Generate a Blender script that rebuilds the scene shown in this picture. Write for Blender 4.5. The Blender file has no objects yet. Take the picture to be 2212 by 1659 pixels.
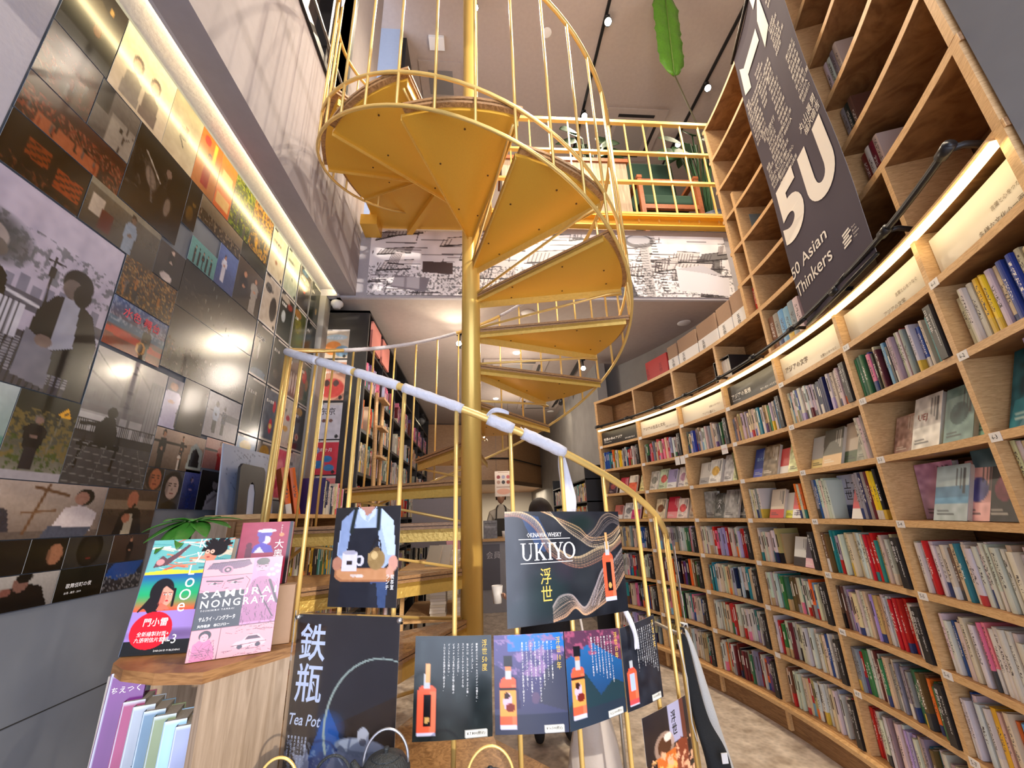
import bpy, math, random
import numpy as np
from mathutils import Matrix, Vector
random.seed(7); rng = np.random.RandomState(11)
PI = math.pi
H = 1.32                      # camera height; most heights below are written H + (height over the lens)
SC = bpy.context.scene
COL = SC.collection

# ------------------------------------------------------------------ camera, world, light, exposure
F_PX = 879.356
pitch, roll, yaw = math.radians(17.90746), math.radians(-2.01119), math.radians(4.80361)
_f = Vector((math.sin(yaw)*math.cos(pitch), math.cos(yaw)*math.cos(pitch), math.sin(pitch)))
_r = Vector((math.cos(yaw), -math.sin(yaw), 0)); _u = _r.cross(_f)
CR = _r*math.cos(roll) + _u*math.sin(roll); CU = _u*math.cos(roll) - _r*math.sin(roll); CF = _f
cam_d = bpy.data.cameras.new('camera'); cam = bpy.data.objects.new('camera', cam_d); COL.objects.link(cam)
cam_d.sensor_width = 36.0; cam_d.sensor_fit = 'HORIZONTAL'; cam_d.lens = F_PX/2212*36; cam_d.clip_start = 0.02
m = Matrix((CR, CU, -CF)).transposed().to_4x4(); m.translation = Vector((0, 0, H)); cam.matrix_world = m
SC.camera = cam

def project(p):
    d = Vector(p) - Vector((0, 0, H)); z = d.dot(CF)
    if z < 0.05: return None
    return (1106 + F_PX*d.dot(CR)/z, 829.5 - F_PX*d.dot(CU)/z, z)

w = bpy.data.worlds.new('world'); SC.world = w; w.use_nodes = True
w.node_tree.nodes['Background'].inputs[0].default_value = (0.72, 0.80, 1.0, 1)
w.node_tree.nodes['Background'].inputs[1].default_value = 3.4
SC.view_settings.view_transform = 'Standard'; SC.view_settings.look = 'None'
SC.view_settings.gamma = 1.0; SC.view_settings.use_curve_mapping = False
SC.view_settings.exposure = 0.45
SC.cycles.max_bounces = 8; SC.cycles.diffuse_bounces = 4; SC.cycles.glossy_bounces = 3
SC.cycles.sample_clamp_indirect = 4.0

def lamp(kind, name, loc, power, color=(1, .86, .68), size=.05, aim=None, **k):
    d = bpy.data.lights.new(name, kind); d.energy = power; d.color = color
    o = bpy.data.objects.new(name, d); COL.objects.link(o); o.location = loc
    if kind == 'SPOT': d.spot_size = k.get('angle', 1.6); d.spot_blend = .8; d.shadow_soft_size = size
    elif kind == 'AREA': d.shape = 'RECTANGLE'; d.size = size; d.size_y = k.get('sy', size)
    elif kind == 'SUN': d.angle = size
    else: d.shadow_soft_size = size
    if aim is not None:
        o.rotation_euler = (Vector(aim) - Vector(loc)).to_track_quat('-Z', 'Y').to_euler()
    return o
# low warm sun through the open shop front, from behind and to the right
lamp('SUN', 'sun', (3, -6, 6), 2.0, (1, .88, .74), .012, aim=(3-2.6, -6+6, 6-1.7))
# added fill without fixtures: bare point lamps brighten the hall's ceiling and walls
for _p, _e in (((1.2, 1.2, H+3.6), 62), ((.9, 2.9, H+4.0), 30), ((3.0, 1.6, H+4.6), 26)): lamp('POINT', 'hall_fill', _p, _e, (1, .86, .72), .25)
lamp('POINT', 'mezzanine_lamp', (.6, 6.6, H+4.9), 48, (1, .84, .68), .25)
for _p, _e in (((.35, 4.3, H+1.25), 16), ((.5, 6.0, H+1.2), 20), ((-.3, 3.7, H+1.3), 9)): lamp('POINT', 'back_room_fill', _p, _e, (1, .86, .72), .12)  # added fill: bare point lamps that brighten the low ceiling
lamp('AREA', 'kitchen_ceiling_light', (0.6, 10.2, H+.55), 40, (1, .86, .66), 1.6, aim=(0.6, 10.2, 0), sy=1.6)

# ------------------------------------------------------------------ materials
MATS = {}
def nodes(name):
    mt = bpy.data.materials.new(name); mt.use_nodes = True; nt = mt.node_tree
    return mt, nt, nt.nodes['Principled BSDF']
def N(nt, t, **k):
    n = nt.nodes.new(t)
    for a, b in k.items(): setattr(n, a, b)
    return n
def flat(name, col, rough=.6, metal=0., bump=0., bscale=60., var=.0, emit=0., spec=.5, alpha=1., trans=0.):
    if name in MATS: return MATS[name]
    mt, nt, b = nodes(name)
    b.inputs['Base Color'].default_value = (*col, 1); b.inputs['Roughness'].default_value = rough
    b.inputs['Metallic'].default_value = metal; b.inputs['Specular IOR Level'].default_value = spec
    b.inputs['Alpha'].default_value = alpha; b.inputs['Transmission Weight'].default_value = trans
    if emit: b.inputs['Emission Color'].default_value = (*col, 1); b.inputs['Emission Strength'].default_value = emit
    tc = N(nt, 'ShaderNodeTexCoord'); nz = N(nt, 'ShaderNodeTexNoise'); nz.inputs['Scale'].default_value = bscale
    nz.inputs['Detail'].default_value = 4; nt.links.new(tc.outputs['Object'], nz.inputs['Vector'])
    if var:
        mx = N(nt, 'ShaderNodeMix', data_type='RGBA'); mx.inputs[6].default_value = (*[c*(1-var) for c in col], 1)
        mx.inputs[7].default_value = (*[min(1, c*(1+var)) for c in col], 1)
        nt.links.new(nz.outputs['Fac'], mx.inputs[0]); nt.links.new(mx.outputs[2], b.inputs['Base Color'])
    if bump:
        bp = N(nt, 'ShaderNodeBump'); bp.inputs['Strength'].default_value = bump; bp.inputs['Distance'].default_value = .004
        nt.links.new(nz.outputs['Fac'], bp.inputs['Height']); nt.links.new(bp.outputs['Normal'], b.inputs['Normal'])
    MATS[name] = mt; return mt
def wood(name, c1, c2, scale=(1, 14, 14), rough=.5, dist=2.5):
    if name in MATS: return MATS[name]
    mt, nt, b = nodes(name)
    tc = N(nt, 'ShaderNodeTexCoord'); mp = N(nt, 'ShaderNodeMapping'); mp.inputs['Scale'].default_value = scale
    nz = N(nt, 'ShaderNodeTexNoise'); nz.inputs['Scale'].default_value = 5; nz.inputs['Detail'].default_value = 6; nz.inputs['Distortion'].default_value = dist
    n2 = N(nt, 'ShaderNodeTexNoise'); n2.inputs['Scale'].default_value = 40; n2.inputs['Detail'].default_value = 3
    r = N(nt, 'ShaderNodeValToRGB'); r.color_ramp.elements[0].color = (*c1, 1); r.color_ramp.elements[1].color = (*c2, 1)
    r.color_ramp.elements[0].position = .35; r.color_ramp.elements[1].position = .66
    ad = N(nt, 'ShaderNodeMath', operation='MULTIPLY_ADD'); ad.inputs[1].default_value = .22
    nt.links.new(tc.outputs['Object'], mp.inputs['Vector']); nt.links.new(mp.outputs[0], nz.inputs['Vector']); nt.links.new(mp.outputs[0], n2.inputs['Vector'])
    nt.links.new(n2.outputs['Fac'], ad.inputs[0]); sb = N(nt, 'ShaderNodeMath', operation='SUBTRACT'); sb.inputs[1].default_value = .11
    nt.links.new(nz.outputs['Fac'], sb.inputs[0]); nt.links.new(sb.outputs[0], ad.inputs[2]); nt.links.new(ad.outputs[0], r.inputs['Fac'])
    nt.links.new(r.outputs['Color'], b.inputs['Base Color']); b.inputs['Roughness'].default_value = rough
    MATS[name] = mt; return mt
def printed(name, rough=.35, coat=0., spec=.5):
    if name in MATS: return MATS[name]
    mt, nt, b = nodes(name); a = N(nt, 'ShaderNodeAttribute', attribute_name='Col')
    nt.links.new(a.outputs['Color'], b.inputs['Base Color']); b.inputs['Roughness'].default_value = rough
    b.inputs['Specular IOR Level'].default_value = spec
    b.inputs['Coat Weight'].default_value = coat; b.inputs['Coat Roughness'].default_value = .12
    MATS[name] = mt; return mt

GOLD = flat('gold_paint', (.74, .42, .05), .36, .22, .15, 220, .08)
GOLD_ROD = flat('gold_rod_paint', (.78, .54, .17), .28, .35, .05, 200, .05)
GOLD_POLE = flat('gold_pole_paint', (.78, .52, .13), .28, .38, .05, 200, .05)
GOLD_HAM = flat('hammered_gold', (.74, .50, .12), .32, .35, .9, 55, .12)
OAK = wood('oak', (.19, .085, .028), (.35, .18, .066), (1.2, 1.2, 11))
OAK_EDGE = wood('oak_edge', (.52, .30, .12), (.70, .45, .21), (3, 3, 22))
OAK_LIGHT = wood('pale_oak_panel', (.26, .185, .12), (.40, .30, .21), (9, 9, .7), .55, 1.2)
WALNUT = wood('tread_wood', (.26, .135, .055), (.50, .29, .13), (6, 6, 40), .4)
CHERRY = wood('cherry_panel', (.33, .17, .075), (.46, .26, .12), (2.5, 2.5, 30), .4, 1)
REDWOOD = wood('red_wood', (.20, .055, .018), (.36, .11, .035), (5, 5, 30), .35)
PLASTER = flat('beige_plaster', (.40, .335, .30), .85, 0, .25, 26, .10)
PLASTER_W = flat('mauve_grey_plaster', (.29, .26, .27), .85, 0, .3, 18, .10)
PLASTER_L = flat('pale_plaster', (.42, .40, .43), .85, 0, .5, 60, .06)
CEIL = flat('ceiling_plaster', (.40, .335, .30), .9, 0, .3, 22, .08)
CONC = flat('concrete', (.135, .15, .18), .75, 0, .35, 5, .22)
CONC2 = flat('grey_concrete', (.30, .285, .265), .8, 0, .35, 5, .22)
BLACK = flat('black_metal', (.012, .012, .014), .4, .2)
BLACKW = flat('black_board', (.018, .016, .017), .45, 0, .05, 60, .2)
WHITE = flat('white_paint', (.75, .73, .70), .5)
OFFW = flat('warm_white_panel', (.66, .62, .54), .5)
INKW = flat('white_ink', (.82, .82, .82), .6)
INKB = flat('black_ink', (.02, .02, .02), .6)
INKG = flat('gold_ink', (.72, .46, .08), .5)
PAPER = flat('paper_pages', (.66, .60, .50), .85, 0, .3, 300, .08)
CARD = flat('cardboard', (.34, .215, .135), .8, 0, .1, 60, .06)
CLOTH = flat('white_cloth', (.60, .60, .65), .9, 0, .8, 70, .06)
LED = flat('led_tube', (1, .80, .42), .5, 0, emit=2.6)
BULB = flat('lamp_glow', (1, .90, .72), .5, 0, emit=60.0)
DOWN = flat('downlight_glow', (1, .93, .8), .5, 0, emit=10.0)
PRINT = printed('glossy_print', .24, .35)
PAPERPRINT = printed('paper_print', .45)
LEAF = flat('leaf_green', (.035, .15, .02), .35, 0, .3, 40, .35)
LEAFD = flat('dark_leaf', (.022, .085, .025), .6, 0, .3, 40, .35)
SKIN = flat('skin', (.55, .30, .20), .5)
HAIR = flat('dark_hair', (.018, .01, .007), .65, 0, .4, 200, .3)
def clear_mat():
    mt, nt, b = nodes('clear_acrylic'); nt.nodes.remove(b); t = N(nt, 'ShaderNodeBsdfTransparent'); g = N(nt, 'ShaderNodeBsdfGlossy'); g.inputs['Roughness'].default_value = .03; mx = N(nt, 'ShaderNodeMixShader'); fr = N(nt, 'ShaderNodeFresnel'); fr.inputs[0].default_value = 1.35
    nt.links.new(fr.outputs[0], mx.inputs[0]); nt.links.new(t.outputs[0], mx.inputs[1]); nt.links.new(g.outputs[0], mx.inputs[2]); nt.links.new(mx.outputs[0], nt.nodes['Material Output'].inputs['Surface']); return mt
GLASS = clear_mat()

def floor_mat():
    mt, nt, b = nodes('stone_floor'); tc = N(nt, 'ShaderNodeTexCoord')
    n1 = N(nt, 'ShaderNodeTexNoise'); n1.inputs['Scale'].default_value = 9; n1.inputs['Detail'].default_value = 6
    n2 = N(nt, 'ShaderNodeTexVoronoi'); n2.inputs['Scale'].default_value = 34
    r = N(nt, 'ShaderNodeValToRGB'); e = r.color_ramp.elements; e[0].position = .3; e[0].color = (.40, .32, .25, 1); e[1].position = .68; e[1].color = (.72, .62, .52, 1)
    mx = N(nt, 'ShaderNodeMix', data_type='RGBA', blend_type='MULTIPLY'); mx.inputs[0].default_value = .35
    nt.links.new(tc.outputs['Object'], n1.inputs['Vector']); nt.links.new(tc.outputs['Object'], n2.inputs['Vector'])
    nt.links.new(n1.outputs['Fac'], r.inputs['Fac']); nt.links.new(r.outputs['Color'], mx.inputs[6]); nt.links.new(n2.outputs['Distance'], mx.inputs[7])
    nt.links.new(mx.outputs[2], b.inputs['Base Color']); b.inputs['Roughness'].default_value = .6
    bp = N(nt, 'ShaderNodeBump'); bp.inputs['Strength'].default_value = .3; nt.links.new(n1.outputs['Fac'], bp.inputs['Height']); nt.links.new(bp.outputs['Normal'], b.inputs['Normal'])
    return mt
FLOOR = floor_mat()

def book_mat(name, attr):
    """cover colour from the book; a printed title column and a belly band from noise in the book's own coordinates"""
    mt, nt, b = nodes(name); L = nt.links
    if attr: src = N(nt, 'ShaderNodeAttribute', attribute_name='Col'); co = src.outputs['Color']
    else: src = N(nt, 'ShaderNodeObjectInfo'); co = src.outputs['Color']
    b.inputs['Roughness'].default_value = .45
    if attr: L.new(co, b.inputs['Base Color']); return mt
    tc = N(nt, 'ShaderNodeTexCoord'); sx = N(nt, 'ShaderNodeSeparateXYZ'); L.new(tc.outputs['Object'], sx.inputs[0])
    def M(op, a, c=None, v=None):
        n = N(nt, 'ShaderNodeMath', operation=op)
        for i, q in enumerate((a, c, v)):
            if q is None: continue
            if isinstance(q, (int, float)): n.inputs[i].default_value = q
            else: L.new(q, n.inputs[i])
        return n.outputs[0]
    rnd = src.outputs['Random']
    cx = M('LESS_THAN', M('ABSOLUTE', sx.outputs['X']), .24)
    zr = M('MULTIPLY', M('GREATER_THAN', sx.outputs['Z'], .36), M('LESS_THAN', sx.outputs['Z'], M('ADD', .62, M('MULTIPLY', rnd, .32))))
    cmb = N(nt, 'ShaderNodeCombineXYZ'); L.new(M('MULTIPLY', sx.outputs['X'], 2.5), cmb.inputs[0]); L.new(M('MULTIPLY', rnd, 77), cmb.inputs[1]); L.new(M('MULTIPLY', sx.outputs['Z'], 26), cmb.inputs[2])
    nz = N(nt, 'ShaderNodeTexNoise'); nz.inputs['Scale'].default_value = 1.7; nz.inputs['Detail'].default_value = 2; L.new(cmb.outputs[0], nz.inputs['Vector'])
    tm = M('MULTIPLY', M('MULTIPLY', cx, zr), M('GREATER_THAN', nz.outputs['Fac'], .53))
    tm = M('MULTIPLY', tm, M('LESS_THAN', sx.outputs['Y'], .03))
    bw = N(nt, 'ShaderNodeRGBToBW'); L.new(co, bw.inputs[0]); dark = M('GREATER_THAN', bw.outputs[0], .16)
    ink = N(nt, 'ShaderNodeMix', data_type='RGBA'); ink.inputs[6].default_value = (.75, .72, .66, 1); ink.inputs[7].default_value = (.06, .05, .05, 1); L.new(dark, ink.inputs[0])
    rp = N(nt, 'ShaderNodeValToRGB'); rp.color_ramp.interpolation = 'CONSTANT'; el = rp.color_ramp.elements
    cols = [(0, (.6, .58, .54)), (.3, (.45, .04, .04)), (.42, (.03, .05, .16)), (.55, (.66, .60, .5)), (.68, (.62, .42, .05)), (.78, (.05, .05, .05)), (.86, (.03, .2, .2)), (.93, (.5, .5, .55))]
    el[0].position = 0; el[0].color = (*cols[0][1], 1); el[1].position = cols[1][0]; el[1].color = (*cols[1][1], 1)
    for p, c in cols[2:]: e = el.new(p); e.color = (*c, 1)
    L.new(M('FRACT', M('MULTIPLY', rnd, 7.31)), rp.inputs['Fac'])
    has = M('GREATER_THAN', M('FRACT', M('MULTIPLY', rnd, 3.77)), .62)
    band = M('MULTIPLY', has, M('LESS_THAN', sx.outputs['Z'], M('ADD', .14, M('MULTIPLY', rnd, .2))))
    m1 = N(nt, 'ShaderNodeMix', data_type='RGBA'); L.new(band, m1.inputs[0]); L.new(co, m1.inputs[6]); L.new(rp.outputs['Color'], m1.inputs[7])
    m2 = N(nt, 'ShaderNodeMix', data_type='RGBA'); L.new(tm, m2.inputs[0]); L.new(m1.outputs[2], m2.inputs[6]); L.new(ink.outputs[2], m2.inputs[7])
    L.new(m2.outputs[2], b.inputs['Base Color']); return mt
BOOK = book_mat('book_cover', False); BOOKS = book_mat('massed_book_cover', True)

# ------------------------------------------------------------------ mesh helpers
class MB:
    def __init__(s): s.v = []; s.f = []; s.m = []; s.c = []
    def add(s, vs, fs, mi=0, col=None):
        o = len(s.v); s.v += [tuple(p) for p in vs]; s.f += [tuple(i+o for i in f) for f in fs]; s.m += [mi]*len(fs); s.c += [col]*len(fs)
    def box(s, x0, x1, y0, y1, z0, z1, mi=0, M=None, col=None):
        vs = [(x, y, z) for z in (z0, z1) for y in (y0, y1) for x in (x0, x1)]
        if M is not None: vs = [tuple(M @ Vector(p)) for p in vs]
        s.add(vs, [(0, 2, 3, 1), (4, 5, 7, 6), (0, 1, 5, 4), (2, 6, 7, 3), (0, 4, 6, 2), (1, 3, 7, 5)], mi, col)
    def prism(s, pts, z0, z1, mi=0):
        n = len(pts); s.add([(p[0], p[1], z0) for p in pts] + [(p[0], p[1], z1) for p in pts],
              [tuple(range(n))[::-1], tuple(range(n, 2*n))] + [(i, (i+1) % n, n+(i+1) % n, n+i) for i in range(n)], mi)
    def tube(s, path, r, n=10, mi=0, cap=True, rs=None):
        P = [Vector(p) for p in path]; k = len(P); vs = []; up = None
        for i, p in enumerate(P):
            t = (P[min(i+1, k-1)] - P[max(i-1, 0)]).normalized()
            if up is None: up = Vector((0, 0, 1)) if abs(t.z) < .9 else Vector((1, 0, 0))
            a = t.cross(up).normalized(); b2 = a.cross(t).normalized(); up = b2
            rr = rs[i] if rs else r
            vs += [p + (a*math.cos(2*PI*j/n) + b2*math.sin(2*PI*j/n))*rr for j in range(n)]
        fs = [(i*n+j, i*n+(j+1) % n, (i+1)*n+(j+1) % n, (i+1)*n+j) for i in range(k-1) for j in range(n)]
        if cap: fs += [tuple(range(n))[::-1], tuple((k-1)*n+j for j in range(n))]
        s.add(vs, fs, mi)
    def lathe(s, prof, c=(0, 0, 0), n=24, mi=0, sx=1, sy=1):
        vs = [(c[0]+r*math.cos(2*PI*j/n)*sx, c[1]+r*math.sin(2*PI*j/n)*sy, c[2]+z) for r, z in prof for j in range(n)]
        k = len(prof); fs = [(i*n+j, i*n+(j+1) % n, (i+1)*n+(j+1) % n, (i+1)*n+j) for i in range(k-1) for j in range(n)]
        fs += [tuple(range(n))[::-1], tuple((k-1)*n+j for j in range(n))]
        s.add(vs, fs, mi)
    def build(s, name, mats, parent=None, smooth=False, **tags):
        me = bpy.data.meshes.new(name); me.from_pydata(s.v, [], s.f); 
        mats = mats if isinstance(mats, (list, tuple)) else [mats]
        for q in mats: me.materials.append(q)
        me.polygons.foreach_set('material_index', s.m)
        if smooth: me.polygons.foreach_set('use_smooth', [True]*len(s.f))
        if any(c is not None for c in s.c):
            at = me.color_attributes.new('Col', 'FLOAT_COLOR', 'CORNER'); buf = []
            for f, c in zip(s.f, s.c): buf += list((*(c or (.5, .5, .5)), 1.))*len(f)
            at.data.foreach_set('color', buf)
        me.update(); o = bpy.data.objects.new(name, me); COL.objects.link(o)
        if parent is not None: attach(o, parent)
        tag(o, **tags); return o
def attach(o, parent):
    bpy_parent_inv.setdefault(parent.name, None); o.parent = parent
    o.matrix_parent_inverse = MI(parent)
bpy_parent_inv = {}
def MI(p):
    return Matrix.LocRotScale(p.location, p.rotation_euler, p.scale).inverted() if p.parent is None else Matrix.Identity(4)
def tag(o, label=None, cat=None, group=None, kind=None):
    if label: o['label'] = label
    if cat: o['category'] = cat
    if group: o['group'] = group
    if kind: o['kind'] = kind
    return o
def thing(name, label, cat, loc=(0, 0, 0), group=None, rz=0):
    o = bpy.data.objects.new(name, None); COL.objects.link(o); o.location = loc; o.rotation_euler = (0, 0, rz); o.empty_display_size = .05
    return tag(o, label, cat, group)
def struct(mb, name, mats): return mb.build(name, mats, kind='structure')
def bevel(o, wd=.002, seg=2):
    md = o.modifiers.new('bevel', 'BEVEL'); md.width = wd; md.segments = seg; md.limit_method = 'ANGLE'; return o
def lin(c): c = np.clip(c, 0, 1); return np.where(c <= .04045, c/12.92, ((c+.055)/1.055)**2.4)
def L3(*c): return tuple(float(x) for x in lin(np.array(c, float)))

# ------------------------------------------------------------------ lettering
_T = {}
def text_mesh(body, vertical=False, res=2, bold=0.0, spacing=1.0, shear=0.0):
    key = (tuple(body), vertical, res, bold, spacing, shear)
    if key in _T: return _T[key]
    cu = bpy.data.curves.new('lettering', 'FONT'); cu.body = '\n'.join(body) if vertical else body
    cu.resolution_u = res; cu.offset = bold; cu.space_line = 1.0*spacing; cu.space_character = 1.0 if vertical else spacing; cu.shear = shear
    if vertical: cu.align_x = 'CENTER'
    ob = bpy.data.objects.new('lettering', cu); COL.objects.link(ob); bpy.context.view_layer.update()
    me = bpy.data.meshes.new_from_object(ob.evaluated_get(bpy.context.evaluated_depsgraph_get()))
    V = np.array([v.co[:] for v in me.vertices]) if len(me.vertices) else np.zeros((0, 3)); Fs = [tuple(p.vertices) for p in me.polygons]
    bpy.data.objects.remove(ob); bpy.data.curves.remove(cu); bpy.data.meshes.remove(me)
    if len(V): V = V - [V[:, 0].min(), V[:, 1].min(), 0]; V = V[:, :2]
    _T[key] = (V, Fs); return _T[key]
def letter(mb, fn, body, x, y, w=None, h=None, mi=0, **k):
    """put text into mb; fn maps local (x,y) of the printed surface to space; x,y = lower left corner of the text's box"""
    V, Fs = text_mesh(body, **k)
    if not len(V): return
    W0, H0 = V[:, 0].max(), V[:, 1].max()
    sx = (w/W0) if w else h/H0; sy = (h/H0) if h else sx
    mb.add([fn(x+a*sx, y+b*sy) for a, b in V], Fs, mi)

# ------------------------------------------------------------------ painting small pictures on meshes (colours per vertex)
class Img:
    def __init__(s, wpx, hpx, bg=(.5, .5, .5)):
        s.w, s.h = wpx, hpx; s.a = np.zeros((hpx, wpx, 3)) + np.array(bg)
        yy, xx = np.mgrid[0:hpx, 0:wpx]; s.x = (xx+.5)/wpx; s.y = 1-(yy+.5)/hpx      # x right 0..1, y up 0..1
        s.asp = wpx/hpx
    def put(s, m, c, al=1.):
        m = np.clip(m*al, 0, 1)[..., None]; s.a = s.a*(1-m) + np.array(c)*m; return s
    def grad(s, c0, c1, ang=90):
        t = s.x*math.cos(math.radians(ang)) + s.y*math.sin(math.radians(ang)); t = (t-t.min())/(t.max()-t.min()+1e-9)
        s.a = np.array(c0)*(1-t[..., None]) + np.array(c1)*t[..., None]; return s
    def rect(s, x0, y0, x1, y1, c, al=1.): return s.put(((s.x >= x0) & (s.x <= x1) & (s.y >= y0) & (s.y <= y1))*1., c, al)
    def ell(s, cx, cy, rx, ry, c, al=1., soft=.15, rot=0):
        dx = (s.x-cx); dy = (s.y-cy)
        if rot:
            a = math.radians(rot); dx, dy = dx*math.cos(a)+dy*math.sin(a)/s.asp, -dx*math.sin(a)*s.asp+dy*math.cos(a)
        d = (dx/rx)**2 + (dy/ry)**2
        return s.put(np.clip((1-d)/soft, 0, 1), c, al)
    def poly(s, pts, c, al=1.):
        ins = np.zeros(s.x.shape, bool); n = len(pts)
        for i in range(n):
            (x1, y1), (x2, y2) = pts[i], pts[(i+1) % n]
            if y1 == y2: continue
            cnd = ((s.y < y1) != (s.y < y2)); xi = x1+(s.y-y1)*(x2-x1)/(y2-y1); ins ^= cnd & (s.x < xi)
        return s.put(ins*1., c, al)
    def line(s, x0, y0, x1, y1, wd, c, al=1.):
        dx, dy = (x1-x0)*s.asp, y1-y0; l2 = dx*dx+dy*dy+1e-12
        px, py = (s.x-x0)*s.asp, s.y-y0; t = np.clip((px*dx+py*dy)/l2, 0, 1)
        d = np.hypot(px-t*dx, py-t*dy); return s.put(np.clip((wd-d)/(wd*.5)+.3, 0, 1), c, al)
    def noise(s, amt=.06, n=12, c=None, thr=None, y0=-1, y1=2, al=1.):
        if thr is not None:
            v = 0
            for o_, am in ((1, .5), (2, .3), (4, .2)):
                m_ = n*o_; g = rng.rand(m_+2, int(m_*s.asp)+3); gy = s.y*m_; gx = s.x*(g.shape[1]-2); iy = np.clip(gy.astype(int), 0, m_); ix = np.clip(gx.astype(int), 0, g.shape[1]-2)
                fy, fx = gy-iy, gx-ix; fy = fy*fy*(3-2*fy); fx = fx*fx*(3-2*fx)
                v = v+am*(g[iy, ix]*(1-fx)*(1-fy)+g[iy, ix+1]*fx*(1-fy)+g[iy+1, ix]*(1-fx)*fy+g[iy+1, ix+1]*fx*fy)
            return s.put(np.clip((v-(.5+(thr-.5)*.62))*12, 0, 1)*((s.y > y0) & (s.y < y1)), c, al)
        g = rng.rand(n+2, int(n*s.asp)+3); gy = (s.y*n); gx = s.x*int(n*s.asp+.99); iy = gy.astype(int); ix = gx.astype(int)
        iy = np.clip(iy, 0, n); ix = np.clip(ix, 0, g.shape[1]-2)
        fy, fx = gy-iy, gx-ix
        v = g[iy, ix]*(1-fx)*(1-fy)+g[iy, ix+1]*fx*(1-fy)+g[iy+1, ix]*(1-fx)*fy+g[iy+1, ix+1]*fx*fy
        if thr is None: s.a = s.a + (v-.5)[..., None]*amt*2
        else: s.put(np.clip((v-thr)*9, 0, 1)*((s.y > y0) & (s.y < y1)), c, al)
        return s
    def person(s, cx, y0, ht, cloth, skin=(.72, .55, .45), hair=(.1, .08, .07), wd=1., legs=None):
        a = s.asp; u = ht/a*wd
        if legs: s.poly([(cx-.09*u, y0), (cx-.1*u, y0+.5*ht), (cx+.1*u, y0+.5*ht), (cx+.1*u, y0)], legs)
        else: s.poly([(cx-.13*u, y0), (cx-.11*u, y0+.55*ht), (cx+.11*u, y0+.55*ht), (cx+.14*u, y0)], cloth)
        s.poly([(cx-.12*u, y0+.40*ht), (cx-.17*u, y0+.72*ht), (cx-.09*u, y0+.83*ht), (cx+.09*u, y0+.83*ht), (cx+.17*u, y0+.72*ht), (cx+.12*u, y0+.40*ht)], cloth)
        s.ell(cx, y0+.60*ht, .06*u, .04*ht, skin, .9)
        s.ell(cx, y0+.93*ht, .075*u, .085*ht, hair); s.ell(cx+.01*u, y0+.905*ht, .06*u, .07*ht, skin)
        return s
    def face(s, cx, cy, r, skin, hair, tone=1.):
        a = s.asp; R = r/a
        s.ell(cx, cy+.18*r, R*1.25, r*1.35, hair); s.ell(cx, cy, R*.85, r*1.1, skin)
        for dx in (-.32, .34): s.ell(cx+dx*R, cy+.16*r, R*.16, r*.08, (.12, .08, .07)); s.ell(cx+dx*R, cy+.34*r, R*.24, r*.05, (.2, .14, .1))
        s.ell(cx+.03*R, cy-.16*r, R*.10, r*.14, tuple(c*.8 for c in skin)); s.ell(cx+.02*R, cy-.5*r, R*.26, r*.07, (.5, .2, .18))
        s.ell(cx-.7*R, cy-.1*r, R*.35, r*.9, tuple(c*.6 for c in skin), .5, .8)
        s.poly([(cx-1.1*R, cy-2.6*r), (cx-1.0*R, cy-1.5*r), (cx, cy-1.15*r), (cx+1.0*R, cy-1.5*r), (cx+1.2*R, cy-2.6*r)], tuple(c*.7 for c in hair), .9)
        return s
def surface(name, img, fn, mat, parent=None, thick=.002, two=False, **tags):
    """img painted on a grid; fn(u,v) -> point, u,v in 0..1. Flat pieces get a body of their own thickness."""
    nx, ny = img.w, img.h; cols = lin(img.a)
    U = np.linspace(0, 1, nx); Vv = np.linspace(1, 0, ny)
    pts = [fn(float(a), float(b)) for b in Vv for a in U]
    P = [Vector(p) for p in pts]; nrm = (P[nx-1]-P[0]).cross(P[0]-P[(ny-1)*nx]).normalized()   # towards the viewer of the picture
    n = nx*ny; vs = P + [p - nrm*thick for p in P] if two else P + [P[0]-nrm*thick, P[nx-1]-nrm*thick, P[n-1]-nrm*thick, P[n-nx]-nrm*thick]
    fs = [(j*nx+i, (j+1)*nx+i, (j+1)*nx+i+1, j*nx+i+1) for j in range(ny-1) for i in range(nx-1)]
    nf = len(fs)
    if two:
        fs += [tuple(n+q for q in f[::-1]) for f in fs[:nf]]
        rim = [i for i in range(nx)] + [j*nx+nx-1 for j in range(1, ny)] + [(ny-1)*nx+i for i in range(nx-2, -1, -1)] + [j*nx for j in range(ny-2, 0, -1)]
        fs += [(rim[i], rim[(i+1) % len(rim)], n+rim[(i+1) % len(rim)], n+rim[i]) for i in range(len(rim))]
    else:
        a, b, c, d = n, n+1, n+2, n+3
        fs += [(a, b, c, d), (0, nx-1, b, a), (nx-1, n-1, c, b), (n-1, n-nx, d, c), (n-nx, 0, a, d)]
    me = bpy.data.meshes.new(name); me.from_pydata(vs, [], fs); me.materials.append(mat)
    at = me.color_attributes.new('Col', 'FLOAT_COLOR', 'POINT'); ca = np.ones((len(vs), 4)); ca[:n, :3] = cols.reshape(-1, 3)
    ca[n:, :3] = .55
    if two: ca[n:, :3] = .6
    at.data.foreach_set('color', ca.ravel()); me.update()
    o = bpy.data.objects.new(name, me); COL.objects.link(o)
    if parent is not None: attach(o, parent)
    return tag(o, **tags)
def planefn(o, ux, uz, w, h):
    o = Vector(o); ux = Vector(ux).normalized()*w; uz = Vector(uz).normalized()*h
    return lambda a, b: o + ux*a + uz*b
def inkfn(o, ux, uz, off=.0008):
    o = Vector(o); ux = Vector(ux).normalized(); uz = Vector(uz).normalized(); n = ux.cross(uz)*off
    return lambda x, y: tuple(o + ux*x + uz*y + n)
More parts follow.
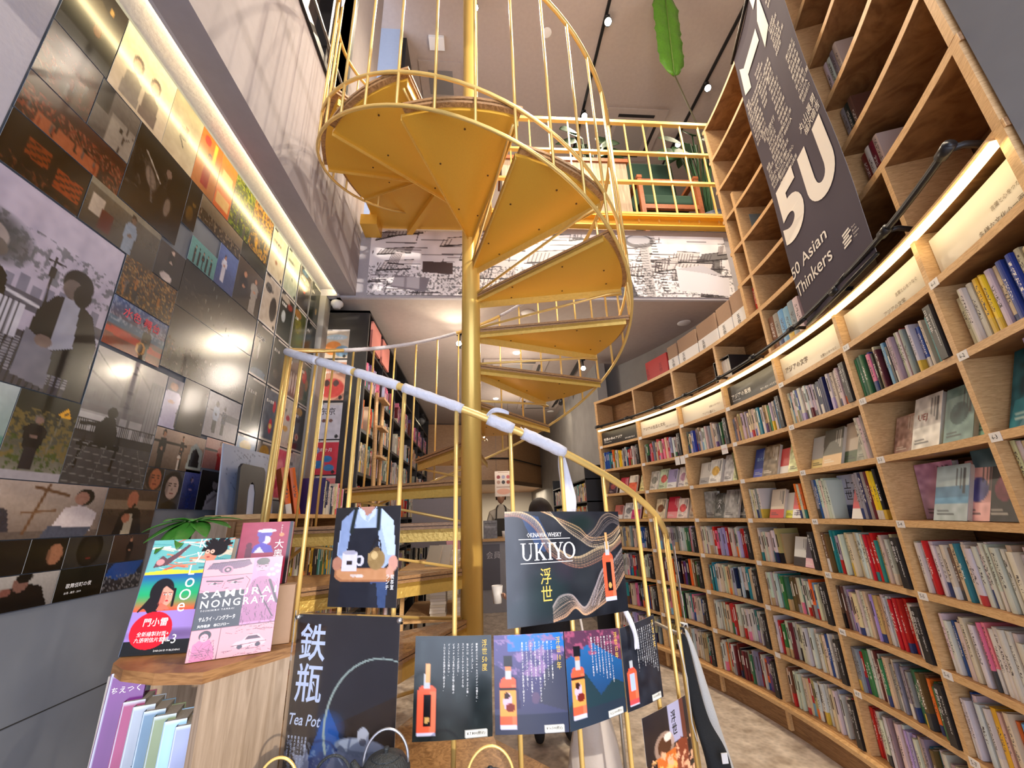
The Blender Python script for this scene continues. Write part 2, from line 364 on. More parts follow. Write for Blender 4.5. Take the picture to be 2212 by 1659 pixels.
# ------------------------------------------------------------------ room shell
CX, CY, R0 = -2.158, 2.671, 4.032          # the curved bookcase: centre and front radius
def cyl(th, r, z): a = math.radians(th); return (CX+r*math.cos(a), CY+r*math.sin(a), z)
def arcband(mb, t0, t1, r0, r1, z0, z1, mi=0, n=None):
    n = n or max(2, int(abs(t1-t0)/1.6)+1); ths = [t0+(t1-t0)*i/n for i in range(n+1)]
    vs = [cyl(t, r, z) for t in ths for r, z in ((r0, z0), (r1, z0), (r1, z1), (r0, z1))]
    fs = [(4*i+a, 4*i+4+a, 4*i+4+(a+1) % 4, 4*i+(a+1) % 4) for i in range(n) for a in range(4)]
    mb.add(vs, fs + [(3, 2, 1, 0), (4*n, 4*n+1, 4*n+2, 4*n+3)], mi)
XW = -1.317; YF = 3.14; ZLOW = H+1.80; ZMEZ = H+2.58; ZC = H+6.0
b = MB(); b.box(-2.2, 4.2, -1.6, 13, -.06, 0); struct(b, 'floor', FLOOR)
b = MB(); b.box(-3.4, 4.3, -.4, 9.5, ZC, ZC+.1); struct(b, 'ceiling', CEIL)
b = MB()
b.box(XW-.1, XW, -1.2, 13, 0, H+1.86)                      # poster wall
struct(b, 'wall_left', CONC)
b = MB(); b.box(XW, XW+.004, -.9, .95, 0, H+1.83); b.build('wall_left_painted', flat('lavender_plaster', (.27, .265, .33), .85, 0, .5, 60, .06), kind='structure').name = 'trim_1'
b = MB(); b.box(-1.04-.13, -1.04, -1.2, 1.70, H+1.82, ZC); b.box(-1.04-.13, -1.04, 1.70, 2.40, H+1.82, H+2.98)
b.box(-1.04-.13, -1.04, 2.40, YF, H+1.82, ZC); b.box(-1.04-.13, -1.04, 1.70, 2.40, H+4.9, ZC)
struct(b, 'wall_left_upper', PLASTER_W)
b = MB(); b.box(XW-.1, -1.166, -1.2, YF+.06, H+1.86, H+1.90)    # recess over the poster wall
b.box(XW, -1.166, YF-.03, YF+.06, H+1.80, H+1.86); b.box(-1.185, -1.17, -1.2, YF, H+1.82, H+1.86); struct(b, 'trim_2', PLASTER_L)
# interior window with a black frame, high in the left wall
b = MB(); fr = .05
for y0, y1, z0, z1 in ((1.66, 2.44, H+2.93, H+2.99), (1.66, 1.70, H+2.99, H+4.9), (2.40, 2.44, H+2.99, H+4.9), (2.02, 2.05, H+2.99, H+4.9)):
    b.box(-1.17, -1.02, y0, y1, z0, z1)
wf = b.build('window_1', BLACK, kind='structure')
b = MB(); b.box(-1.12, -1.115, 1.7, 2.4, H+2.99, H+4.9); b.build('pane', flat('dark_glass', (.04, .03, .03), .1), wf)
b = MB(); b.box(-1.012, -.998, 1.70, 2.40, H+3.10, H+3.115); b.build('bright_bead', flat('steel', (.5, .5, .5), .3, .8), wf)
# mezzanine slab, fascia
b = MB(); b.box(-3.4, 4.2, YF+.02, 9.5, ZLOW+.03, ZMEZ-.02); b.box(-3.4, 4.2, 9.4, 9.5, ZMEZ-.02, ZC); struct(b, 'wall_mezzanine', CEIL)
b = MB(); b.box(-1.2, 2.6, YF, YF+.03, ZLOW, ZMEZ-.1); struct(b, 'wall_fascia', PLASTER_L)
b = MB(); b.box(-1.6, 4.2, YF+.031, 13, ZLOW, ZLOW+.05); struct(b, 'ceiling_low', CEIL)
b = MB(); b.box(-3.3, 4.2, YF+.05, 9.5, ZMEZ-.03, ZMEZ); struct(b, 'floor_mezzanine', OAK_LIGHT)
b = MB(); b.box(-1.70, -.95, 3.66, 5.6, ZMEZ, ZC); struct(b, 'wall_partition', flat('blue_grey_plaster', (.30, .34, .42), .8, 0, .1, 30, .05))
b = MB(); b.box(-.95, -.90, 3.72, 4.55, ZMEZ, ZC-.06); b.build('door_1', BLACK, kind='structure')
b = MB(); b.box(-2.2, -1.6, 12.9, 13, 0, ZLOW); b.box(-1.6, 4.2, 12.9, 13, 0, ZLOW); struct(b, 'wall_back', PLASTER)
b = MB(); b.box(4.1, 4.2, -1, 9.5, 0, ZC); b.box(-3.4, -3.3, YF, 9.5, ZMEZ, ZC); struct(b, 'wall_right_far', PLASTER)
# concrete behind and beside the bookcase
b = MB(); arcband(b, -4.4, 33, R0+.46, R0+.56, 0, ZLOW, n=24); b.box(1.46, 1.58, 4.74, 13, 0, ZLOW); struct(b, 'wall_right', CONC2)
b = MB(); b.prism([(1.364, .688), (1.75, .47), (2.15, -1.2), (1.95, -1.2)], 0, ZC); struct(b, 'wall_pier', flat('pier_concrete', (.155, .145, .135), .85, 0, .35, 7, .15))
# shop front behind the camera: low wide opening and a high mullioned window that let the sun in
b = MB(); yb, yt = -1.52, -1.40
b.box(-2.2, 4.2, yb, yt, 2.22, 3.55); b.box(-2.2, 4.2, yb, yt, 5.75, ZC+.1); b.box(-2.2, -.35, yb, yt, 3.55, 5.75); b.box(1.6, 4.2, yb, yt, 3.55, 5.75); b.box(-2.2, -1.45, yb, yt, 0, 2.22); b.box(2.9, 4.2, yb, yt, 0, 2.22)
struct(b, 'wall_front', PLASTER)
b = MB()
for x in (.05, .62, 1.02): b.box(x, x+.06, -1.48, -1.43, 3.55, 5.75)
for z in (4.2, 4.75): b.box(-.35, 1.6, -1.48, -1.43, z, z+.06)
b.build('window_2', BLACK, kind='structure')
b = MB(); b.box(-2.2, 4.2, -1.5, -.38, ZC, ZC+.1); struct(b, 'ceiling_front', CEIL)
b = MB(); b.box(4.1, 4.2, -1.5, -.9, 0, ZC); b.box(1.6, 4.2, -1.5, .2, ZC-.01, ZC); struct(b, 'wall_right_front', PLASTER)
# left lower wall has panel joints
b = MB(); b.box(XW, XW+.0015, .2, 2.9, H-.513, H-.510); b.build('trim_3', INKB, kind='structure')

# ------------------------------------------------------------------ curved bookcase
BAY = [28.75, 20.09, 11.55, 2.98, -5.50, -13.95, -22.35, -29.0]
ZS = dict(A=.718, B=.452, C=.186, D=-.080, E=-.351, F=-.619, G=-.889, Hh=-1.159)
bc = thing('curved_bookcase', 'tall curved oak bookcase filled with books along the right side of the shop', 'bookcase', cyl(0, R0, 0))
TH = .026; DEP = .27
def shelf(z, t0=28.75, t1=-29.0, r0=R0, dep=DEP, th=TH, name='shelf'):
    b = MB(); arcband(b, t0+.35, t1-.35, r0+.002, r0+dep, z-th/2, z+th/2, 0, 36); arcband(b, t0+.35, t1-.35, r0, r0+.0025, z-th/2, z+th/2, 1, 36)
    return b.build(name, [OAK, OAK_EDGE], bc)
for k in ('A', 'B', 'C', 'D', 'E', 'F', 'G', 'Hh'): shelf(H+ZS[k]-.006)
shelf(H+.925, dep=.29); shelf(H+1.245, dep=.44, th=.03)
UZ = [1.51, 1.785, 2.07, 2.35, 2.643, 2.965]
for z in UZ: shelf(H+z, -3.4, -29.0, dep=.29)
def divider(th, z0, z1, name='divider', t=.024):
    b = MB(); a = math.degrees(t/2/R0)
    vs = [cyl(th+s*a, r, z) for z in (z0, z1) for r in (R0-.001, R0+DEP-.01) for s in (-1, 1)]
    b.add(vs, [(0, 1, 3, 2), (4, 6, 7, 5), (0, 4, 5, 1), (2, 3, 7, 6), (0, 2, 6, 4), (1, 5, 7, 3)]); return b.build(name, OAK_EDGE, bc)
for i, t in enumerate(BAY):
    last = i == 7; divider(t, 0.02, H+1.23, 'side_panel' if i in (0, 7) else 'divider', .034 if i in (0, 7) else .024)
divider(-3.5, H+1.26, H+2.965, 'side_panel', .03); divider(-29.0, H+1.26, H+2.965, 'side_panel', .034)
for t in (-5.5, -19.3): divider(t, H+1.26, H+2.2 if t > -6 else H+2.96)
b = MB(); arcband(b, 29.1, -29.3, R0+DEP, R0+DEP+.02, .02, H+1.26, 0, 36); b.build('back_panel', OAK, bc)
b = MB(); arcband(b, -3.2, -29.3, R0+DEP+.01, R0+DEP+.03, H+1.26, H+2.98, 0, 24); b.build('back_panel', OAK, bc)
b = MB(); arcband(b, 29.1, -29.3, R0+.02, R0+.06, 0, H-1.18, 0, 36); arcband(b, 29.1, -29.3, R0-.03, R0+.2, H-1.185, H-1.163, 1, 36); b.build('plinth', [OAK, OAK_EDGE], bc)
b = MB(); arcband(b, 28.6, -28.7, R0-.012, R0+.008, H+.893, H+.910, 0, 60); b.build('light_strip', LED, bc, label='glowing warm light strip')
b = MB(); arcband(b, 28.6, -28.7, R0-.02, R0+.012, H+.911, H+.917, 0, 60); b.build('strip_rail', OAK_EDGE, bc)
for i in range(7):      # a row of real lamps along the strip, one per bay
    t = (BAY[i]+BAY[i+1])/2; p = cyl(t, R0-.03, H+.885)
    o = lamp('AREA', 'strip_lamp', p, .28, (1, .76, .40), .5, aim=cyl(t, R0+.10, H+.2), sy=.02)
# header signs under the strip
SIGN = [(1, '世界の中のアジア'), (0, 'アジアの生活と文化'), (0, 'アジアの暮らし'), (1, 'アジアの思想'), (0, 'アジアの文字'), (0, 'アジアの文学'), (0, '多様な文化の一面')]
for i, (dk, tx) in enumerate(SIGN):
    t0, t1 = BAY[i]-.25, BAY[i+1]+.25; rs = R0+.035; b = MB(); arcband(b, t0, t1, rs, rs+.006, H+.728, H+.878, 0, 8)
    s = b.build('header_sign', BLACKW if dk else OFFW, bc, label='black header sign' if dk else 'cream header sign')
    def fn(x, y, t0=t0, rs=rs): return cyl(t0-math.degrees(x/rs), rs-.0015, y)
    q = MB(); wd = math.radians(t0-t1)*rs
    big = i not in (2, 5, 6)
    if big: letter(q, fn, tx, .03, H+.775, h=.035, bold=.012, res=1)
    else: letter(q, fn, tx, wd*.45, H+.745, h=.022, res=1)
    if dk: letter(q, fn, {0: 'World and Asia', 3: 'Asian philosophy'}[i], .035, H+.755, h=.012, res=1)
    letter(q, fn, {0: '世界を俯瞰で眺める', 3: '現代の歴史の人生哲学'}.get(i, '言葉と心をつなぐ'), wd*.62, H+.752 if big else H+.79, h=.016, res=1)
    q.build('lettering', INKW if dk else flat('brown_ink', (.12, .08, .05), .6), s)
# shelf-edge number labels
for j, k in enumerate(('A', 'B', 'C', 'D', 'E', 'F', 'G')):
    for i, t in enumerate(BAY[:-1]):
        t0 = t-.05; z = H+ZS[k]-.006; b = MB(); arcband(b, t0, t0-.62, R0-.002, R0, z-.016, z+.012, 0, 1)
        if i >= 4:
            letter(b, lambda x, y, t0=t0: cyl(t0-math.degrees(x/R0), R0-.0026, y), '%d-%d' % (i, j+1), .009, z-.008, h=.013, res=1, mi=1)
        b.build('shelf_label', [WHITE, INKB], bc)
# black library rail in front of the strip
lr = thing('ladder_rail', 'black round library rail with brackets running along the curved bookcase above the light strip', 'rail', cyl(0, R0-.06, H+.95))
b = MB(); b.tube([cyl(t, R0-.07, H+.935) for t in np.linspace(28.3, -12.5, 40)], .011, 8); b.tube([cyl(t, R0-.07, H+.955) for t in np.linspace(-18, -28.4, 12)], .011, 8)
b.tube([cyl(t, R0-.07, H+.94+.015*max(0, (-12-t)/6)) for t in np.linspace(-12.0, -18.2, 8)], .011, 8); b.build('rail', BLACK, lr, True)
for t in (27.8, 21, 14.6, 8.3, 1.8, -4.4, -10.6, -16.6, -22.5, -28):
    b = MB(); zz = H+.937+(.018 if t < -17 else 0); b.tube([cyl(t, R0-.07, zz), cyl(t, R0-.03, zz+.004), cyl(t, R0+.02, H+.937)], .010, 8)
    b.tube([cyl(t+.35, R0-.07, zz), cyl(t-.35, R0-.07, zz)], .017, 10); b.build('bracket', BLACK, lr, True)

# ------------------------------------------------------------------ books
def unit_book():      # spine at y=0 facing -y, x thickness -.5..+.5, depth 0..1, height 0..1
    b = MB(); c = .08
    n = 5; arc = [(-.5+i/(n-1), .02*(1-(2*i/(n-1)-1)**2)*-1) for i in range(n)]
    pts = arc + [(.5, 1), (.5-c, 1), (.5-c, .05), (-.5+c, .05), (-.5+c, 1), (-.5, 1)]
    k = len(pts); b.add([(x, y, z) for z in (0, 1) for x, y in pts], [(i, (i+1) % k, k+(i+1) % k, k+i) for i in range(k)], 0)
    for z, s in ((0, 0), (1, k)):
        F = [(s+0, s+1, s+n+3, s+n+4), (s+1, s+2, s+3, s+n+2), (s+0, s+n+4, s+n+5), (s+3, s+4, s+n+2), (s+4, s+n, s+n+1, s+n+2), (s+1, s+n+2+0, s+n+3)]
        b.add([], [], 0)
        b.v  # covers' ends
        base = len(b.v)-2*k if z == 0 else len(b.v)-2*k
        ff = [(0, 1, n+3), (0, n+3, n+4), (0, n+4, n+5), (1, 2, n+3), (2, 3, n+2), (2, n+2, n+3), (3, 4, n+2), (4, n+1, n+2), (4, n, n+1)]
        off = base+(k if z else 0)
        b.f += [tuple(off+i for i in f) for f in ff]; b.m += [0]*len(ff); b.c += [None]*len(ff)
    b.box(-.5+c, .5-c, .04, .97, .012, .985, 1)
    me = bpy.data.meshes.new('paperback_book'); me.from_pydata(b.v, [], b.f); me.materials.append(BOOK); me.materials.append(PAPER)
    me.polygons.foreach_set('material_index', b.m); me.update(); return me
BKM = unit_book()
CN = {'white': (.80, .78, .74), 'cream': (.80, .74, .62), 'grey': (.55, .54, .54), 'black': (.09, .08, .09), 'red': (.72, .12, .12), 'dark red': (.38, .12, .13),
      'pink': (.86, .45, .55), 'orange': (.90, .45, .15), 'yellow': (.90, .74, .15), 'green': (.20, .42, .26), 'teal': (.15, .50, .52), 'light blue': (.45, .66, .78),
      'blue': (.15, .28, .55), 'navy': (.12, .14, .30), 'purple': (.36, .24, .45), 'brown': (.40, .28, .20), 'tan': (.72, .60, .42), 'lilac': (.68, .62, .76), 'olive': (.48, .48, .28)}
PAL = {'pale': 'white white white white white cream cream grey white tan white lilac red brown teal', 'mix': 'white cream white grey white red white blue cream orange green black white yellow pink white grey teal cream brown white light_blue dark_red',
       'red': 'white cream red pink white orange white red lilac white grey green', 'cool': 'white white light_blue white grey teal cream white blue grey cream navy white green lilac white tan',
       'dark': 'white dark_red cream brown black white grey orange red white green navy cream white purple grey', 'cream': 'cream white cream tan yellow white grey blue'}
COMP = {('A', 0): 'mix', ('A', 1): 'red', ('A', 2): 'cool', ('A', 3): 'cool', ('A', 4): 'cool', ('A', 5): 'mix', ('A', 6): 'cream',
        ('D', 0): 'cream', ('D', 1): 'red', ('D', 2): 'red', ('D', 3): 'cool', ('D', 4): 'pale', ('D', 5): 'pale',
        ('E', 0): 'dark', ('E', 1): 'dark', ('E', 2): 'cool', ('E', 3): 'mix', ('E', 4): 'pale', ('E', 5): 'mix',
        ('F', 0): 'mix', ('F', 1): 'mix', ('F', 2): 'pale', ('F', 3): 'mix', ('F', 4): 'dark', ('F', 5): 'mix',
        ('G', 0): 'pale', ('G', 1): 'pale', ('G', 2): 'dark', ('G', 3): 'pale', ('G', 4): 'pale', ('G', 5): 'pale',
        ('D', 6): 'pale', ('E', 6): 'mix', ('B', 6): 'mix'}
ROWN = {'A': 'top lit row', 'D': 'first row under displays', 'E': 'second row under displays', 'F': 'third row under displays', 'G': 'bottom row', 'C': 'lower display row', 'B': 'upper display row'}
BAYN = ['leftmost', 'second', 'third', 'fourth', 'fifth', 'sixth', 'rightmost']
BELOW = {'A': 'B', 'B': 'C', 'C': 'D', 'D': 'E', 'E': 'F', 'F': 'G', 'G': 'Hh'}
def jit(c, a=.05): return tuple(min(1, max(.02, x+random.uniform(-a, a))) for x in c)
books = []
def fill(row, bay, t0, t1, pal, hmin=.178, hmax=.208):
    names = PAL[pal].split(); z = H+ZS[BELOW[row]]+.008; t = t0; run = 0; k = 0
    cnt = []
    hb = random.uniform(hmin, hmax-.01)
    while True:
        if run <= 0: cn = random.choice(names).replace('_', ' '); run = random.choice([1, 1, 1, 1, 2, 3]); hb = random.uniform(hmin, hmax)
        run -= 1; th = random.uniform(.011, .024)
        if random.random() < .04: t -= .12
        dt = math.degrees(th/R0)
        if t-dt < t1: break
        tc = t-dt/2; h = min(.235, hb+random.uniform(-.006, .006)); dep = h*random.uniform(.66, .74)
        cnt.append([tc, th*.97, dep, h, z, cn, row, bay, random.uniform(.015, .045)]); t -= dt*1.01
    for i, q in enumerate(cnt): q += [i, len(cnt)]
    return cnt
for (row, bay), pal in COMP.items():
    t0, t1 = BAY[bay]-.25, BAY[bay+1]+.25
    if (row, bay) == ('D', 3): books += fill(row, bay, t0, t0-3.4, pal); continue
    if row == 'B': continue
    books += fill(row, bay, t0, t1+.62, pal, .178 if row != 'A' else .17, .208 if row != 'A' else .203)
def px_size(q):
    p = project(cyl(q[0], R0+q[8], q[4]+q[3]/2))
    if p is None or not (-60 < p[0] < 2290 and -60 < p[1] < 1740): return -1
    a = project(cyl(q[0], R0+q[8], q[4])); c = project(cyl(q[0], R0+q[8], q[4]+q[3]))
    e = project(cyl(q[0]+1, R0+q[8], q[4])); 
    return math.dist(a[:2], c[:2])*q[1]/p[2]
books = [q for q in books if px_size(q) > 0]
books.sort(key=px_size, reverse=True)
def ordinal(n): return '%d%s' % (n, 'th' if 10 <= n % 100 <= 20 else {1: 'st', 2: 'nd', 3: 'rd'}.get(n % 10, 'th'))
NIND = 222
for q in books[:NIND]:
    tc, th, dep, h, z, cn, row, bay, setb, i, n = q
    o = bpy.data.objects.new('paperback_book', BKM); COL.objects.link(o); o.location = cyl(tc, R0+setb, z)
    o.rotation_euler = (0, 0, math.radians(tc-90)); o.scale = (th, dep, h); o.color = (*L3(*jit(CN[cn])), 1)
    where = ('%s from the left' % ordinal(i+1)) if i < n/2 else ('%s from the right' % ordinal(n-i))
    tag(o, '%s-spined paperback, %s, %s, %s bay' % (cn, where, ROWN[row], BAYN[bay]), 'book', 'paperbacks standing spine out on the curved bookcase')
b = MB()
def add_book(b, M, th, dep, h, col, pg=(.80, .77, .70)):
    b.box(-th/2, th/2, 0, dep, 0, h, 0, M, L3(*col)); b.box(-th*.4, th*.4, .003, dep-.003, h-.004, h+.001, 0, M, L3(*pg))
    if random.random() < .35: b.box(-th/2-.0004, th/2+.0004, -.001, dep, 0, h*random.uniform(.2, .4), 0, M, L3(*random.choice(list(CN.values()))))
    if random.random() < .8: b.box(-th*.18, th*.18, -.0012, 0, h*random.uniform(.42, .55), h*random.uniform(.75, .92), 0, M, L3(*((.15, .13, .13) if sum(col) > 1.3 else (.85, .83, .78))))
for q in books[NIND:]:
    tc, th, dep, h, z, cn, row, bay, setb, i, n = q
    M = Matrix.Translation(cyl(tc, R0+setb, z)) @ Matrix.Rotation(math.radians(tc-90), 4, 'Z'); add_book(b, M, th, dep, h, jit(CN[cn]))
b.build('massed_paperbacks', BOOKS, label='all the smaller, farther rows of paperbacks standing on the curved bookcase', cat='books', kind='stuff', group='paperbacks standing spine out on the curved bookcase')

# black section markers standing at the right end of the rows
MARK = {('A', 0): 1, ('A', 1): 1, ('A', 2): 1, ('A', 3): 1, ('A', 4): 1, ('A', 5): 1, ('D', 0): 1, ('D', 1): 1, ('D', 2): 1, ('D', 3): 1, ('D', 4): 1, ('E', 0): 1, ('E', 1): 1, ('E', 2): 1, ('E', 3): 1, ('E', 4): 1,
        ('F', 0): 1, ('F', 1): 1, ('F', 2): 1, ('F', 3): 1, ('F', 4): 1, ('G', 1): 1, ('G', 2): 1, ('G', 3): 1, ('G', 4): 1}
TXT = {'A': ('日本文学', 'Japanese literature'), 'D': ('中国文学', 'Chinese literature'), 'E': ('中国文化', 'Chinese culture'), 'F': ('韓国文化', 'Korean culture'), 'G': ('東南アジア', 'Southeast Asia')}
for (row, bay) in MARK:
    t = BAY[bay+1]+.38+.25; z = H+ZS[BELOW[row]]+.008; s = .036; r = R0-.006
    M = Matrix.Translation(cyl(t, r, z)) @ Matrix.Rotation(math.radians(t-90), 4, 'Z')
    b = MB(); b.box(-s/2, s/2, 0, .15, 0, .198, 0, M)
    o = b.build('section_marker', BLACKW, label='black section marker closing the %s, %s bay' % (ROWN[row], BAYN[bay]), cat='shelf marker', group='black section markers between the books')
    q = MB(); fn = lambda x, y: tuple(M @ Vector((-s/2+x, -.0012, y)))
    letter(q, fn, TXT[row][0], .003, .10, h=.085, w=.0135, vertical=True, res=1)
    en = TXT[row][1]; letter(q, lambda x, y: fn(.031-.0+y*-1+.0, .165-x), en, 0, .0, w=.12, h=.009, res=1)
    q.build('lettering', INKW, o)

# face-out books on the two display shelves (title cover forward, leaning back)
def cover_img(c1, c2, style, n=26):
    im = Img(n, int(n*1.4), c1)
    if style == 'band': im.rect(0, 0, 1, .3, c2)
    elif style == 'pic': im.ell(.5, .5, .32, .2, c2); im.noise(.10, 10)
    elif style == 'top': im.rect(0, .55, 1, 1, c2); im.noise(.05, 8)
    elif style == 'land': im.rect(0, .3, 1, .6, c2); im.rect(0, 0, 1, .3, tuple(x*.6+.2 for x in c1)); im.noise(.08, 10)
    elif style == 'full': im.grad(c1, c2, 60).noise(.16, 12)
    dk = (.1, .1, .12) if sum(c1) > 1.4 else (.9, .88, .82)
    for k in range(3): im.rect(.62+.1*k, .62-.07*k, .67+.1*k, .93, dk, .7)
    im.rect(.12, .12, .6, .14, dk, .7); im.rect(.12, .18, .45, .20, dk, .6); return im
def face_book(th, row, wd, hh, tk, c1, c2, style, label, lean=20, title=None, tcol=None, fwd=.05, lift=0):
    z = H+ZS[BELOW[row]]+.009+lift
    M = Matrix.Translation(cyl(th, R0+fwd, z)) @ Matrix.Rotation(math.radians(th-90), 4, 'Z') @ Matrix.Rotation(math.radians(-lean), 4, 'X')
    t = thing('display_book', label, 'book', tuple(M.translation), 'books shown cover out on the display shelves')
    fn = lambda a, c: M @ Vector((-wd/2+a*wd, 0, c*hh))
    surface('front_cover', cover_img(c1, c2, style), fn, PAPERPRINT, t, .002)
    b = MB(); b.box(-wd/2+.002, wd/2-.003, .002, tk-.002, .003, hh-.003, 0, M); b.build('page_block', PAPER, t)
    b = MB(); b.box(-wd/2, wd/2, tk-.002, tk, 0, hh, 0, M); b.box(-wd/2, -wd/2+.002, .002, tk-.002, 0, hh, 0, M); b.build('back_cover', BOOKS if 0 else flat('cover_%d_%d_%d' % tuple(int(x*9) for x in c1), L3(*c1), .5), t)
    if title:
        q = MB(); f2 = lambda x, y: tuple(M @ Vector((-wd/2+x, -.0012, y))); letter(q, f2, title[0], title[1]*wd, title[2]*hh, h=title[3]*hh, res=1, vertical=title[4] if len(title) > 4 else False)
        q.build('lettering', flat('ink_%d_%d_%d' % tuple(int(x*9) for x in tcol), L3(*tcol), .6), t)
    return t
W_, C_, G_ = (.88, .87, .84), (.86, .80, .66), (.55, .55, .55)
# (bay, fraction across the bay from its left end, row, width, height, c1, c2, style, label)
FB = [
 (0, .12, 'B', .12, .16, (.25, .15, .2), (.6, .3, .3), 'pic', 'dark maroon book', 0), (0, .38, 'B', .12, .17, (.75, .15, .25), W_, 'band', 'crimson book', 0), (0, .64, 'B', .12, .18, (.88, .38, .22), (.95, .9, .8), 'top', 'orange and cream book', 0), (0, .88, 'B', .10, .17, (.90, .84, .45), W_, 'full', 'pale yellow book', 0),
 (1, .10, 'B', .11, .19, (.80, .78, .72), (.5, .5, .45), 'pic', 'cream book with small round motifs', 0), (1, .30, 'B', .13, .20, (.80, .86, .70), (.8, .35, .3), 'pic', 'pale green book with red fruit', 0), (1, .54, 'B', .12, .18, (.58, .53, .70), W_, 'band', 'lilac striped book', 0), (1, .76, 'B', .12, .19, (.86, .82, .80), (.7, .5, .6), 'pic', 'white book with a pink flower', 0), (1, .93, 'B', .09, .20, (.88, .85, .75), (.7, .5, .3), 'pic', 'cream book with brown leaf drawing', 0),
 (2, .20, 'B', .15, .19, (.84, .83, .78), (.7, .7, .68), 'band', 'white book with ink calligraphy', 0), (2, .44, 'B', .14, .20, (.88, .87, .82), (.85, .65, .12), 'pic', 'white book with a yellow bird', 0), (2, .70, 'B', .14, .22, (.86, .85, .83), (.78, .78, .76), 'full', 'plain white thick book', 0), (2, .93, 'B', .10, .19, (.84, .88, .60), W_, 'full', 'pale lime book', 0),
 (3, .22, 'B', .14, .21, (.13, .24, .55), (.35, .40, .75), 'band', 'deep blue book', 0), (3, .44, 'B', .15, .21, (.38, .32, .25), (.60, .50, .35), 'full', 'brown painting-covered book', 0), (3, .68, 'B', .12, .17, (.85, .25, .22), W_, 'band', 'red and white book', 0), (3, .88, 'B', .13, .20, (.88, .89, .70), (.8, .85, .5), 'full', 'pale yellow-green book', 0),
 (4, .14, 'B', .15, .19, (.78, .80, .78), (.90, .82, .55), 'band', 'grey book with a straw coloured band', 0), (4, .36, 'B', .15, .21, (.35, .34, .28), (.86, .72, .52), 'band', 'dark olive book with a tan band', 0), (4, .60, 'B', .14, .22, (.86, .80, .70), (.25, .33, .20), 'band', 'cream book with a dark green band', 0), (4, .82, 'B', .13, .18, (.55, .56, .50), (.4, .4, .36), 'full', 'grey green book', 0),
 (5, .13, 'B', .12, .17, (.55, .42, .38), (.8, .68, .6), 'full', 'brown and pink book', 0), (5, .40, 'B', .15, .22, (.88, .87, .83), (.84, .82, .78), 'full', 'large white book with thin red lettering', 0), (5, .62, 'B', .15, .16, (.86, .87, .85), (.85, .88, .35), 'band', 'short white book with yellow letters', 0), (5, .70, 'B', .14, .21, (.42, .55, .54), (.15, .30, .32), 'pic', 'grey green book with dark tree', 0), (5, .92, 'B', .12, .23, (.92, .76, .25), (.55, .75, .66), 'band', 'yellow and mint book', 0),
 (6, .26, 'B', .20, .26, (.05, .42, .48), (.05, .3, .36), 'full', 'large teal book with a tree silhouette', 0), (6, .66, 'B', .20, .22, (.62, .52, .38), (.95, .42, .22), 'band', 'landscape book with an orange band', 0),
 (0, .20, 'C', .12, .15, (.72, .40, .35), W_, 'band', 'salmon book', 0), (0, .42, 'C', .12, .17, (.88, .86, .83), (.5, .5, .5), 'pic', 'white book with grey sketch', 0), (0, .64, 'C', .12, .17, (.80, .22, .45), W_, 'top', 'magenta and white book', 0), (0, .88, 'C', .11, .15, (.88, .72, .35), W_, 'pic', 'golden yellow book', 0),
 (1, .16, 'C', .13, .19, (.86, .80, .66), (.5, .3, .15), 'pic', 'cream book with a food bowl', 0), (1, .42, 'C', .14, .20, (.82, .15, .25), (.95, .6, .6), 'band', 'bright red book', 0), (1, .68, 'C', .13, .18, (.88, .80, .74), (.85, .2, .2), 'pic', 'cream book with a red disc', 0), (1, .90, 'C', .11, .16, (.86, .78, .68), (.6, .3, .2), 'pic', 'cream book with a small brown bird', 0),
 (2, .14, 'C', .16, .21, (.72, .73, .70), (.66, .67, .64), 'full', 'pale grey upright book', 1), (2, .38, 'C', .14, .20, (.36, .37, .34), (.30, .30, .28), 'full', 'charcoal book with white characters', 0), (2, .64, 'C', .16, .22, (.66, .65, .62), (.60, .58, .55), 'full', 'large warm grey book', 0), (2, .90, 'C', .14, .20, (.16, .15, .14), (.20, .18, .17), 'full', 'black book with white calligraphy', 0),
 (3, .40, 'C', .13, .19, (.82, .76, .66), (.75, .2, .15), 'band', 'cream book with red band and figure', 0), (3, .60, 'C', .11, .16, (.86, .85, .80), (.85, .85, .25), 'band', 'white book with lime band', 0), (3, .78, 'C', .13, .18, (.88, .35, .36), (.9, .9, .88), 'band', 'coral red book with white base', 0),
 (4, .36, 'C', .22, .22, (.74, .77, .86), (.14, .18, .36), 'band', 'wide pale blue book with bold black brush strokes', 1), (4, .56, 'C', .13, .17, (.78, .26, .30), (.88, .86, .84), 'band', 'small red and white book with white characters', 0),
 (5, .18, 'C', .20, .22, (.74, .64, .74), (.80, .55, .68), 'full', 'mauve map-patterned book', 1), (5, .40, 'C', .16, .21, (.74, .84, .85), (.35, .58, .72), 'land', 'pale aqua book with a blue sea', 0), (5, .57, 'C', .14, .22, (.90, .68, .66), (.30, .30, .60), 'pic', 'pink book with a navy arch of pagodas', 0), (5, .68, 'C', .17, .25, (.25, .40, .46), (.45, .62, .70), 'land', 'tall teal sea-covered book', 1), (5, .77, 'C', .13, .22, (.09, .07, .10), (.55, .16, .30), 'pic', 'black book with pink title', 0), (5, .985, 'C', .16, .20, (.34, .31, .25), (.42, .38, .30), 'full', 'brown book with an orange title', 1)]
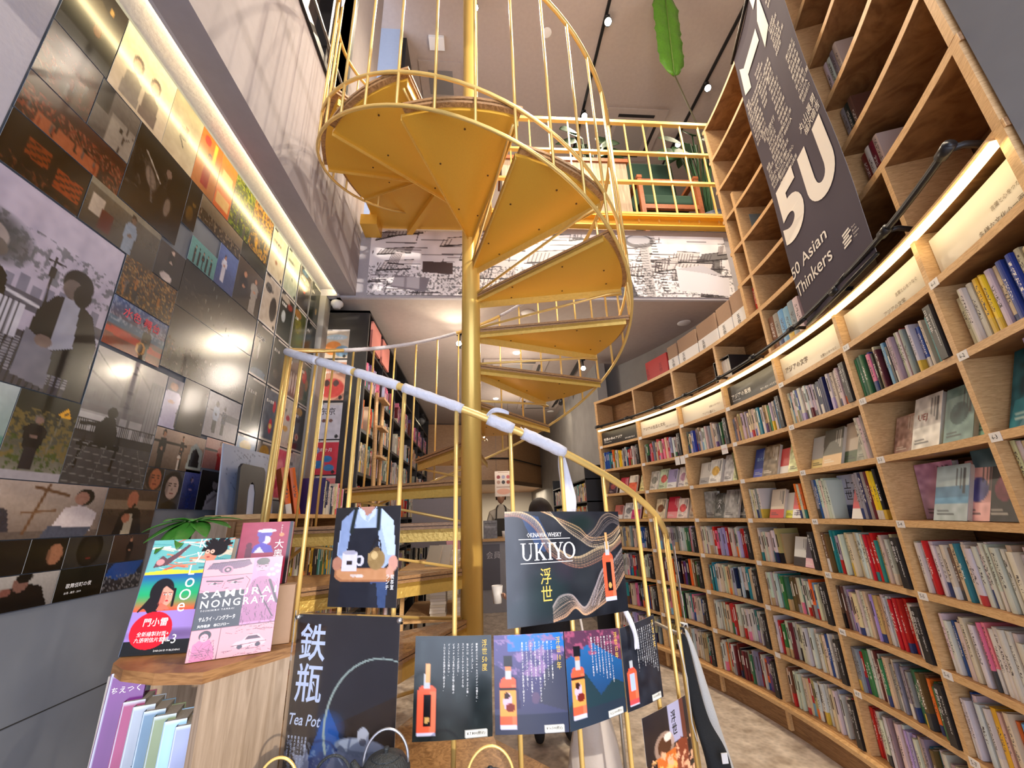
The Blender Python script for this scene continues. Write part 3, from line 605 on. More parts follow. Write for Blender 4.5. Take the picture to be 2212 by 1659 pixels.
TT = {'charcoal book with white characters': (('文人', .25, .35, .4, True), (.9, .9, .9)), 'black book with white calligraphy': (('曹禺', .35, .2, .6, True), (.9, .9, .9)), 'small red and white book with white characters': (('紀', .2, .5, .3), (.95, .95, .95)),
      'brown book with an orange title': (('穷人', .15, .35, .4), (.95, .6, .15)), 'coral red book with white base': (('子日', .2, .08, .18), (.3, .2, .45)), 'large white book with thin red lettering': (('UEJ', .18, .5, .16), (.6, .25, .15)),
      'large teal book with a tree silhouette': (('私国の\n地図', .25, .72, .18), (.7, .9, .88)), 'deep blue book': (('海の民', .15, .55, .14), (.6, .75, .9)), 'wide pale blue book with bold black brush strokes': (('上十\n世界', .2, .4, .5), (.08, .08, .12))}
for (bay, fr, row, wd, hh, c1, c2, st, nm, up) in FB:
    th = BAY[bay]-.3+(BAY[bay+1]-BAY[bay]+.6)*fr; hw = math.degrees(wd/2/R0)+.3; th = min(BAY[bay]-hw, max(BAY[bay+1]+hw, th)); T = TT.get(nm)
    face_book(th, row, wd, hh, .022, c1, c2, st, '%s, %s, %s bay' % (nm, ROWN[row], BAYN[bay]), 4 if up else 20, T[0] if T else None, T[1] if T else None, .10 if up else .03+.018*(hash(nm) % 2 if 0 else (FB.index((bay, fr, row, wd, hh, c1, c2, st, nm, up)) % 2)))
for (nm, wd, c1, c2, st, th) in (('white book with a portrait photo', .12, (.82, .82, .80), (.2, .15, .14), 'band', 1), ('dark violet book with a pink base', .14, (.26, .22, .30), (.88, .70, .74), 'band', 2), ('small pale yellow book', .09, (.88, .84, .68), W_, 'full', 3)):
    face_book(-5.5-(4.2+th*1.15) + 8.45, 'D', wd, .17, .02, c1, c2, st, '%s leaning beside the spines, fourth bay' % nm, 18, None, None, .02)
# extra spine-out books at display shelf ends
def spine_run(row, th, cols, hh, lab, fwd=.03, z=None, tk=.02, lean=0):
    for i, cn in enumerate(cols):
        t = th-math.degrees(tk*1.03/R0)*i; o = bpy.data.objects.new('paperback_book', BKM); COL.objects.link(o)
        o.location = cyl(t, R0+fwd, (H+ZS[BELOW[row]]+.008) if z is None else z); o.rotation_euler = (0, math.radians(lean), math.radians(t-90)); h = hh+random.uniform(-.006, .006)
        o.scale = (tk, h*.7, h); o.color = (*L3(*jit(CN[cn])), 1)
        tag(o, '%s-spined book, %s %s' % (cn, ordinal(i+1), lab), 'book', 'books standing %s' % lab)
spine_run('B', BAY[5]+1.6, ['white', 'white', 'grey'], .2, 'at the right end of upper display row, fifth bay')
spine_run('B', BAY[7]+3.6, ['lilac', 'white', 'purple', 'teal'], .23, 'in rightmost bay, upper display shelf')
spine_run('C', BAY[4]-.5, ['grey', 'blue', 'white', 'white', 'white', 'white'], .205, 'at the left of lower display row, fifth bay')
spine_run('C', BAY[5]+3.4, ['grey', 'grey', 'navy', 'grey', 'dark red', 'yellow', 'yellow', 'black'], .215, 'at the right of lower display row, fifth bay')
spine_run('C', BAY[3]-.5, ['white', 'cream', 'white', 'grey', 'white'], .19, 'at the left of lower display row, fourth bay')
spine_run('C', BAY[4]+1.7, ['orange', 'white', 'orange'], .2, 'at the right of lower display row, fourth bay')
spine_run('C', BAY[6]-.4, ['cream', 'white', 'cream', 'grey'], .23, 'in rightmost bay, lower display shelf')
spine_run('B', BAY[3]+.9, ['olive', 'white'], .2, 'at the right of upper display row, third bay')
# sparse things on the high shelves
spine_run('A', -4.2, ['red', 'cream', 'grey', 'dark red'], .20, 'on first high shelf beside the banner', .05, H+1.263, .026)
spine_run('A', -4.4, ['grey', 'brown', 'grey'], .2, 'on second high shelf beside the banner', .08, H+1.526, .03)
spine_run('A', -4.4, ['grey', 'cream', 'brown', 'grey'], .2, 'on third high shelf beside the banner', .08, H+1.80, .026)
spine_run('A', -19.9, ['white', 'white', 'grey', 'white'], .22, 'on second high shelf near the grey pier', .05, H+1.80, .03)
spine_run('A', -19.9, ['grey', 'black', 'brown'], .2, 'on first high shelf near the grey pier', .05, H+1.526, .03)
spine_run('A', -20.2, ['dark red', 'white', 'dark red', 'white'], .18, 'on the lowest high shelf near the grey pier', .05, H+1.263, .03)
spine_run('A', -6.2, ['brown', 'grey', 'light blue', 'light blue', 'grey', 'white'], .21, 'on the shelf above the light strip beside the banner', .02, H+.942, .05)
# sticker notes under the first row
for t, nm in ((13.4, 'left'), (12.4, 'right')):
    b = MB(); arcband(b, t, t-.85, R0-.004, R0-.003, H+ZS['B']-.07, H+ZS['B']+.0, 0, 2); b.build('paper_note', WHITE, label='small white paper note hanging from the shelf edge, the %s of the pair' % nm, cat='note')
b = MB(); arcband(b, 4.9, 3.9, R0-.004, R0-.003, H+ZS['B']-.06, H+ZS['B']+.01, 0, 2); letter(b, lambda x, y: cyl(4.85-math.degrees(x/R0), R0-.005, y), 'おすすめ', .006, H+ZS['B']-.03, w=.05, h=.013, res=1, mi=1)
b.build('paper_note', [WHITE, flat('red_ink', (.6, .05, .08), .6)], label='white paper note with red writing on the shelf edge of the fourth bay', cat='note')
# cartons on the ledge
CB = [(17.3, 12.5, .205, 1), (12.3, 10.3, .235, 0), (10.15, 6.3, .245, 0), (6.15, 2.3, .255, 0), (2.15, -.4, .26, 0), (-.5, -3.0, .27, 0)]
NMB = ['red carton at the left end of the row on the bookcase ledge', 'narrow brown carton next to the red one on the bookcase ledge', 'brown carton, third from the left on the bookcase ledge', 'brown carton, fourth from the left on the bookcase ledge', 'brown carton, second from the right on the bookcase ledge', 'tallest brown carton at the right end against the high bookcase side']
for (t0, t1, hh, red), lab in zip(CB, NMB):
    tm = (t0+t1)/2; wd = math.radians(t0-t1)*R0*.97; z0 = H+1.262
    M = Matrix.Translation(cyl(tm, R0+.03, z0)) @ Matrix.Rotation(math.radians(tm-90), 4, 'Z')
    t = thing('carton', lab, 'box', cyl(tm, R0+.03, z0), 'cartons lined up on the bookcase ledge')
    b = MB(); b.box(-wd/2, wd/2, .004, .36, 0, hh, 0, M); bevel(b.build('box_body', flat('red_carton', (.45, .03, .03), .6) if red else CARD, t), .004)
    if red:
        q = MB()
        for xx in (-.16, .04): letter(q, lambda x, y: tuple(M @ Vector((x, .002, y))), '五谷', xx, .04, h=.09, vertical=True, res=1)
        q.build('lettering', flat('dark_red_ink', (.2, .01, .02), .6), t)
    else:
        b = MB(); b.box(-wd/2-.001, wd/2+.001, .001, .30, .004, hh*.45, 0, M); s = b.build('white_band', WHITE, t); q = MB()
        for k in range(max(1, int(wd/.24))): letter(q, lambda x, y: tuple(M @ Vector((x, -.001, y))), '五谷', -wd/2+.05+.25*k, .02, h=.075, vertical=True, res=1)
        q.build('lettering', INKB, s)
# magazine file
tm = 2.6; M = Matrix.Translation(cyl(tm, R0+.02, H+.94)) @ Matrix.Rotation(math.radians(tm-90), 4, 'Z'); t = thing('magazine_file', 'black magazine file holding pale booklets above the light strip', 'file box', cyl(tm, R0, H+.94))
b = MB(); b.box(-.1, -.094, 0, .22, 0, .17, 0, M); b.box(.094, .1, 0, .22, 0, .17, 0, M); b.box(-.1, .1, .214, .22, 0, .17, 0, M); b.box(-.1, .1, 0, .22, .17, .176, 0, M); b.box(-.1, .1, 0, .22, 0, .004, 0, M); b.build('case', BLACKW, t)
for k in range(6): b = MB(); b.box(-.088+.029*k, -.062+.029*k, .012, .2, .005, .155, 0, M); b.build('booklet', OFFW, t)
# ------------------------------------------------------------------ spiral staircase
AX, AY = -.0467, 2.1995; RS = .924
def sp(ph, r, z): a = math.radians(-ph); return (AX+r*math.cos(a), AY+r*math.sin(a), z)    # ph grows while climbing
RISE = .2165
def ph0(k): return 306.6+32*(k-10)            # leading edge of tread k
def railz(ph): return H-.11+(ph-23.7)/32*.2113
st = thing('spiral_staircase', 'gold painted spiral staircase winding around a round pole in the middle of the shop', 'staircase', (AX, AY, 0))
b = MB(); b.tube([(AX, AY, 0), (AX, AY, H+5.4)], .0545, 40); b.build('pole', GOLD_POLE, st, True)
b = MB(); b.lathe([(.11, 0), (.11, .012), (.0545, .013)], (AX, AY, 0), 32); b.build('base_plate', GOLD, st)
def sector(mb, p0, p1, r0, r1, z0, z1, mi=0, n=8, trim=0):
    pts = [sp(p0, r0, 0), *[sp(p0+(p1-p0)*i/n, r1, 0) for i in range(n+1)], sp(p1, r0, 0)]
    mb.prism([(p[0], p[1]) for p in pts], z0, z1, mi)
for k in range(1, 18):
    a0, a1 = ph0(k), ph0(k)+34.0; z = H-1.32+RISE*k
    b = MB(); sector(b, a0+.6, a1, .05, RS-.035, z-.047, z-.030, 0)
    def flange(ph, off, h=.058):
        p = Vector(sp(ph, .05, 0)); q = Vector(sp(ph, RS-.035, 0)); d = (q-p).normalized(); nn = Vector((-d.y, d.x, 0))*off
        b.prism([(v.x, v.y) for v in (p, q, q+nn, p+nn)], z-.030-h, z-.030, 1)
    flange(a0+.6, -.004); flange(a1, .004, .035)
    for rr, pp in ((.25, 5), (.55, 5), (.8, 6), (.3, 27), (.62, 28), (.8, 16)):    # screw heads under the tread
        c = sp(a0+pp, rr, z-.0475); b.lathe([(.005, -.002), (.005, .001)], c, 8, 2)
    t = b.build('tread', [GOLD, GOLD_HAM, flat('screw', (.12, .06, .02), .4, .5)], st)
    b = MB(); sector(b, a0, a1-1.2, .055, RS-.012, z-.030, z-.018, 0); sector(b, a0+.5, a1-1.2, .055, RS-.016, z-.018, z-.013, 1); sector(b, a0-.3, a1-1.2, .055, RS-.008, z-.013, z, 0)
    b.build('tread_board', [WALNUT, flat('dark_joint', (.10, .045, .02), .5)], t)
    # stay rod from the pole up to the tread's outer corner
    b = MB(); b.tube([sp(a0+2, .055, z-RISE+.0), sp(a0+2, RS-.12, z-.085), sp(a0+2, RS-.04, z-.083)], .007, 8); b.build('stay_rod', GOLD_ROD, st, True)
hp = [23.7+i*4 for i in range(0, 144)]
b = MB(); b.tube([sp(p, RS, railz(p)) for p in hp if p < 592], .0125, 12); b.build('handrail', GOLD_ROD, st, True)
b = MB(); b.tube([sp(p, RS, railz(p)-1.135) for p in hp if 24 < p < 592], .009, 8); b.build('bottom_rail', GOLD_ROD, st, True)
b = MB(); b.tube([sp(p, RS, railz(p)-.935) for p in hp if 352 < p < 592], .009, 8); b.build('middle_rail', GOLD_ROD, st, True)
ph = 27.7
while ph < 592:
    r = .0068; q = ph-6.9 if ph > 370 else ph
    b = MB(); z0 = max(.01, railz(q)-1.14); b.tube([sp(q, RS, z0), sp(q, RS, railz(q))], r, 10); b.build('baluster', GOLD_ROD, st, True); ph += 10.667
b = MB(); b.tube([sp(22.5, RS, .005), sp(22.5, RS, railz(23.7)+.0)], .0115, 12); b.build('newel_post', GOLD_ROD, st, True)
b = MB(); b.tube([sp(23.5, RS, .02), sp(23.5, RS, .95)], .006, 8)
b.tube([sp(23, RS, railz(23)-.37), sp(14, RS-.08, railz(23)-.36), sp(8, RS-.2, railz(23)-.48), sp(4, RS-.26, railz(23)-.52)], .008, 8); b.tube([sp(4, RS-.26, railz(23)-.52), sp(4, RS-.26, .02)], .008, 8)
b.build('grab_bar', flat('grey_bar', (.45, .42, .36), .4, .5), st, True)
# landing
b = MB(); pl = [sp(563, .05, 0), sp(563, RS-.03, 0), (-.935, 2.62, 0), (-.90, 3.13, 0), (.10, 3.13, 0), (.12, 2.85, 0), (AX+.06, AY+.03, 0)]
b.prism([(p[0], p[1]) for p in pl][::-1], H+2.50, H+2.56); b.build('landing', GOLD, st)
b = MB(); p, q = Vector((-.64, 3.13, H+2.465)), Vector((-.20, 2.42, H+2.465)); d = (q-p).normalized(); nn = Vector((-d.y, d.x, 0))*.045
b.prism([(v.x, v.y) for v in (p, q, q+nn, p+nn)], H+2.44, H+2.50); b.build('landing_beam', GOLD, st)
b = MB(); b.box(-1.0, -.86, 2.95, 3.13, H+2.40, H+2.50); b.tube([(-.93, 3.0, H+2.5), (-.93, 3.0, H+3.8)], .012, 8); b.build('landing_bracket', GOLD, st)
# cloth wrapped round the handrail, in the pieces the photo shows between bare gold stretches
def wrap(p0, p1, r, label, thin=1.):
    P = []; R_ = []; q = p0; i = 0
    while q < p1:
        P.append(sp(q, RS, railz(q))); R_.append(r*(1+.07*((i*7) % 5-2)/2*.8)); q += 1.0; i += 1
    b = MB(); b.tube(P, r, 12, rs=R_)
    # ridges of the winding
    n = int((p1-p0)/2.2)
    for j in range(n):
        q = p0+(j+.5)*(p1-p0)/n; b.tube([Vector(sp(q-.8, RS+r*.0, railz(q-.8)-r*.9)), Vector(sp(q-.2, RS+r*.75, railz(q-.2))), Vector(sp(q+.6, RS, railz(q+.6)+r*.85))], .0028, 5)
    return b.build('cloth_wrapping', CLOTH, None, True, label=label, cat='cloth', group='white cloth strips wound around the gold handrail')
wrap(69.5, 79.5, .0195, 'white cloth wound on the gold handrail, lowest and farthest right piece')
wrap(80.5, 86.0, .0195, 'white cloth wound on the gold handrail just right of the pole, loose end flying')
wrap(90.5, 103, .0165, 'white cloth wound on the gold handrail just left of the pole')
wrap(103.8, 114, .0165, 'white cloth wound on the gold handrail above the apron photo')
wrap(114.9, 126, .0165, 'white cloth wound on the gold handrail beside the leftmost front balusters')
wrap(126.5, 150, .0165, 'white cloth bunched on the handrail at the far left bend')
wrap(203, 262, .0145, 'thin pale cloth wound on the handrail behind, left of the pole')
wrap(284, 302, .0145, 'thin pale cloth wound on the handrail behind, right of the pole')
def ribbon(pts, wd, label, nm='cloth_strip', mt=CLOTH, side=(1, 0, 0), **k):
    """a hanging strip: centre line pts, widths wd, with a fold along it and real thickness"""
    S = Vector(side).normalized(); vs = []; n = len(pts); th = .003
    nrm = S.cross(Vector((0, 0, 1))).normalized()
    for i, (p, w_) in enumerate(zip(pts, wd)):
        p = Vector(p)
        for a, d in ((-.5, 0), (-.2, .008), (.1, -.004), (.35, .007), (.5, 0)): vs.append(p+S*a*w_+nrm*(d+.003*math.sin(i*1.7+a*5)))
    vs2 = [v+nrm*th for v in vs]; N_ = len(vs); fs = []
    for i in range(n-1):
        for j in range(4): q = i*5+j; fs += [(q, q+1, q+6, q+5), (N_+q+5, N_+q+6, N_+q+1, N_+q)]
        fs += [(i*5, i*5+5, N_+i*5+5, N_+i*5), (i*5+4, N_+i*5+4, N_+i*5+9, i*5+9)]
    fs += [(0, N_, N_+1, 1), (1, N_+1, N_+2, 2), (2, N_+2, N_+3, 3), (3, N_+3, N_+4, 4)]
    e = (n-1)*5; fs += [(e+j, e+j+1, N_+e+j+1, N_+e+j) for j in range(4)]
    b = MB(); b.add(vs+vs2, fs); o = b.build(nm, mt, None, True, label=label, **k)
    md = o.modifiers.new('smooth', 'SUBSURF'); md.levels = 1; md.render_levels = 2; return o
p = Vector(sp(70, RS, railz(70)))
ribbon([p+Vector((.0, .018, -.005)), p+Vector((.003, .02, -.04)), p+Vector((.008, .02, -.08)), p+Vector((.012, .022, -.12)), p+Vector((.018, .02, -.16)), p+Vector((.014, .02, -.20))], [.02, .034, .038, .046, .048, .04], 'pale blue-white cloth strip hanging from the handrail to the right of the pole', cat='cloth')
p = Vector(sp(86, RS, railz(86)))
ribbon([p, p+Vector((.02, -.02, .022)), p+Vector((.05, -.03, .016)), p+Vector((.075, -.03, .004))], [.012, .018, .016, .010], 'loose white cloth end sticking out over the pole', cat='cloth', side=(.1, 0, 1))
p = Vector(sp(58.5, RS+.012, H-.285))
ribbon([p, p+Vector((.010, -.02, -.03)), p+Vector((.022, -.024, -.07)), p+Vector((.018, -.024, -.11))], [.014, .022, .012, .020], 'twisted white cloth tied to a baluster over the whisky sheets', cat='cloth', side=(1, .3, 0))

p = Vector(sp(497, RS, railz(497)-.30))
ribbon([p+Vector((-.02, .02, .45)), p+Vector((-.01, .01, .30)), p+Vector((-.02, .0, .16)), p+Vector((-.015, .0, .06)), p+Vector((-.02, .0, .0))], [.02, .026, .02, .024, .012], 'white cloth strip hanging from the upper stair rail near the high window', cat='cloth')

# ------------------------------------------------------------------ sheets fixed on the outside of the balusters
def cylfn(pa, pb, za, zb, r, bow=0., zr=None):
    """pa..pb climbing angles left->right, za bottom / zb top at the left, zr=(bottom, top) at the right"""
    zr = zr or (za, zb)
    A, B = Vector(sp(pa, r, 0)), Vector(sp(pb, r, 0)); L = (B-A).length
    def fn(a, c):
        chord = A+(B-A)*a; ang = pa+(pb-pa)*a; arc = Vector(sp(ang, r, 0)); p = chord*(1-bow)+arc*bow
        p.z = (za*(1-a)+zr[0]*a)*(1-c)+(zb*(1-a)+zr[1]*a)*c; return p
    return fn
def inkon(fn, w_, h_, off=.0012):
    def g(x, y):
        a, c = x/w_, y/h_; p = fn(a, c); du = (fn(min(a+.01, 1), c)-fn(max(a-.01, 0), c)).normalized(); dv = Vector((0, 0, 1)); return tuple(p+du.cross(dv)*off)
    return g
def vtext(q, g, lines, x, top, size, gap, mi=0):
    for i, ln in enumerate(lines):
        V, Fs = text_mesh(ln, True, 1, .004, 1.0); 
        if not len(V): continue
        n = len(ln); hh = size*n; letter(q, g, ln, x-i*gap, top-hh, w=size*.80, h=hh, mi=mi, vertical=True, res=1, bold=.004)
def bottle_art(im, cx, y0, y1, kind, wd=.075):
    hh = y1-y0; a = 1
    body = (.93, .36, .24); im.rect(cx-wd, y0+.035*hh, cx+wd, y0+.62*hh, body); im.ell(cx, y0+.62*hh, wd, .09*hh, body)
    im.rect(cx-wd*.35, y0+.66*hh, cx+wd*.35, y0+.86*hh, (.70, .72, .74)); im.rect(cx+wd*.35, y0+.06*hh, cx+wd, y0+.60*hh, (.98, .52, .38), .6)
    im.rect(cx-wd, y0, cx+wd, y0+.055*hh, (.80, .80, .90))
    if kind == 0: im.rect(cx-wd*.22, y0+.74*hh, cx+wd*.22, y1, (.86, .62, .40)); im.rect(cx-wd*.45, y0+.14*hh, cx+wd*.45, y0+.56*hh, (.06, .05, .07)); im.ell(cx, y0+.22*hh, wd*.3, .045*hh, (.78, .62, .36))
    elif kind == 1:
        im.rect(cx-wd*.5, y0+.84*hh, cx+wd*.5, y1, (.06, .06, .10)); im.rect(cx-wd*.42, y0+.79*hh, cx+wd*.42, y0+.84*hh, (.9, .5, .3))
        im.rect(cx-wd, y0+.17*hh, cx+wd, y0+.52*hh, (.88, .60, .30)); im.rect(cx-wd, y0+.52*hh, cx+wd, y0+.56*hh, (.15, .08, .1)); im.ell(cx-wd*.1, y0+.36*hh, wd*.55, .13*hh, (.86, .70, .80)); im.ell(cx+wd*.2, y0+.28*hh, wd*.6, .06*hh, (.45, .12, .10))
        im.ell(cx-wd*.2, y0+.44*hh, wd*.35, .05*hh, (.18, .08, .08))
    else: im.rect(cx-wd*.6, y0+.66*hh, cx+wd*.6, y0+.72*hh, (.9, .3, .25)); im.rect(cx-wd*.55, y0+.28*hh, cx+wd*.55, y0+.60*hh, (.66, .74, .92)); im.rect(cx-wd, y0+.03*hh, cx+wd, y0+.12*hh, (.80, .30, .32))
RP = RS+.014
def sheet(name, label, img, fn, w_, h_, ink, cat='poster', group=None):
    o = surface(name, img, fn, PRINT, None, .0012, two=True, label=label, cat=cat, group=group)
    for nm, mt, draw in ink:
        q = MB(); draw(q, inkon(fn, w_, h_)); q.build(nm, mt, o)
    return o
# 1 apron photo
im = Img(70, 98, (.10, .10, .12)); im.rect(.0, .78, .30, 1, (.12, .12, .13))
im.poly([(.08, .52), (.12, .86), (.30, .97), (.70, .97), (.90, .84), (.95, .50), (.80, .38), (.2, .38)], (.62, .70, .84))
im.poly([(.12, .86), (.30, .97), (.34, .8), (.2, .5), (.1, .5)], (.50, .58, .74)); im.poly([(.90, .84), (.72, .97), (.72, .8), (.84, .5), (.95, .5)], (.72, .80, .92))
im.poly([(.38, 1), (.44, .93), (.50, .90), (.57, .93), (.62, 1)], (.66, .48, .42)); im.poly([(.36, 1), (.40, .90), (.50, .84), (.46, .95)], (.74, .80, .92)); im.poly([(.64, 1), (.62, .90), (.52, .84), (.58, .95)], (.74, .80, .92))
im.poly([(.28, .78), (.68, .78), (.72, .50), (.70, .0), (.15, .0), (.22, .5)], (.07, .09, .14)); im.line(.33, .98, .28, .74, .022, (.08, .12, .12)); im.line(.68, .97, .68, .76, .022, (.08, .12, .12))
im.poly([(.62, 0), (.62, .24), (.86, .24), (.84, 0)], (.20, .28, .44)); im.poly([(.58, .22), (.70, .24), (.74, 0), (.6, 0)], (.09, .11, .16))
im.poly([(.06, .38), (.08, .28), (.18, .24), (.86, .24), (.94, .30), (.95, .38)], (.62, .42, .28)); im.poly([(.09, .37), (.11, .30), (.2, .265), (.84, .265), (.91, .31), (.92, .37)], (.72, .52, .36))
im.ell(.10, .42, .08, .07, (.66, .46, .38)); im.ell(.92, .42, .07, .08, (.78, .58, .52)); im.ell(.88, .34, .05, .06, (.80, .60, .52))
im.rect(.17, .35, .40, .53, (.80, .80, .88)); im.ell(.285, .53, .115, .022, (.62, .62, .70)); im.ell(.44, .45, .065, .055, (.80, .80, .88)); im.ell(.43, .45, .035, .035, (.10, .12, .16)); im.rect(.25, .41, .33, .45, (.15, .12, .12))
im.ell(.68, .46, .13, .105, (.55, .45, .28)); im.ell(.65, .50, .05, .04, (.76, .66, .46)); im.ell(.68, .56, .05, .02, (.42, .33, .2)); im.poly([(.56, .46), (.55, .52), (.58, .52), (.62, .44)], (.62, .52, .34))
im.line(.60, .56, .66, .66, .008, (.06, .05, .05)); im.line(.66, .66, .72, .64, .008, (.06, .05, .05)); im.line(.72, .64, .74, .55, .008, (.06, .05, .05)); im.ell(.45, .30, .06, .018, (.84, .78, .76)); im.ell(.36, .305, .05, .016, (.8, .74, .72))
im.noise(.02, 30)
f = cylfn(115.0, 101.6, H-.232, H+.040, RP, .4); 
def ink(q, g): letter(q, g, 'MM', .084, .168-.0, h=.004, res=1); letter(q, g, '珈琲 COFFEE', .168, .02, h=.005, res=1)
sheet('photo_sheet', 'photo of person in white shirt and dark apron carrying tray with mug and teapot', im, f, .21, .272, [('lettering', INKW, lambda q, g: vtext(q, g, ['喫茶室', 'ランチ'], .190, .085, .013, .014))])
# 2 UKIYO
im = Img(230, 164, (.10, .12, .15)).grad((.08, .10, .13), (.16, .17, .20), 130); im.noise(.05, 9)
for k, (x, y, rx, ry, c) in enumerate([(.30, .25, .22, .25, (.05, .16, .16)), (.45, .50, .12, .2, (.20, .17, .22)), (.15, .12, .2, .12, (.06, .14, .16)), (.62, .4, .12, .3, (.16, .18, .2)), (.62, .88, .15, .1, (.05, .14, .12))]): im.ell(x, y, rx, ry, c, .7, 1)
im.poly([(.12, .98), (.26, .95), (.36, .70), (.30, .62), (.24, .66), (.16, .85)], (.18, .28, .46), .75)
def wave(pts, c, wd=.006, n=26, al=.8):
    P = [Vector((x, y)) for x, y in pts]
    out = []
    for i in range(len(P)-1):
        p0, p1, p2, p3 = P[max(i-1, 0)], P[i], P[i+1], P[min(i+2, len(P)-1)]
        for j in range(8):
            t = j/8; out.append(.5*((2*p1)+(-p0+p2)*t+(2*p0-5*p1+4*p2-p3)*t*t+(-p0+3*p1-3*p2+p3)*t**3))
    out.append(P[-1])
    for a, c2 in zip(out[:-1], out[1:]): im.line(a.x, a.y, c2.x, c2.y, wd, c, al)
def strands(A, B, c0, c1, n=12, wd=.0032, al=.55):
    for k in range(n):
        t = k/(n-1); w = .5-.5*math.cos(t*PI); c = tuple(a*(1-t)+b_*t for a, b_ in zip(c0, c1))
        wave([(a[0]*(1-w)+b_[0]*w, a[1]*(1-w)+b_[1]*w) for a, b_ in zip(A, B)], c, wd*(1+.8*(k % 3 == 0)), al=al*(.55+.45*(k % 2)))
strands([(.0, .99), (.14, .99), (.26, .90), (.36, .70), (.55, .56), (.75, .63), (.9, .66), (1, .76)], [(.0, .95), (.12, .94), (.24, .82), (.34, .60), (.55, .46), (.75, .50), (.9, .60), (1, .68)], (.98, .86, .64), (.55, .36, .30), 14)
strands([(.28, 1), (.45, .92), (.60, .84), (.70, .74), (.88, .76), (1, .86)], [(.36, 1), (.47, .84), (.60, .72), (.72, .64), (.9, .68), (1, .80)], (.90, .68, .46), (.98, .88, .72), 9)
strands([(.62, .72), (.74, .82), (.82, .94), (.90, .98), (1, .93)], [(.66, .66), (.77, .74), (.86, .84), (.93, .88), (1, .84)], (.72, .60, .50), (.42, .38, .38), 9)
strands([(.34, .14), (.40, .22), (.50, .22), (.60, .10), (.70, .26), (.78, .42), (.86, .46), (1, .62)], [(.34, .01), (.44, .04), (.52, .10), (.60, .03), (.72, .08), (.82, .14), (.90, .22), (1, .36)], (.66, .62, .62), (.92, .70, .52), 20)
strands([(.66, .10), (.72, .30), (.80, .44), (.88, .44)], [(.72, .10), (.78, .24), (.84, .34), (.90, .38)], (.62, .58, .62), (.82, .74, .70), 8)
bottle_art(im, .845, .12, .78, 0, .052)
for k in range(0): pass
UW, UH = .424, .306; f = cylfn(83.0, 58.3, H-.292, H+.012, RS+.030, .45, (H-.292, H+.001))
def ink(q, g):
    letter(q, g, 'OKINAWA  WHISKY', .070, .232, w=.118, h=.013, res=1); 
    for y, x0, x1 in ((.226, .042, .218), (.160, .046, .222)):
        for k in range(10):
            a, c = x0+(x1-x0)*k/10, x0+(x1-x0)*(k+1)/10; q.add([g(*p) for p in ((a, y), (c, y), (c, y+.0018), (a, y+.0018))], [(0, 1, 2, 3)])
    serif(q, g, .048, .168, .048)
def serif(q, g, X, Y, hh):
    """the five big roman capitals U K I Y O as drawn strokes"""
    def P(*pts): q.add([g(X+x*hh, Y+y*hh) for x, y in pts], [tuple(range(len(pts)))])
    def bar(x0, x1, y): P((x0, y), (x1, y), (x1, y+.045), (x0, y+.045))
    def ring(cx, cy, ro, ri, a0, a1, ys=1.):
        n = 14
        for k in range(n):
            a, c = math.radians(a0+(a1-a0)*k/n), math.radians(a0+(a1-a0)*(k+1)/n); f_ = lambda t: ri
            P((cx+ro*math.cos(a), cy+ys*ro*1.0*math.sin(a)), (cx+ro*math.cos(c), cy+ys*ro*math.sin(c)), (cx+ri*math.cos(c), cy+ys*(ro-.06)*math.sin(c)), (cx+ri*math.cos(a), cy+ys*(ro-.06)*math.sin(a)))
    P((.10, .35), (.24, .35), (.24, 1), (.10, 1)); P((.66, .35), (.72, .35), (.72, 1), (.66, 1)); bar(.0, .34, .955); bar(.56, .82, .955); ring(.41, .35, .31, .19, 180, 360, 1.1)
    o = .90; P((o+.10, 0), (o+.24, 0), (o+.24, 1), (o+.10, 1)); bar(o, o+.34, .955); bar(o, o+.34, 0); P((o+.24, .42), (o+.34, .42), (o+.68, .96), (o+.60, .96)); P((o+.30, .50), (o+.40, .62), (o+.80, .04), (o+.62, .04)); bar(o+.52, o+.80, .955); bar(o+.52, o+.88, 0)
    o = 1.84; P((o+.10, 0), (o+.24, 0), (o+.24, 1), (o+.10, 1)); bar(o, o+.34, .955); bar(o, o+.34, 0)
    o = 2.18; P((o+.36, 0), (o+.50, 0), (o+.50, .45), (o+.36, .45)); bar(o+.26, o+.60, 0); P((o+.04, 1), (o+.20, 1), (o+.50, .45), (o+.36, .42)); P((o+.64, 1), (o+.72, 1), (o+.50, .45), (o+.42, .42)); bar(o-.02, o+.32, .955); bar(o+.54, o+.82, .955)
    ring(3.42, .5, .46, .31, 0, 360, 1.1)
sheet('whisky_poster', 'landscape dark whisky poster with glowing waves and an orange bottle, tied on the balusters', im, f, UW, UH,
      [('lettering', INKW, ink), ('gold_lettering', INKG, lambda q, g: letter(q, g, '浮世', .108, .058, w=.036, h=.088, vertical=True, bold=.004))])
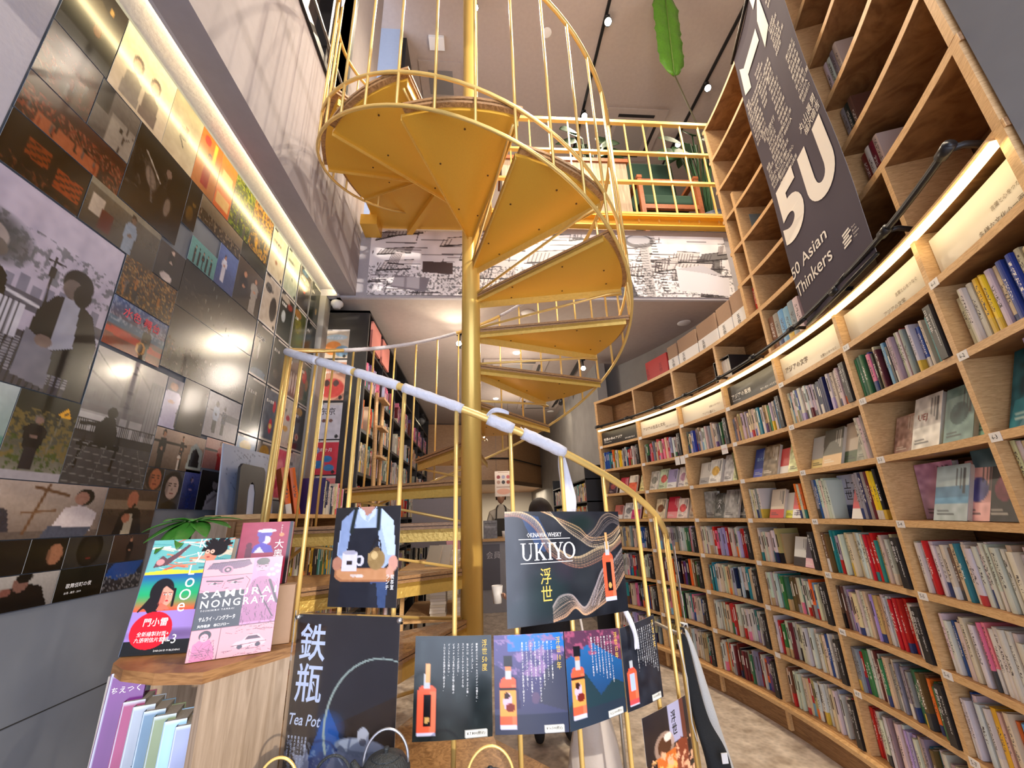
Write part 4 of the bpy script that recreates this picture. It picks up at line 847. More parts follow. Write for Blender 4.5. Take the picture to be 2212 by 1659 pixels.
# 3 the four bottle sheets
def a4(kind, tint, mount=None):
    im = Img(52, 72, tint); im.noise(.05, 12)
    if mount == 'town':
        im.grad((.22, .26, .36), (.30, .26, .48), 90); im.rect(.2, .82, 1, 1, (.10, .42, .72)); im.noise(.25, 16, (.52, .42, .60), .55, .55, 1); im.poly([(.6, .3), (.7, .62), (1, .78), (1, .2)], (.22, .24, .32)); im.poly([(0, .25), (0, .7), (.3, .55), (.35, .25)], (.20, .20, .34)); im.ell(.55, .35, .06, .06, (.35, .3, .42)); im.rect(0, 0, 1, .2, (.16, .20, .30))
    if mount == 'mountain': im.grad((.10, .20, .34), (.14, .42, .68), 90); im.poly([(0, .7), (.45, .86), (1, .6), (1, 1), (0, 1)], (.34, .20, .30)); im.noise(.2, 18, (.60, .30, .42), .55, .72, 1); im.poly([(0, .2), (.3, .55), (.55, .28), (.8, .42), (1, .34), (1, .15), (0, .1)], (.12, .22, .26)); im.rect(0, 0, 1, .18, (.15, .20, .26))
    return im
t50 = ['樽熟成のスモーキー＆スパイシーな香りに、', 'バナナのニュアンス。', '味わいは、おとなしめのアタックの後、', 'スペアミントやシナモンのような', 'スパイシーさが広がり、', 'ビターチョコを思わせる甘味と酸味の', 'どっしりとした味わい、', 'トロピカルな余韻が長く続きます。']
t10 = ['メープルシロップの甘い香り、', '続くとラズベリーやリンゴ。', 'ほのかにミントのような爽やかさ。', 'スパイシーさも感じます。味わいはやさしい', '甘みとなめらかな口当たりで、', 'バターのようなややオイリーな印象も。', 'だんだんとスパイシーさが増して、', '最後は心地よいビターな余韻が長く続きます。']
t15 = ['熟したバナナやハチミツ、シナモンの香り', 'フルーティでまろやかな味わいの後に', '樽の香りとやさしいスパイスを感じる', 'ほのかにウッディな甘みが広がり、', 'コクのあるなめらかな口当たり。', 'ドライフルーツのような余韻と', '最後はまろやかなビター感が残る']
def a4draw(title, lines, x, mi=0, price=''):
    return None
A4W, A4H = .208, .242
specs = [(98.0, 85.6, (H-.534, H-.300), (H-.532, H-.306), 0, (.10, .14, .15), None, '浮世50度', t50, '￥7,800(税込)', 'dark bottle sheet reading 50 degrees, leftmost of four whisky sheets', .18, (.05, .72), .115),
         (85.2, 72.9, (H-.530, H-.308), (H-.552, H-.318), 1, (.2, .2, .3), 'town', '浮世10年', t10, '￥16,500(税込)', 'violet and blue whisky sheet with old town street, second of four', .19, (.06, .78), .108),
         (72.7, 60.6, (H-.553, H-.318), (H-.548, H-.336), 1, (.12, .3, .5), 'mountain', '浮世15年', t15, '￥22,000(税込)', 'blue mountain whisky sheet, third of four', .19, (.10, .84), .108),
         (60.3, 48.9, (H-.552, H-.338), (H-.560, H-.330), 2, (.13, .15, .19), None, '浮世25年', t15+t10[:3], '￥33,000(税込)', 'dark slate whisky sheet curling at the right end of the four', .19, (.05, .66), .115)]
for (pa, pb, zl, zr, kind, tint, mnt, title, lines, price, lab, bx, (b0, b1), bw) in specs:
    im = a4(kind, tint, mnt); bottle_art(im, bx, b0, b1, kind, bw); im.rect(.66, .015, .93, .085, (.90, .90, .86))
    f = cylfn(pa, pb, zl[0], zl[1], RP+.002, .75, zr); W4, H4 = A4W, zl[1]-zl[0]
    k1 = [('lettering', INKW, lambda q, g, lines=lines, kind=kind: vtext(q, g, lines, .165 if kind != 2 else .19, H4-.018, .0068, .0125))]
    if 1: k1.append(('gold_lettering', INKG, lambda q, g, title=title: letter(q, g, [title[0], title[1], title[2:4], title[4:]], .182, H4-.085, w=.014, h=.075, vertical=True, res=1, bold=.004)))
    k1.append(('price_lettering', INKB, lambda q, g, price=price: letter(q, g, price, .141, .006, w=.048, h=.0095, res=1)))
    sheet('whisky_sheet', lab, im, f, W4, H4, k1, group='four whisky sheets fixed side by side on the balusters')
# whisky glasses photo, low right
im = Img(50, 60, (.12, .11, .13)).grad((.10, .08, .08), (.16, .15, .17), 90); im.rect(.52, .55, .80, 1, (.66, .66, .78)); im.rect(.80, .2, .90, 1, (.40, .22, .18)); im.ell(.38, .58, .22, .16, (.72, .60, .52), .8); im.ell(.38, .58, .15, .11, (.32, .20, .14)); im.ell(.46, .66, .08, .05, (.95, .88, .82))
im.poly([(.18, 0), (.2, .5), (.6, .5), (.58, 0)], (.80, .42, .18)); im.noise(.2, 12, (.98, .72, .40), .6, 0, .5); im.poly([(.60, 0), (.60, .52), (.75, .56), (.88, .5), (.85, 0)], (.50, .24, .16)); im.noise(.1, 16, (.95, .70, .55), .66, 0, .55)
f = cylfn(57.6, 39.5, H-.80, H-.575, RP+.012, .2, (H-.82, H-.60))
sheet('glasses_photo', 'photo sheet of two whisky glasses clipped low on the balusters at the right', im, f, .20, .235, [('lettering', INKB, lambda q, g: letter(q, g, '浮世', .115, .15, w=.022, h=.065, vertical=True, bold=.004, res=1))])
# tea pot poster in acrylic
im = Img(100, 150, (.07, .08, .10)).grad((.05, .07, .12), (.10, .10, .12), 90); im.noise(.02, 8)
im.poly([(.25, .30), (.38, .52), (.50, .40), (.56, .20), (.34, .06), (.2, .1)], (.05, .32, .66), .8); im.ell(.42, .42, .16, .10, (.08, .40, .78), .6, 1)
im.poly([(.38, .0), (.36, .16), (.46, .30), (.60, .36), (.80, .36), (.98, .28), (1, 0)], (.56, .62, .74)); im.ell(.66, .16, .18, .14, (.72, .78, .90), .7, 1); im.ell(.70, .345, .24, .045, (.50, .56, .66)); im.ell(.70, .355, .2, .03, (.66, .72, .82)); im.ell(.72, .40, .055, .04, (.74, .78, .86)); im.ell(.72, .37, .03, .02, (.4, .44, .52))
im.poly([(.08, .28), (.20, .33), (.24, .27), (.28, .12), (.38, .02), (.36, -.1), (.22, 0), (.16, .2)], (.54, .58, .68)); im.ell(.15, .295, .07, .025, (.20, .22, .26)); im.noise(.14, 60, (.66, .70, .80), .62, 0, .34, .5)
P0 = None
for i in range(22):
    a = math.radians(200-i*6.5); x = .86+.50*math.cos(a); y = .40+.36*math.sin(a)+.02
    if P0: im.line(P0[0], P0[1], x, y, .009-.0003*i, (.62, .70, .68))
    P0 = (x, y)
im.rect(.78, .0, .995, .28, (.12, .13, .15), .6)
f = cylfn(119.9, 100.3, H-.70, H-.250, RS+.036, 0, (H-.70, H-.250)); TW, THh = (f(1, 0)-f(0, 0)).length, .448
def ink(q, g):
    letter(q, g, '鉄瓶', .014, THh-.210, w=.086, h=.188, vertical=True, bold=.010); letter(q, g, 'Tea Pot', .006, THh-.262, w=.100, h=.026, bold=.012, shear=.25)
    vtext(q, g, ['南部鉄器工房 鈴 鉄瓶', 'お湯がまろやかになる', '鉄瓶は一つ一つ手作りで', '職人が仕上げています', '使い込むほど味わいが', '増していきます'], .062, THh-.285, .0075, .011)
o = sheet('teapot_poster', 'dark blue Tea Pot poster with big pale characters behind acrylic at the stair foot', im, f, TW, THh, [('lettering', flat('pale_blue_ink', (.50, .60, .82), .5), ink)])
fo = cylfn(120.5, 99.5, H-.71, H-.240, RS+.039, 0); b = MB(); A_, B_ = fo(0, 0), fo(1, 0); d = (B_-A_).normalized(); nn = Vector((d.y, -d.x, 0))
b.add([tuple(v) for v in (A_+nn*.001, B_+nn*.001, fo(1, 1)+nn*.001, fo(0, 1)+nn*.001, A_+nn*.004, B_+nn*.004, fo(1, 1)+nn*.004, fo(0, 1)+nn*.004)], [(0, 3, 2, 1), (4, 5, 6, 7), (0, 1, 5, 4), (1, 2, 6, 5), (2, 3, 7, 6), (3, 0, 4, 7)])
b.build('acrylic_cover', GLASS, o)
for a in (.035, .965):
    p = fo(a, .965); b = MB(); b.tube([p+nn*-.003, p+nn*.009], .006, 14); b.build('screw_cap', flat('steel', (.5, .5, .5), .3, .8), o, True)
# leaflet hanging at the newel
f = cylfn(22, 16.6, H-.44, H-.15, RS+.03, 0, (H-.40, H-.16)); im = Img(24, 60, (.80, .76, .78)); im.rect(.1, .5, .9, .95, (.66, .50, .42)); im.ell(.5, .78, .3, .1, (.88, .80, .76)); im.noise(.03, 12)
for k in range(7): im.rect(.15, .42-.055*k, .85, .432-.055*k, (.35, .33, .36), .8)
sheet('leaflet', 'narrow white leaflet with small text hanging by the newel post at the right', im, f, .05, .27, [])

# ------------------------------------------------------------------ railing of the mezzanine
mr = thing('mezzanine_railing', 'gold painted railing with square grid bars along the mezzanine edge', 'railing', (1.2, YF-.02, H+2.6))
for nm, z, h2 in (('top_rail', 3.86, .045), ('middle_rail', 3.455, .03), ('middle_rail', 3.085, .03), ('bottom_rail', 2.70, .03)):
    b = MB(); b.box(.12, 2.62, YF-.045, YF-.005, H+z, H+z+h2*.8); b.build(nm, GOLD_ROD, mr)
for i in range(12): x = .33+.2*i; b = MB(); b.box(x-.007, x+.007, YF-.032, YF-.018, H+2.62, H+3.87); b.build('baluster', GOLD_ROD, mr)
b = MB(); b.box(.0, 2.62, YF-.07, YF-.004, H+2.655, H+2.668); b.box(.0, 2.62, YF-.02, YF-.004, H+2.56, H+2.655); b.box(.0, 2.62, YF-.07, YF-.004, H+2.548, H+2.562); b.build('edge_channel', GOLD, mr)
# mural of old Ginza on the fascia
def sketch(seed, wpx, hpx):
    im = Img(wpx, hpx, (.92, .91, .93)); R_ = random.Random(seed); im.noise(.06, 8)
    for k in range(34):
        x, y, w_, h_ = R_.random(), R_.random(), R_.uniform(.03, .12), R_.uniform(.08, .3); sk = R_.uniform(-.05, .08)
        im.poly([(x, y), (x+w_, y+sk), (x+w_*1.1, y+sk+h_), (x+.02, y+h_)], (lambda g: (g, g*.97, g*.97))(R_.choice([.92, .88, .8, .62, .35])), .8)
        for t in range(R_.randint(3, 8)): im.line(x+w_*t/10, y+sk*t/10, x+w_*t/10+.01, y+h_*.8+sk*t/10, .006, (.25, .2, .22), .75)
        im.line(x, y, x+w_, y+sk, .010, (.1, .08, .1)); im.line(x+.02, y+h_, x+w_*1.1, y+h_+sk, .006, (.15, .12, .14))
    for k in range(150):
        x, y = R_.random(), R_.random(); a = R_.choice([0, 0, .06, 1.5]); l = R_.uniform(.02, .09); im.line(x, y, x+l*math.cos(a), y+l*3*math.sin(a)*.6, .007, (.2, .17, .2), .8)
    return im
im = sketch(3, 600, 118); im.rect(.745, .0, .77, .92, (.75, .74, .75)); im.ell(.745, .9, .045, .12, (.45, .44, .46)); im.ell(.745, .92, .035, .08, (.75, .75, .78))
for k in range(22): im.line(.72+.0005*k, .04*k, .765, .04*k+.02, .004, (.2, .18, .2)); im.line(.775+.001*k, 1-.045*k, .79+.001*k, 1-.045*k, .008, (.15, .14, .16))
im.poly([(.62, .0), (.62, .5), (.70, .42), (.72, .0)], (.34, .33, .36)); im.noise(.1, 40, (.1, .1, .12), .55, 0, .45, .5); im.rect(.635, .32, .66, .5, (.88, .88, .9)); im.rect(.64, .12, .66, .25, (.85, .85, .88)); im.poly([(.84, .5), (.84, .1), (.98, .02), (.99, .3)], (.86, .85, .88)); im.poly([(.84, .45), (.92, .52), (.98, .34)], (.75, .74, .77))
im.poly([(.14, .35), (.14, .52), (.22, .5), (.22, .32)], (.30, .24, .24)); im.poly([(.06, .12), (.07, .30), (.16, .26), (.15, .05)], (.52, .50, .54))
o = surface('ginza_mural', im, planefn((-.95, YF-.007, H+1.825), (1, 0, 0), (0, 0, 1), 3.30, .655), PAPERPRINT, None, .004, label='long pale black-and-white mural of old Ginza rooftops on the mezzanine fascia', cat='mural')
q = MB(); letter(q, inkfn((0, YF-.0075, 0), (1, 0, 0), (0, 0, 1), .001), 'Ginza  1900s', 1.885, H+1.855, h=.042, bold=.01); q.build('lettering', INKW, o)

# ------------------------------------------------------------------ banner
BA = Vector((1.751, 1.847, 0)); BB = Vector((1.541, 1.239, 0)); bu = (BB-BA).normalized(); bn = bu.cross(Vector((0, 0, 1)))
bt = thing('fabric_banner', 'long dark grey vertical banner reading 50 Asian Thinkers hanging in front of the curved bookcase', 'banner', tuple(BA+Vector((0, 0, H+2.93))))
BW = .643
def bfn(a, c): return BA+bu*a*BW+Vector((0, 0, H+.915+2.0*c))+bn*(.006*math.sin(a*5+c*3)+.005*math.sin(c*11+a*2))
im = Img(28, 90, (.30, .275, .315)); im.noise(.012, 14); surface('cloth', im, bfn, printed('matte_print', .85, spec=.15), bt, .002, two=True)
def bg(x, z): p = bfn(x/BW, (z-.915)/2.0); return tuple(p+bn*.003)
def bpoly(q, pts): q.add([bg(*p) for p in pts], [tuple(range(len(pts)))])
q = MB(); letter(q, bg, '5', .035, 1.365, w=.255, h=.365, bold=.045, res=6)
outer = [(.335, 1.70), (.335, 1.50)] + [(.468-.133*math.cos(a), 1.49-.125*math.sin(a)) for a in np.linspace(.1, PI-.1, 14)] + [(.602, 1.50), (.602, 1.70)]
inner = [(.515, 1.70), (.515, 1.50)] + [(.468+.045*math.cos(a), 1.49-.05*math.sin(a)) for a in np.linspace(.1, PI-.1, 10)] + [(.42, 1.50), (.42, 1.70)]
for i in range(len(outer)-1):
    j = len(inner)-1-int(i*(len(inner)-1)/(len(outer)-1)+.5); j2 = len(inner)-1-int((i+1)*(len(inner)-1)/(len(outer)-1)+.5)
    pp = [outer[i], outer[i+1], inner[j2], inner[j]] if j != j2 else [outer[i], outer[i+1], inner[j]]; q.add([bg(*p) for p in pp], [tuple(range(len(pp)))])
letter(q, bg, '50 Asian', .004, 1.185, w=.385, h=.066, bold=.006, res=4); letter(q, bg, 'Thinkers', .004, 1.072, w=.385, h=.070, bold=.006, res=4)
bpoly(q, [(.045, 2.53), (.13, 2.49), (.13, 2.66), (.045, 2.76)]); bpoly(q, [(.13, 2.60), (.33, 2.60), (.33, 2.70), (.10, 2.70)])
bpoly(q, [(.37, 2.48), (.46, 2.52), (.46, 2.80), (.37, 2.70)]); bpoly(q, [(.37, 2.80), (.60, 2.80), (.60, 2.91), (.37, 2.91)]); bpoly(q, [(.54, 2.66), (.62, 2.62), (.62, 2.91), (.54, 2.91)])
# emblem: stacked bars and four short lines
for k, (x0, x1) in enumerate(((.478, .535), (.484, .545), (.478, .530), (.490, .548), (.486, .54))): z = 1.055+.014*k; bpoly(q, [(x0, z), (x1, z+.004), (x1, z+.013), (x0, z+.009)])
for k, tx in enumerate(('Tokyo', 'Seikatsu', 'Books', 'Store')): letter(q, bg, tx, .556, 1.056+.016*k, h=.009, res=1)
q.build('lettering', flat('banner_white', (.74, .70, .64), .8), bt)
q = MB(); names = '魯迅 胡適 梁漱溟 孫文 岡倉天心 柳宗悦 丸山眞男 竹内好 福沢諭吉 中村元 鈴木大拙 和辻哲郎 西田幾多郎 林語堂 銭穆 馮友蘭 陳寅恪 費孝通 牟宗三 徐復観 溝口雄三 宮崎市定 安丸良夫 網野善彦 鶴見俊輔 加藤周一 吉本隆明 大江健三郎 柄谷行人 見田宗介'.split(); nn_ = 0
def colm(x, z0, z1, n, tall=.05):
    global nn_
    for i in range(n):
        z = z0-(z0-z1)*i/n; letter(q, bg, names[nn_ % len(names)], x+(.004 if i % 2 else -.003), z-.02, h=.024 if tall < .06 else .045, res=1); nn_ += 1
colm(.03, 2.46, 2.11, 11); colm(.10, 2.42, 2.08, 9); colm(.14, 2.05, 1.70, 11); colm(.05, 1.93, 1.75, 6); colm(.20, 2.50, 2.20, 8); colm(.30, 2.40, 1.88, 14); colm(.24, 1.96, 1.70, 8)
colm(.45, 2.50, 2.28, 7); colm(.50, 2.80, 2.56, 6); colm(.52, 2.18, 1.84, 10)
letter(q, bg, '丸山眞男', .43, 1.765, h=.05, w=.19, res=1); letter(q, bg, '福沢諭吉', .46, 1.715, h=.045, w=.17, res=1); letter(q, bg, '紅日旅行', .11, 2.06, w=.16, h=.036, res=1); letter(q, bg, '岡倉天心', .38, 2.06, w=.05, h=.0, res=1) if 0 else None
q.build('name_columns', flat('banner_white', (.74, .70, .64), .8), bt)
b = MB(); b.tube([BA-bu*.03+Vector((0, 0, H+2.925)), BB+bu*.03+Vector((0, 0, H+2.925))], .010, 10); b.build('top_rod', BLACK, bt, True)
b = MB(); b.tube([BA-bu*.005+Vector((0, 0, H+.918)), BB+bu*.005+Vector((0, 0, H+.918))], .008, 8); b.build('bottom_rod', BLACK, bt, True)
b = MB()
for s in (0, 1): p = BA+(BB-BA)*s+Vector((0, 0, H+2.925)); b.tube([p, p+Vector((.12, 0, .06))], .004, 6)
b.build('hanger', BLACK, bt)
# ------------------------------------------------------------------ photographs pasted on the left wall (Y along the wall, Z up)
BWs, BWm, BWd = (.68, .67, .70), (.45, .44, .47), (.10, .10, .11)
def wallpic(name, label, y0, y1, z0, z1, im, cat='photo print', group='photo prints pasted edge to edge on the left wall', off=.0, ink=None):
    im.a = np.clip(im.a, 0, 1)**1.3*.9
    o = surface(name, im, planefn((XW+.007+off, y0, z0), (0, 1, 0), (0, 0, 1), y1-y0, z1-z0), PRINT, None, .0015, label=label, cat=cat, group=group)
    if ink:
        q = MB()
        for (tx, x, z, h, kw) in ink[1]: letter(q, inkfn((XW+.0075+off, y0, z0), (0, 1, 0), (0, 0, 1)), tx, x, z, h=h, **kw)
        q.build('lettering', ink[0], o)
    return o
def I(y0, y1, z0, z1, bg, dens=130): return Img(max(8, int((y1-y0)*dens)), max(8, int((z1-z0)*dens)), bg)
def pic(box, label, paint, bg=(.2, .2, .2), dens=130, **k):
    im = I(*box, bg, dens); paint(im); im.noise(.025, 30); return wallpic('photo_print', label, *box, im, **k)
def p_river(im):
    im.grad((.62, .60, .68), (.72, .70, .78)); im.rect(0, 0, 1, .27, (.30, .29, .33))
    for k in range(15): im.line(0, .25-.012*k, 1, .21-.012*k+.0*k, .004, (.55, .55, .60)); 
    for k in range(24): im.line(.02+.042*k, .0, .03+.042*k, .27, .005, (.16, .16, .2))
    im.ell(.16, .66, .26, .15, (.28, .30, .33), .9, .8); im.noise(.2, 30, (.25, .28, .30), .55, .56, .80, .5)
    for k, h in enumerate((.10, .14, .09, .12, .16, .08, .11, .13)): im.rect(.28+.085*k, .46, .34+.085*k, .46+h*.6, (.50, .50, .58))
    im.rect(.0, .38, 1, .46, (.36, .36, .42)); im.line(0, .46, 1, .38, .010, (.75, .75, .8)); im.line(.55, .44, .53, .72, .006, (.15, .15, .18)); im.line(.49, .69, .60, .70, .006, (.15, .15, .18)); im.rect(.515, .60, .555, .66, (.18, .18, .2))
    im.poly([(-.05, .25), (-.05, .60), (.14, .60), (.30, .50), (.34, .33), (.28, .25)], (.07, .07, .08)); im.ell(.13, .655, .12, .075, (.60, .57, .58)); im.ell(.18, .61, .08, .05, (.42, .40, .40)); im.poly([(.13, .57), (.19, .58), (.17, .48), (.13, .5)], (.7, .7, .74))
    im.poly([(.50, .10), (.52, .40), (.60, .52), (.74, .56), (.90, .50), (.99, .34), (.98, .10)], (.10, .10, .12)); im.poly([(.66, .54), (.78, .55), (.82, .28), (.66, .22)], (.62, .63, .70)); im.ell(.73, .64, .12, .09, (.09, .08, .09)); im.ell(.70, .60, .075, .06, (.42, .38, .38)); im.ell(.78, .59, .07, .07, (.09, .08, .09))
    im.poly([(.50, .30), (.50, .05), (.72, .02), (.70, .22)], (.48, .48, .54)); im.ell(.62, .26, .06, .035, (.5, .44, .43)); im.rect(.86, .0, 1, .2, (.14, .14, .16)); im.rect(.2, .22, .45, .40, (.72, .72, .78))
    for k in range(8): im.line(.2+.03*k, .22, .2+.03*k, .40, .004, (.2, .2, .24))
def p_bridge(im):
    im.grad((.30, .29, .29), (.74, .72, .73)); im.rect(0, .33, 1, .52, (.70, .69, .69)); im.rect(0, 0, 1, .33, (.35, .34, .34))
    im.line(0, .80, .55, .62, .008, (.52, .51, .52)); im.line(.52, .95, 1, .68, .008, (.52, .51, .52)); im.line(0, .96, .5, .70, .005, (.56, .55, .56))
    for x in (.42, .56): im.rect(x, .45, x+.045, .92, (.50, .49, .50))
    for y in (.88, .72, .60): im.rect(.42, y, .60, y+.02, (.50, .49, .50))
    for k in range(24): im.line(.02+.04*k, .60, .02+.04*k, .66, .003, (.55, .54, .55))
    im.rect(0, .57, 1, .60, (.56, .55, .56)); im.rect(.78, .42, .98, .88, (.60, .59, .60))
    for k in range(5): im.line(.78+.045*k, .42, .78+.045*k, .86, .004, (.45, .44, .45))
    im.rect(.0, .46, .4, .50, (.80, .79, .79)); im.rect(0, .36, 1, .375, (.1, .1, .1)); im.rect(0, .45, 1, .458, (.14, .13, .13))
    for k in range(44): im.line(.02+.022*k, .365, .02+.022*k, .455, .003, (.14, .13, .13))
    im.rect(.06, .27, .55, .30, (.09, .09, .09)); im.rect(.0, .31, 1, .36, (.26, .25, .25))
    for x in (.10, .50): im.line(x, .12, x+.03, .36, .010, (.08, .08, .08))
    im.poly([(.24, .28), (.22, .42), (.30, .50), (.42, .50), (.48, .40), (.46, .26)], (.08, .07, .07)); im.ell(.37, .54, .065, .045, (.07, .06, .06)); im.line(.05, .42, .3, .44, .014, (.09, .08, .08))
    for k in range(6): im.line(0, .30-.055*k, 1, .22-.055*k, .003, (.55, .54, .53)); im.line(.2*k, .3, .35*k-.4, 0, .003, (.5, .49, .48))
    im.ell(.78, .05, .035, .014, (.08, .08, .08)); im.ell(.81, .065, .012, .012, (.08, .08, .08))
def p_sign(im):
    im.grad((.62, .60, .55), (.13, .15, .10)); im.noise(.35, 26, (.55, .48, .28), .42, .22, .8, .8); im.rect(0, 0, 1, .10, (.72, .70, .72)); im.noise(.2, 20, (.30, .38, .14), .6, .1, .5, .7)
    im.poly([(.62, .78), (.80, .92), (.92, .76)], (.10, .09, .05)); im.poly([(.65, .785), (.80, .90), (.895, .77)], (.92, .72, .18)); im.line(.77, .81, .82, .83, .012, (.1, .08, .05)); im.line(.74, .77, .62, .2, .008, (.52, .50, .44))
    im.person(.40, .12, .62, (.13, .13, .15), (.62, .52, .48), (.50, .47, .45), 1.25, (.24, .22, .24))
def p_seated(im):
    im.grad((.52, .46, .42), (.76, .70, .66)); im.rect(0, .15, .1, .8, (.45, .47, .55)); im.rect(0, 0, 1, .14, (.45, .40, .37))
    im.poly([(.08, .1), (.12, .5), (.22, .62), (.38, .5), (.42, .15)], (.28, .26, .29)); im.ell(.24, .76, .075, .17, (.80, .78, .78)); im.ell(.25, .72, .06, .13, (.70, .56, .50))
    im.poly([(.64, .1), (.72, .55), (.84, .62), (.96, .45), (.93, .1)], (.84, .80, .80)); im.ell(.84, .76, .07, .17, (.12, .10, .10)); im.ell(.82, .74, .055, .13, (.70, .54, .48)); im.poly([(.6, .0), (.64, .22), (.94, .18), (.9, 0)], (.36, .38, .44))
    im.line(.50, .9, .72, .78, .03, (.48, .36, .26)); im.line(.58, .95, .50, .1, .03, (.48, .36, .26)); im.line(.46, .45, .66, .5, .02, (.5, .38, .28))
def p_port(skin, hair, bg, x=.5, y=.55, r=.26):
    def f(im): im.grad(tuple(c*.7 for c in bg), bg, 30); im.face(x, y, r, skin, hair)
    return f
def p_stand(bg0, bg1, people, floor=None):
    def f(im):
        im.grad(bg0, bg1)
        if floor: im.rect(0, 0, 1, floor[0], floor[1])
        for (x, y, h, c, *o) in people: im.person(x, y, h, c, *(o or []))
    return f
def p_crowd(bg, c, n=14, top=.8, lit=None):
    def f(im):
        im.grad(tuple(q*.5 for q in bg), bg)
        for k in range(4): im.noise(.1, n+k*5, c[k % len(c)], .55, 0, top, .75)
        if lit: im.rect(*lit)
        R_ = random.Random(n)
        for k in range(16):
            x, y = R_.random(), R_.uniform(0, top*.55); h_ = R_.uniform(.16, .30); q_ = R_.choice([(.08, .08, .09), (.16, .14, .13), c[0], (.36, .34, .33)]); im.person(x, y*(1-k/30), h_, q_, (.50, .38, .31), (.07, .06, .06), .8)
    return f
def p_dark(spots, bg=(.08, .07, .07)):
    def f(im):
        im.grad(tuple(q*.7 for q in bg), tuple(q*1.5 for q in bg), 60)
        for s in spots: im.ell(*s[:4], s[4], .85, .5, rot=s[5] if len(s) > 5 else 0)
    return f
Hw = 0
pic((.955, 1.392, 1.72, 2.292), 'large black-and-white photo of two men leaning on a riverside rail', p_river, dens=260)
pic((1.40, 1.728, 1.465, 1.93), 'grey photo of a figure on a bench before a big bridge', p_bridge, dens=260)
pic((1.215, 1.398, 1.465, 1.716), 'photo of a man in black standing beside a yellow arrow sign', p_sign, dens=230)
pic((.955, 1.212, 1.465, 1.716), 'pale green and white print at the lower near edge', lambda im: (im.grad((.55, .66, .62), (.70, .74, .76)), im.rect(0, .3, 1, .45, (.45, .62, .58))))
pic((1.10, 1.58, 1.303, 1.462), 'photo of two seated men talking before brush calligraphy', p_seated, dens=230)
pic((.955, 1.098, 1.303, 1.462), 'dark green photo corner left of two seated men', p_dark([(.5, .5, .5, .4, (.2, .24, .2))]))
pic((1.583, 1.818, 1.303, 1.462), 'photo of a bald man in black speaking into a microphone', lambda im: (im.grad((.30, .24, .20), (.42, .34, .28)), im.rect(0, .55, 1, .75, (.58, .50, .42)), im.poly([(.25, 0), (.32, .45), (.5, .6), (.68, .55), (.8, .0)], (.10, .09, .10)), im.poly([(.4, 0), (.46, .45), (.56, .45), (.58, 0)], (.74, .70, .62)), im.ell(.50, .76, .11, .2, (.72, .48, .38)), im.ell(.44, .36, .08, .1, (.72, .5, .4)), im.line(.48, .5, .56, .66, .03, (.1, .1, .1))), dens=200)
for (a, b_, lab, f) in ((1.13, 1.372, 'dark portrait of a man resting his chin on his hand', p_port((.62, .47, .38), (.12, .09, .08), (.16, .13, .12), .45, .5, .36)), (1.375, 1.488, 'dark portrait of a long haired woman in half light', p_port((.66, .48, .38), (.10, .07, .06), (.10, .08, .07), .7, .5, .3)),
                        (1.491, 1.655, 'nearly black portrait print in the lower row', p_port((.16, .14, .12), (.05, .05, .05), (.30, .29, .28), .5, .5, .42))): pic((a, b_, 1.208, 1.30), lab, f, dens=220)
pic((1.658, 1.818, 1.208, 1.30), 'photo of a person holding a cup above a blue tarp', lambda im: (im.grad((.24, .18, .15), (.36, .28, .24)), im.person(.5, -.3, 1.2, (.08, .07, .08), wd=.8)), dens=200)
pic((1.17, 1.487, 1.112, 1.205), 'photo of a man in black speaking, bottom of the wall', lambda im: (im.grad((.60, .58, .57), (.72, .70, .68)), im.poly([(.45, 0), (.55, .6), (.68, .75), (.85, .6), (.95, 0)], (.09, .08, .09)), im.ell(.66, .74, .07, .24, (.55, .42, .38)), im.ell(.68, .90, .07, .16, (.1, .09, .09)), im.ell(.55, .55, .05, .12, (.55, .38, .34))), dens=220)
pic((1.49, 1.655, 1.112, 1.205), 'black poster with small white lettering at the wall bottom', lambda im: im.grad((.06, .07, .05), (.14, .15, .11)), dens=160, ink=(INKW, [('歌舞伎町の夜', .03, .035, .014, {}), ('台湾 - 東京 - 2019', .03, .018, .007, {})]))
pic((1.658, 1.818, 1.112, 1.205), 'photo of a bright blue tarpaulin over scattered things', lambda im: (im.grad((.20, .20, .22), (.12, .2, .3)), im.poly([(0, .6), (.2, 1), (1, 1), (.8, .5), (.3, .4)], (.10, .35, .62)), im.noise(.2, 22, (.62, .6, .6), .6, 0, .55, .8)), dens=200)
pic((1.732, 1.825, 1.72, 1.93), 'photo of a bald man in a white shirt holding a microphone', p_stand((.10, .08, .08), (.42, .40, .55), [(.45, -.05, .95, (.78, .76, .86), (.74, .58, .52), (.7, .55, .5), 1.6)]), dens=200)
pic((1.828, 2.00, 1.72, 1.955), 'plain dark brown photo with a tiny singer at its right edge', p_dark([(.92, .85, .05, .06, (.5, .42, .4)), (.9, .25, .04, .05, (.5, .45, .4)), (.92, .7, .06, .1, (.3, .25, .25))], (.17, .12, .10)), dens=140)
pic((2.003, 2.275, 1.735, 1.95), 'pale photo of a couple walking by a stone sea wall', lambda im: (im.grad((.68, .66, .68), (.60, .60, .66)), im.line(0, .62, 1, .5, .01, (.4, .4, .44)), im.rect(.5, .45, 1, .6, (.42, .42, .46)), im.person(.28, .1, .72, (.66, .70, .78), (.25, .2, .2), (.1, .1, .1), 1, (.10, .11, .15)), im.person(.52, .1, .66, (.30, .32, .40), (.25, .2, .2), (.1, .1, .1), .9, (.10, .11, .15))), dens=170)
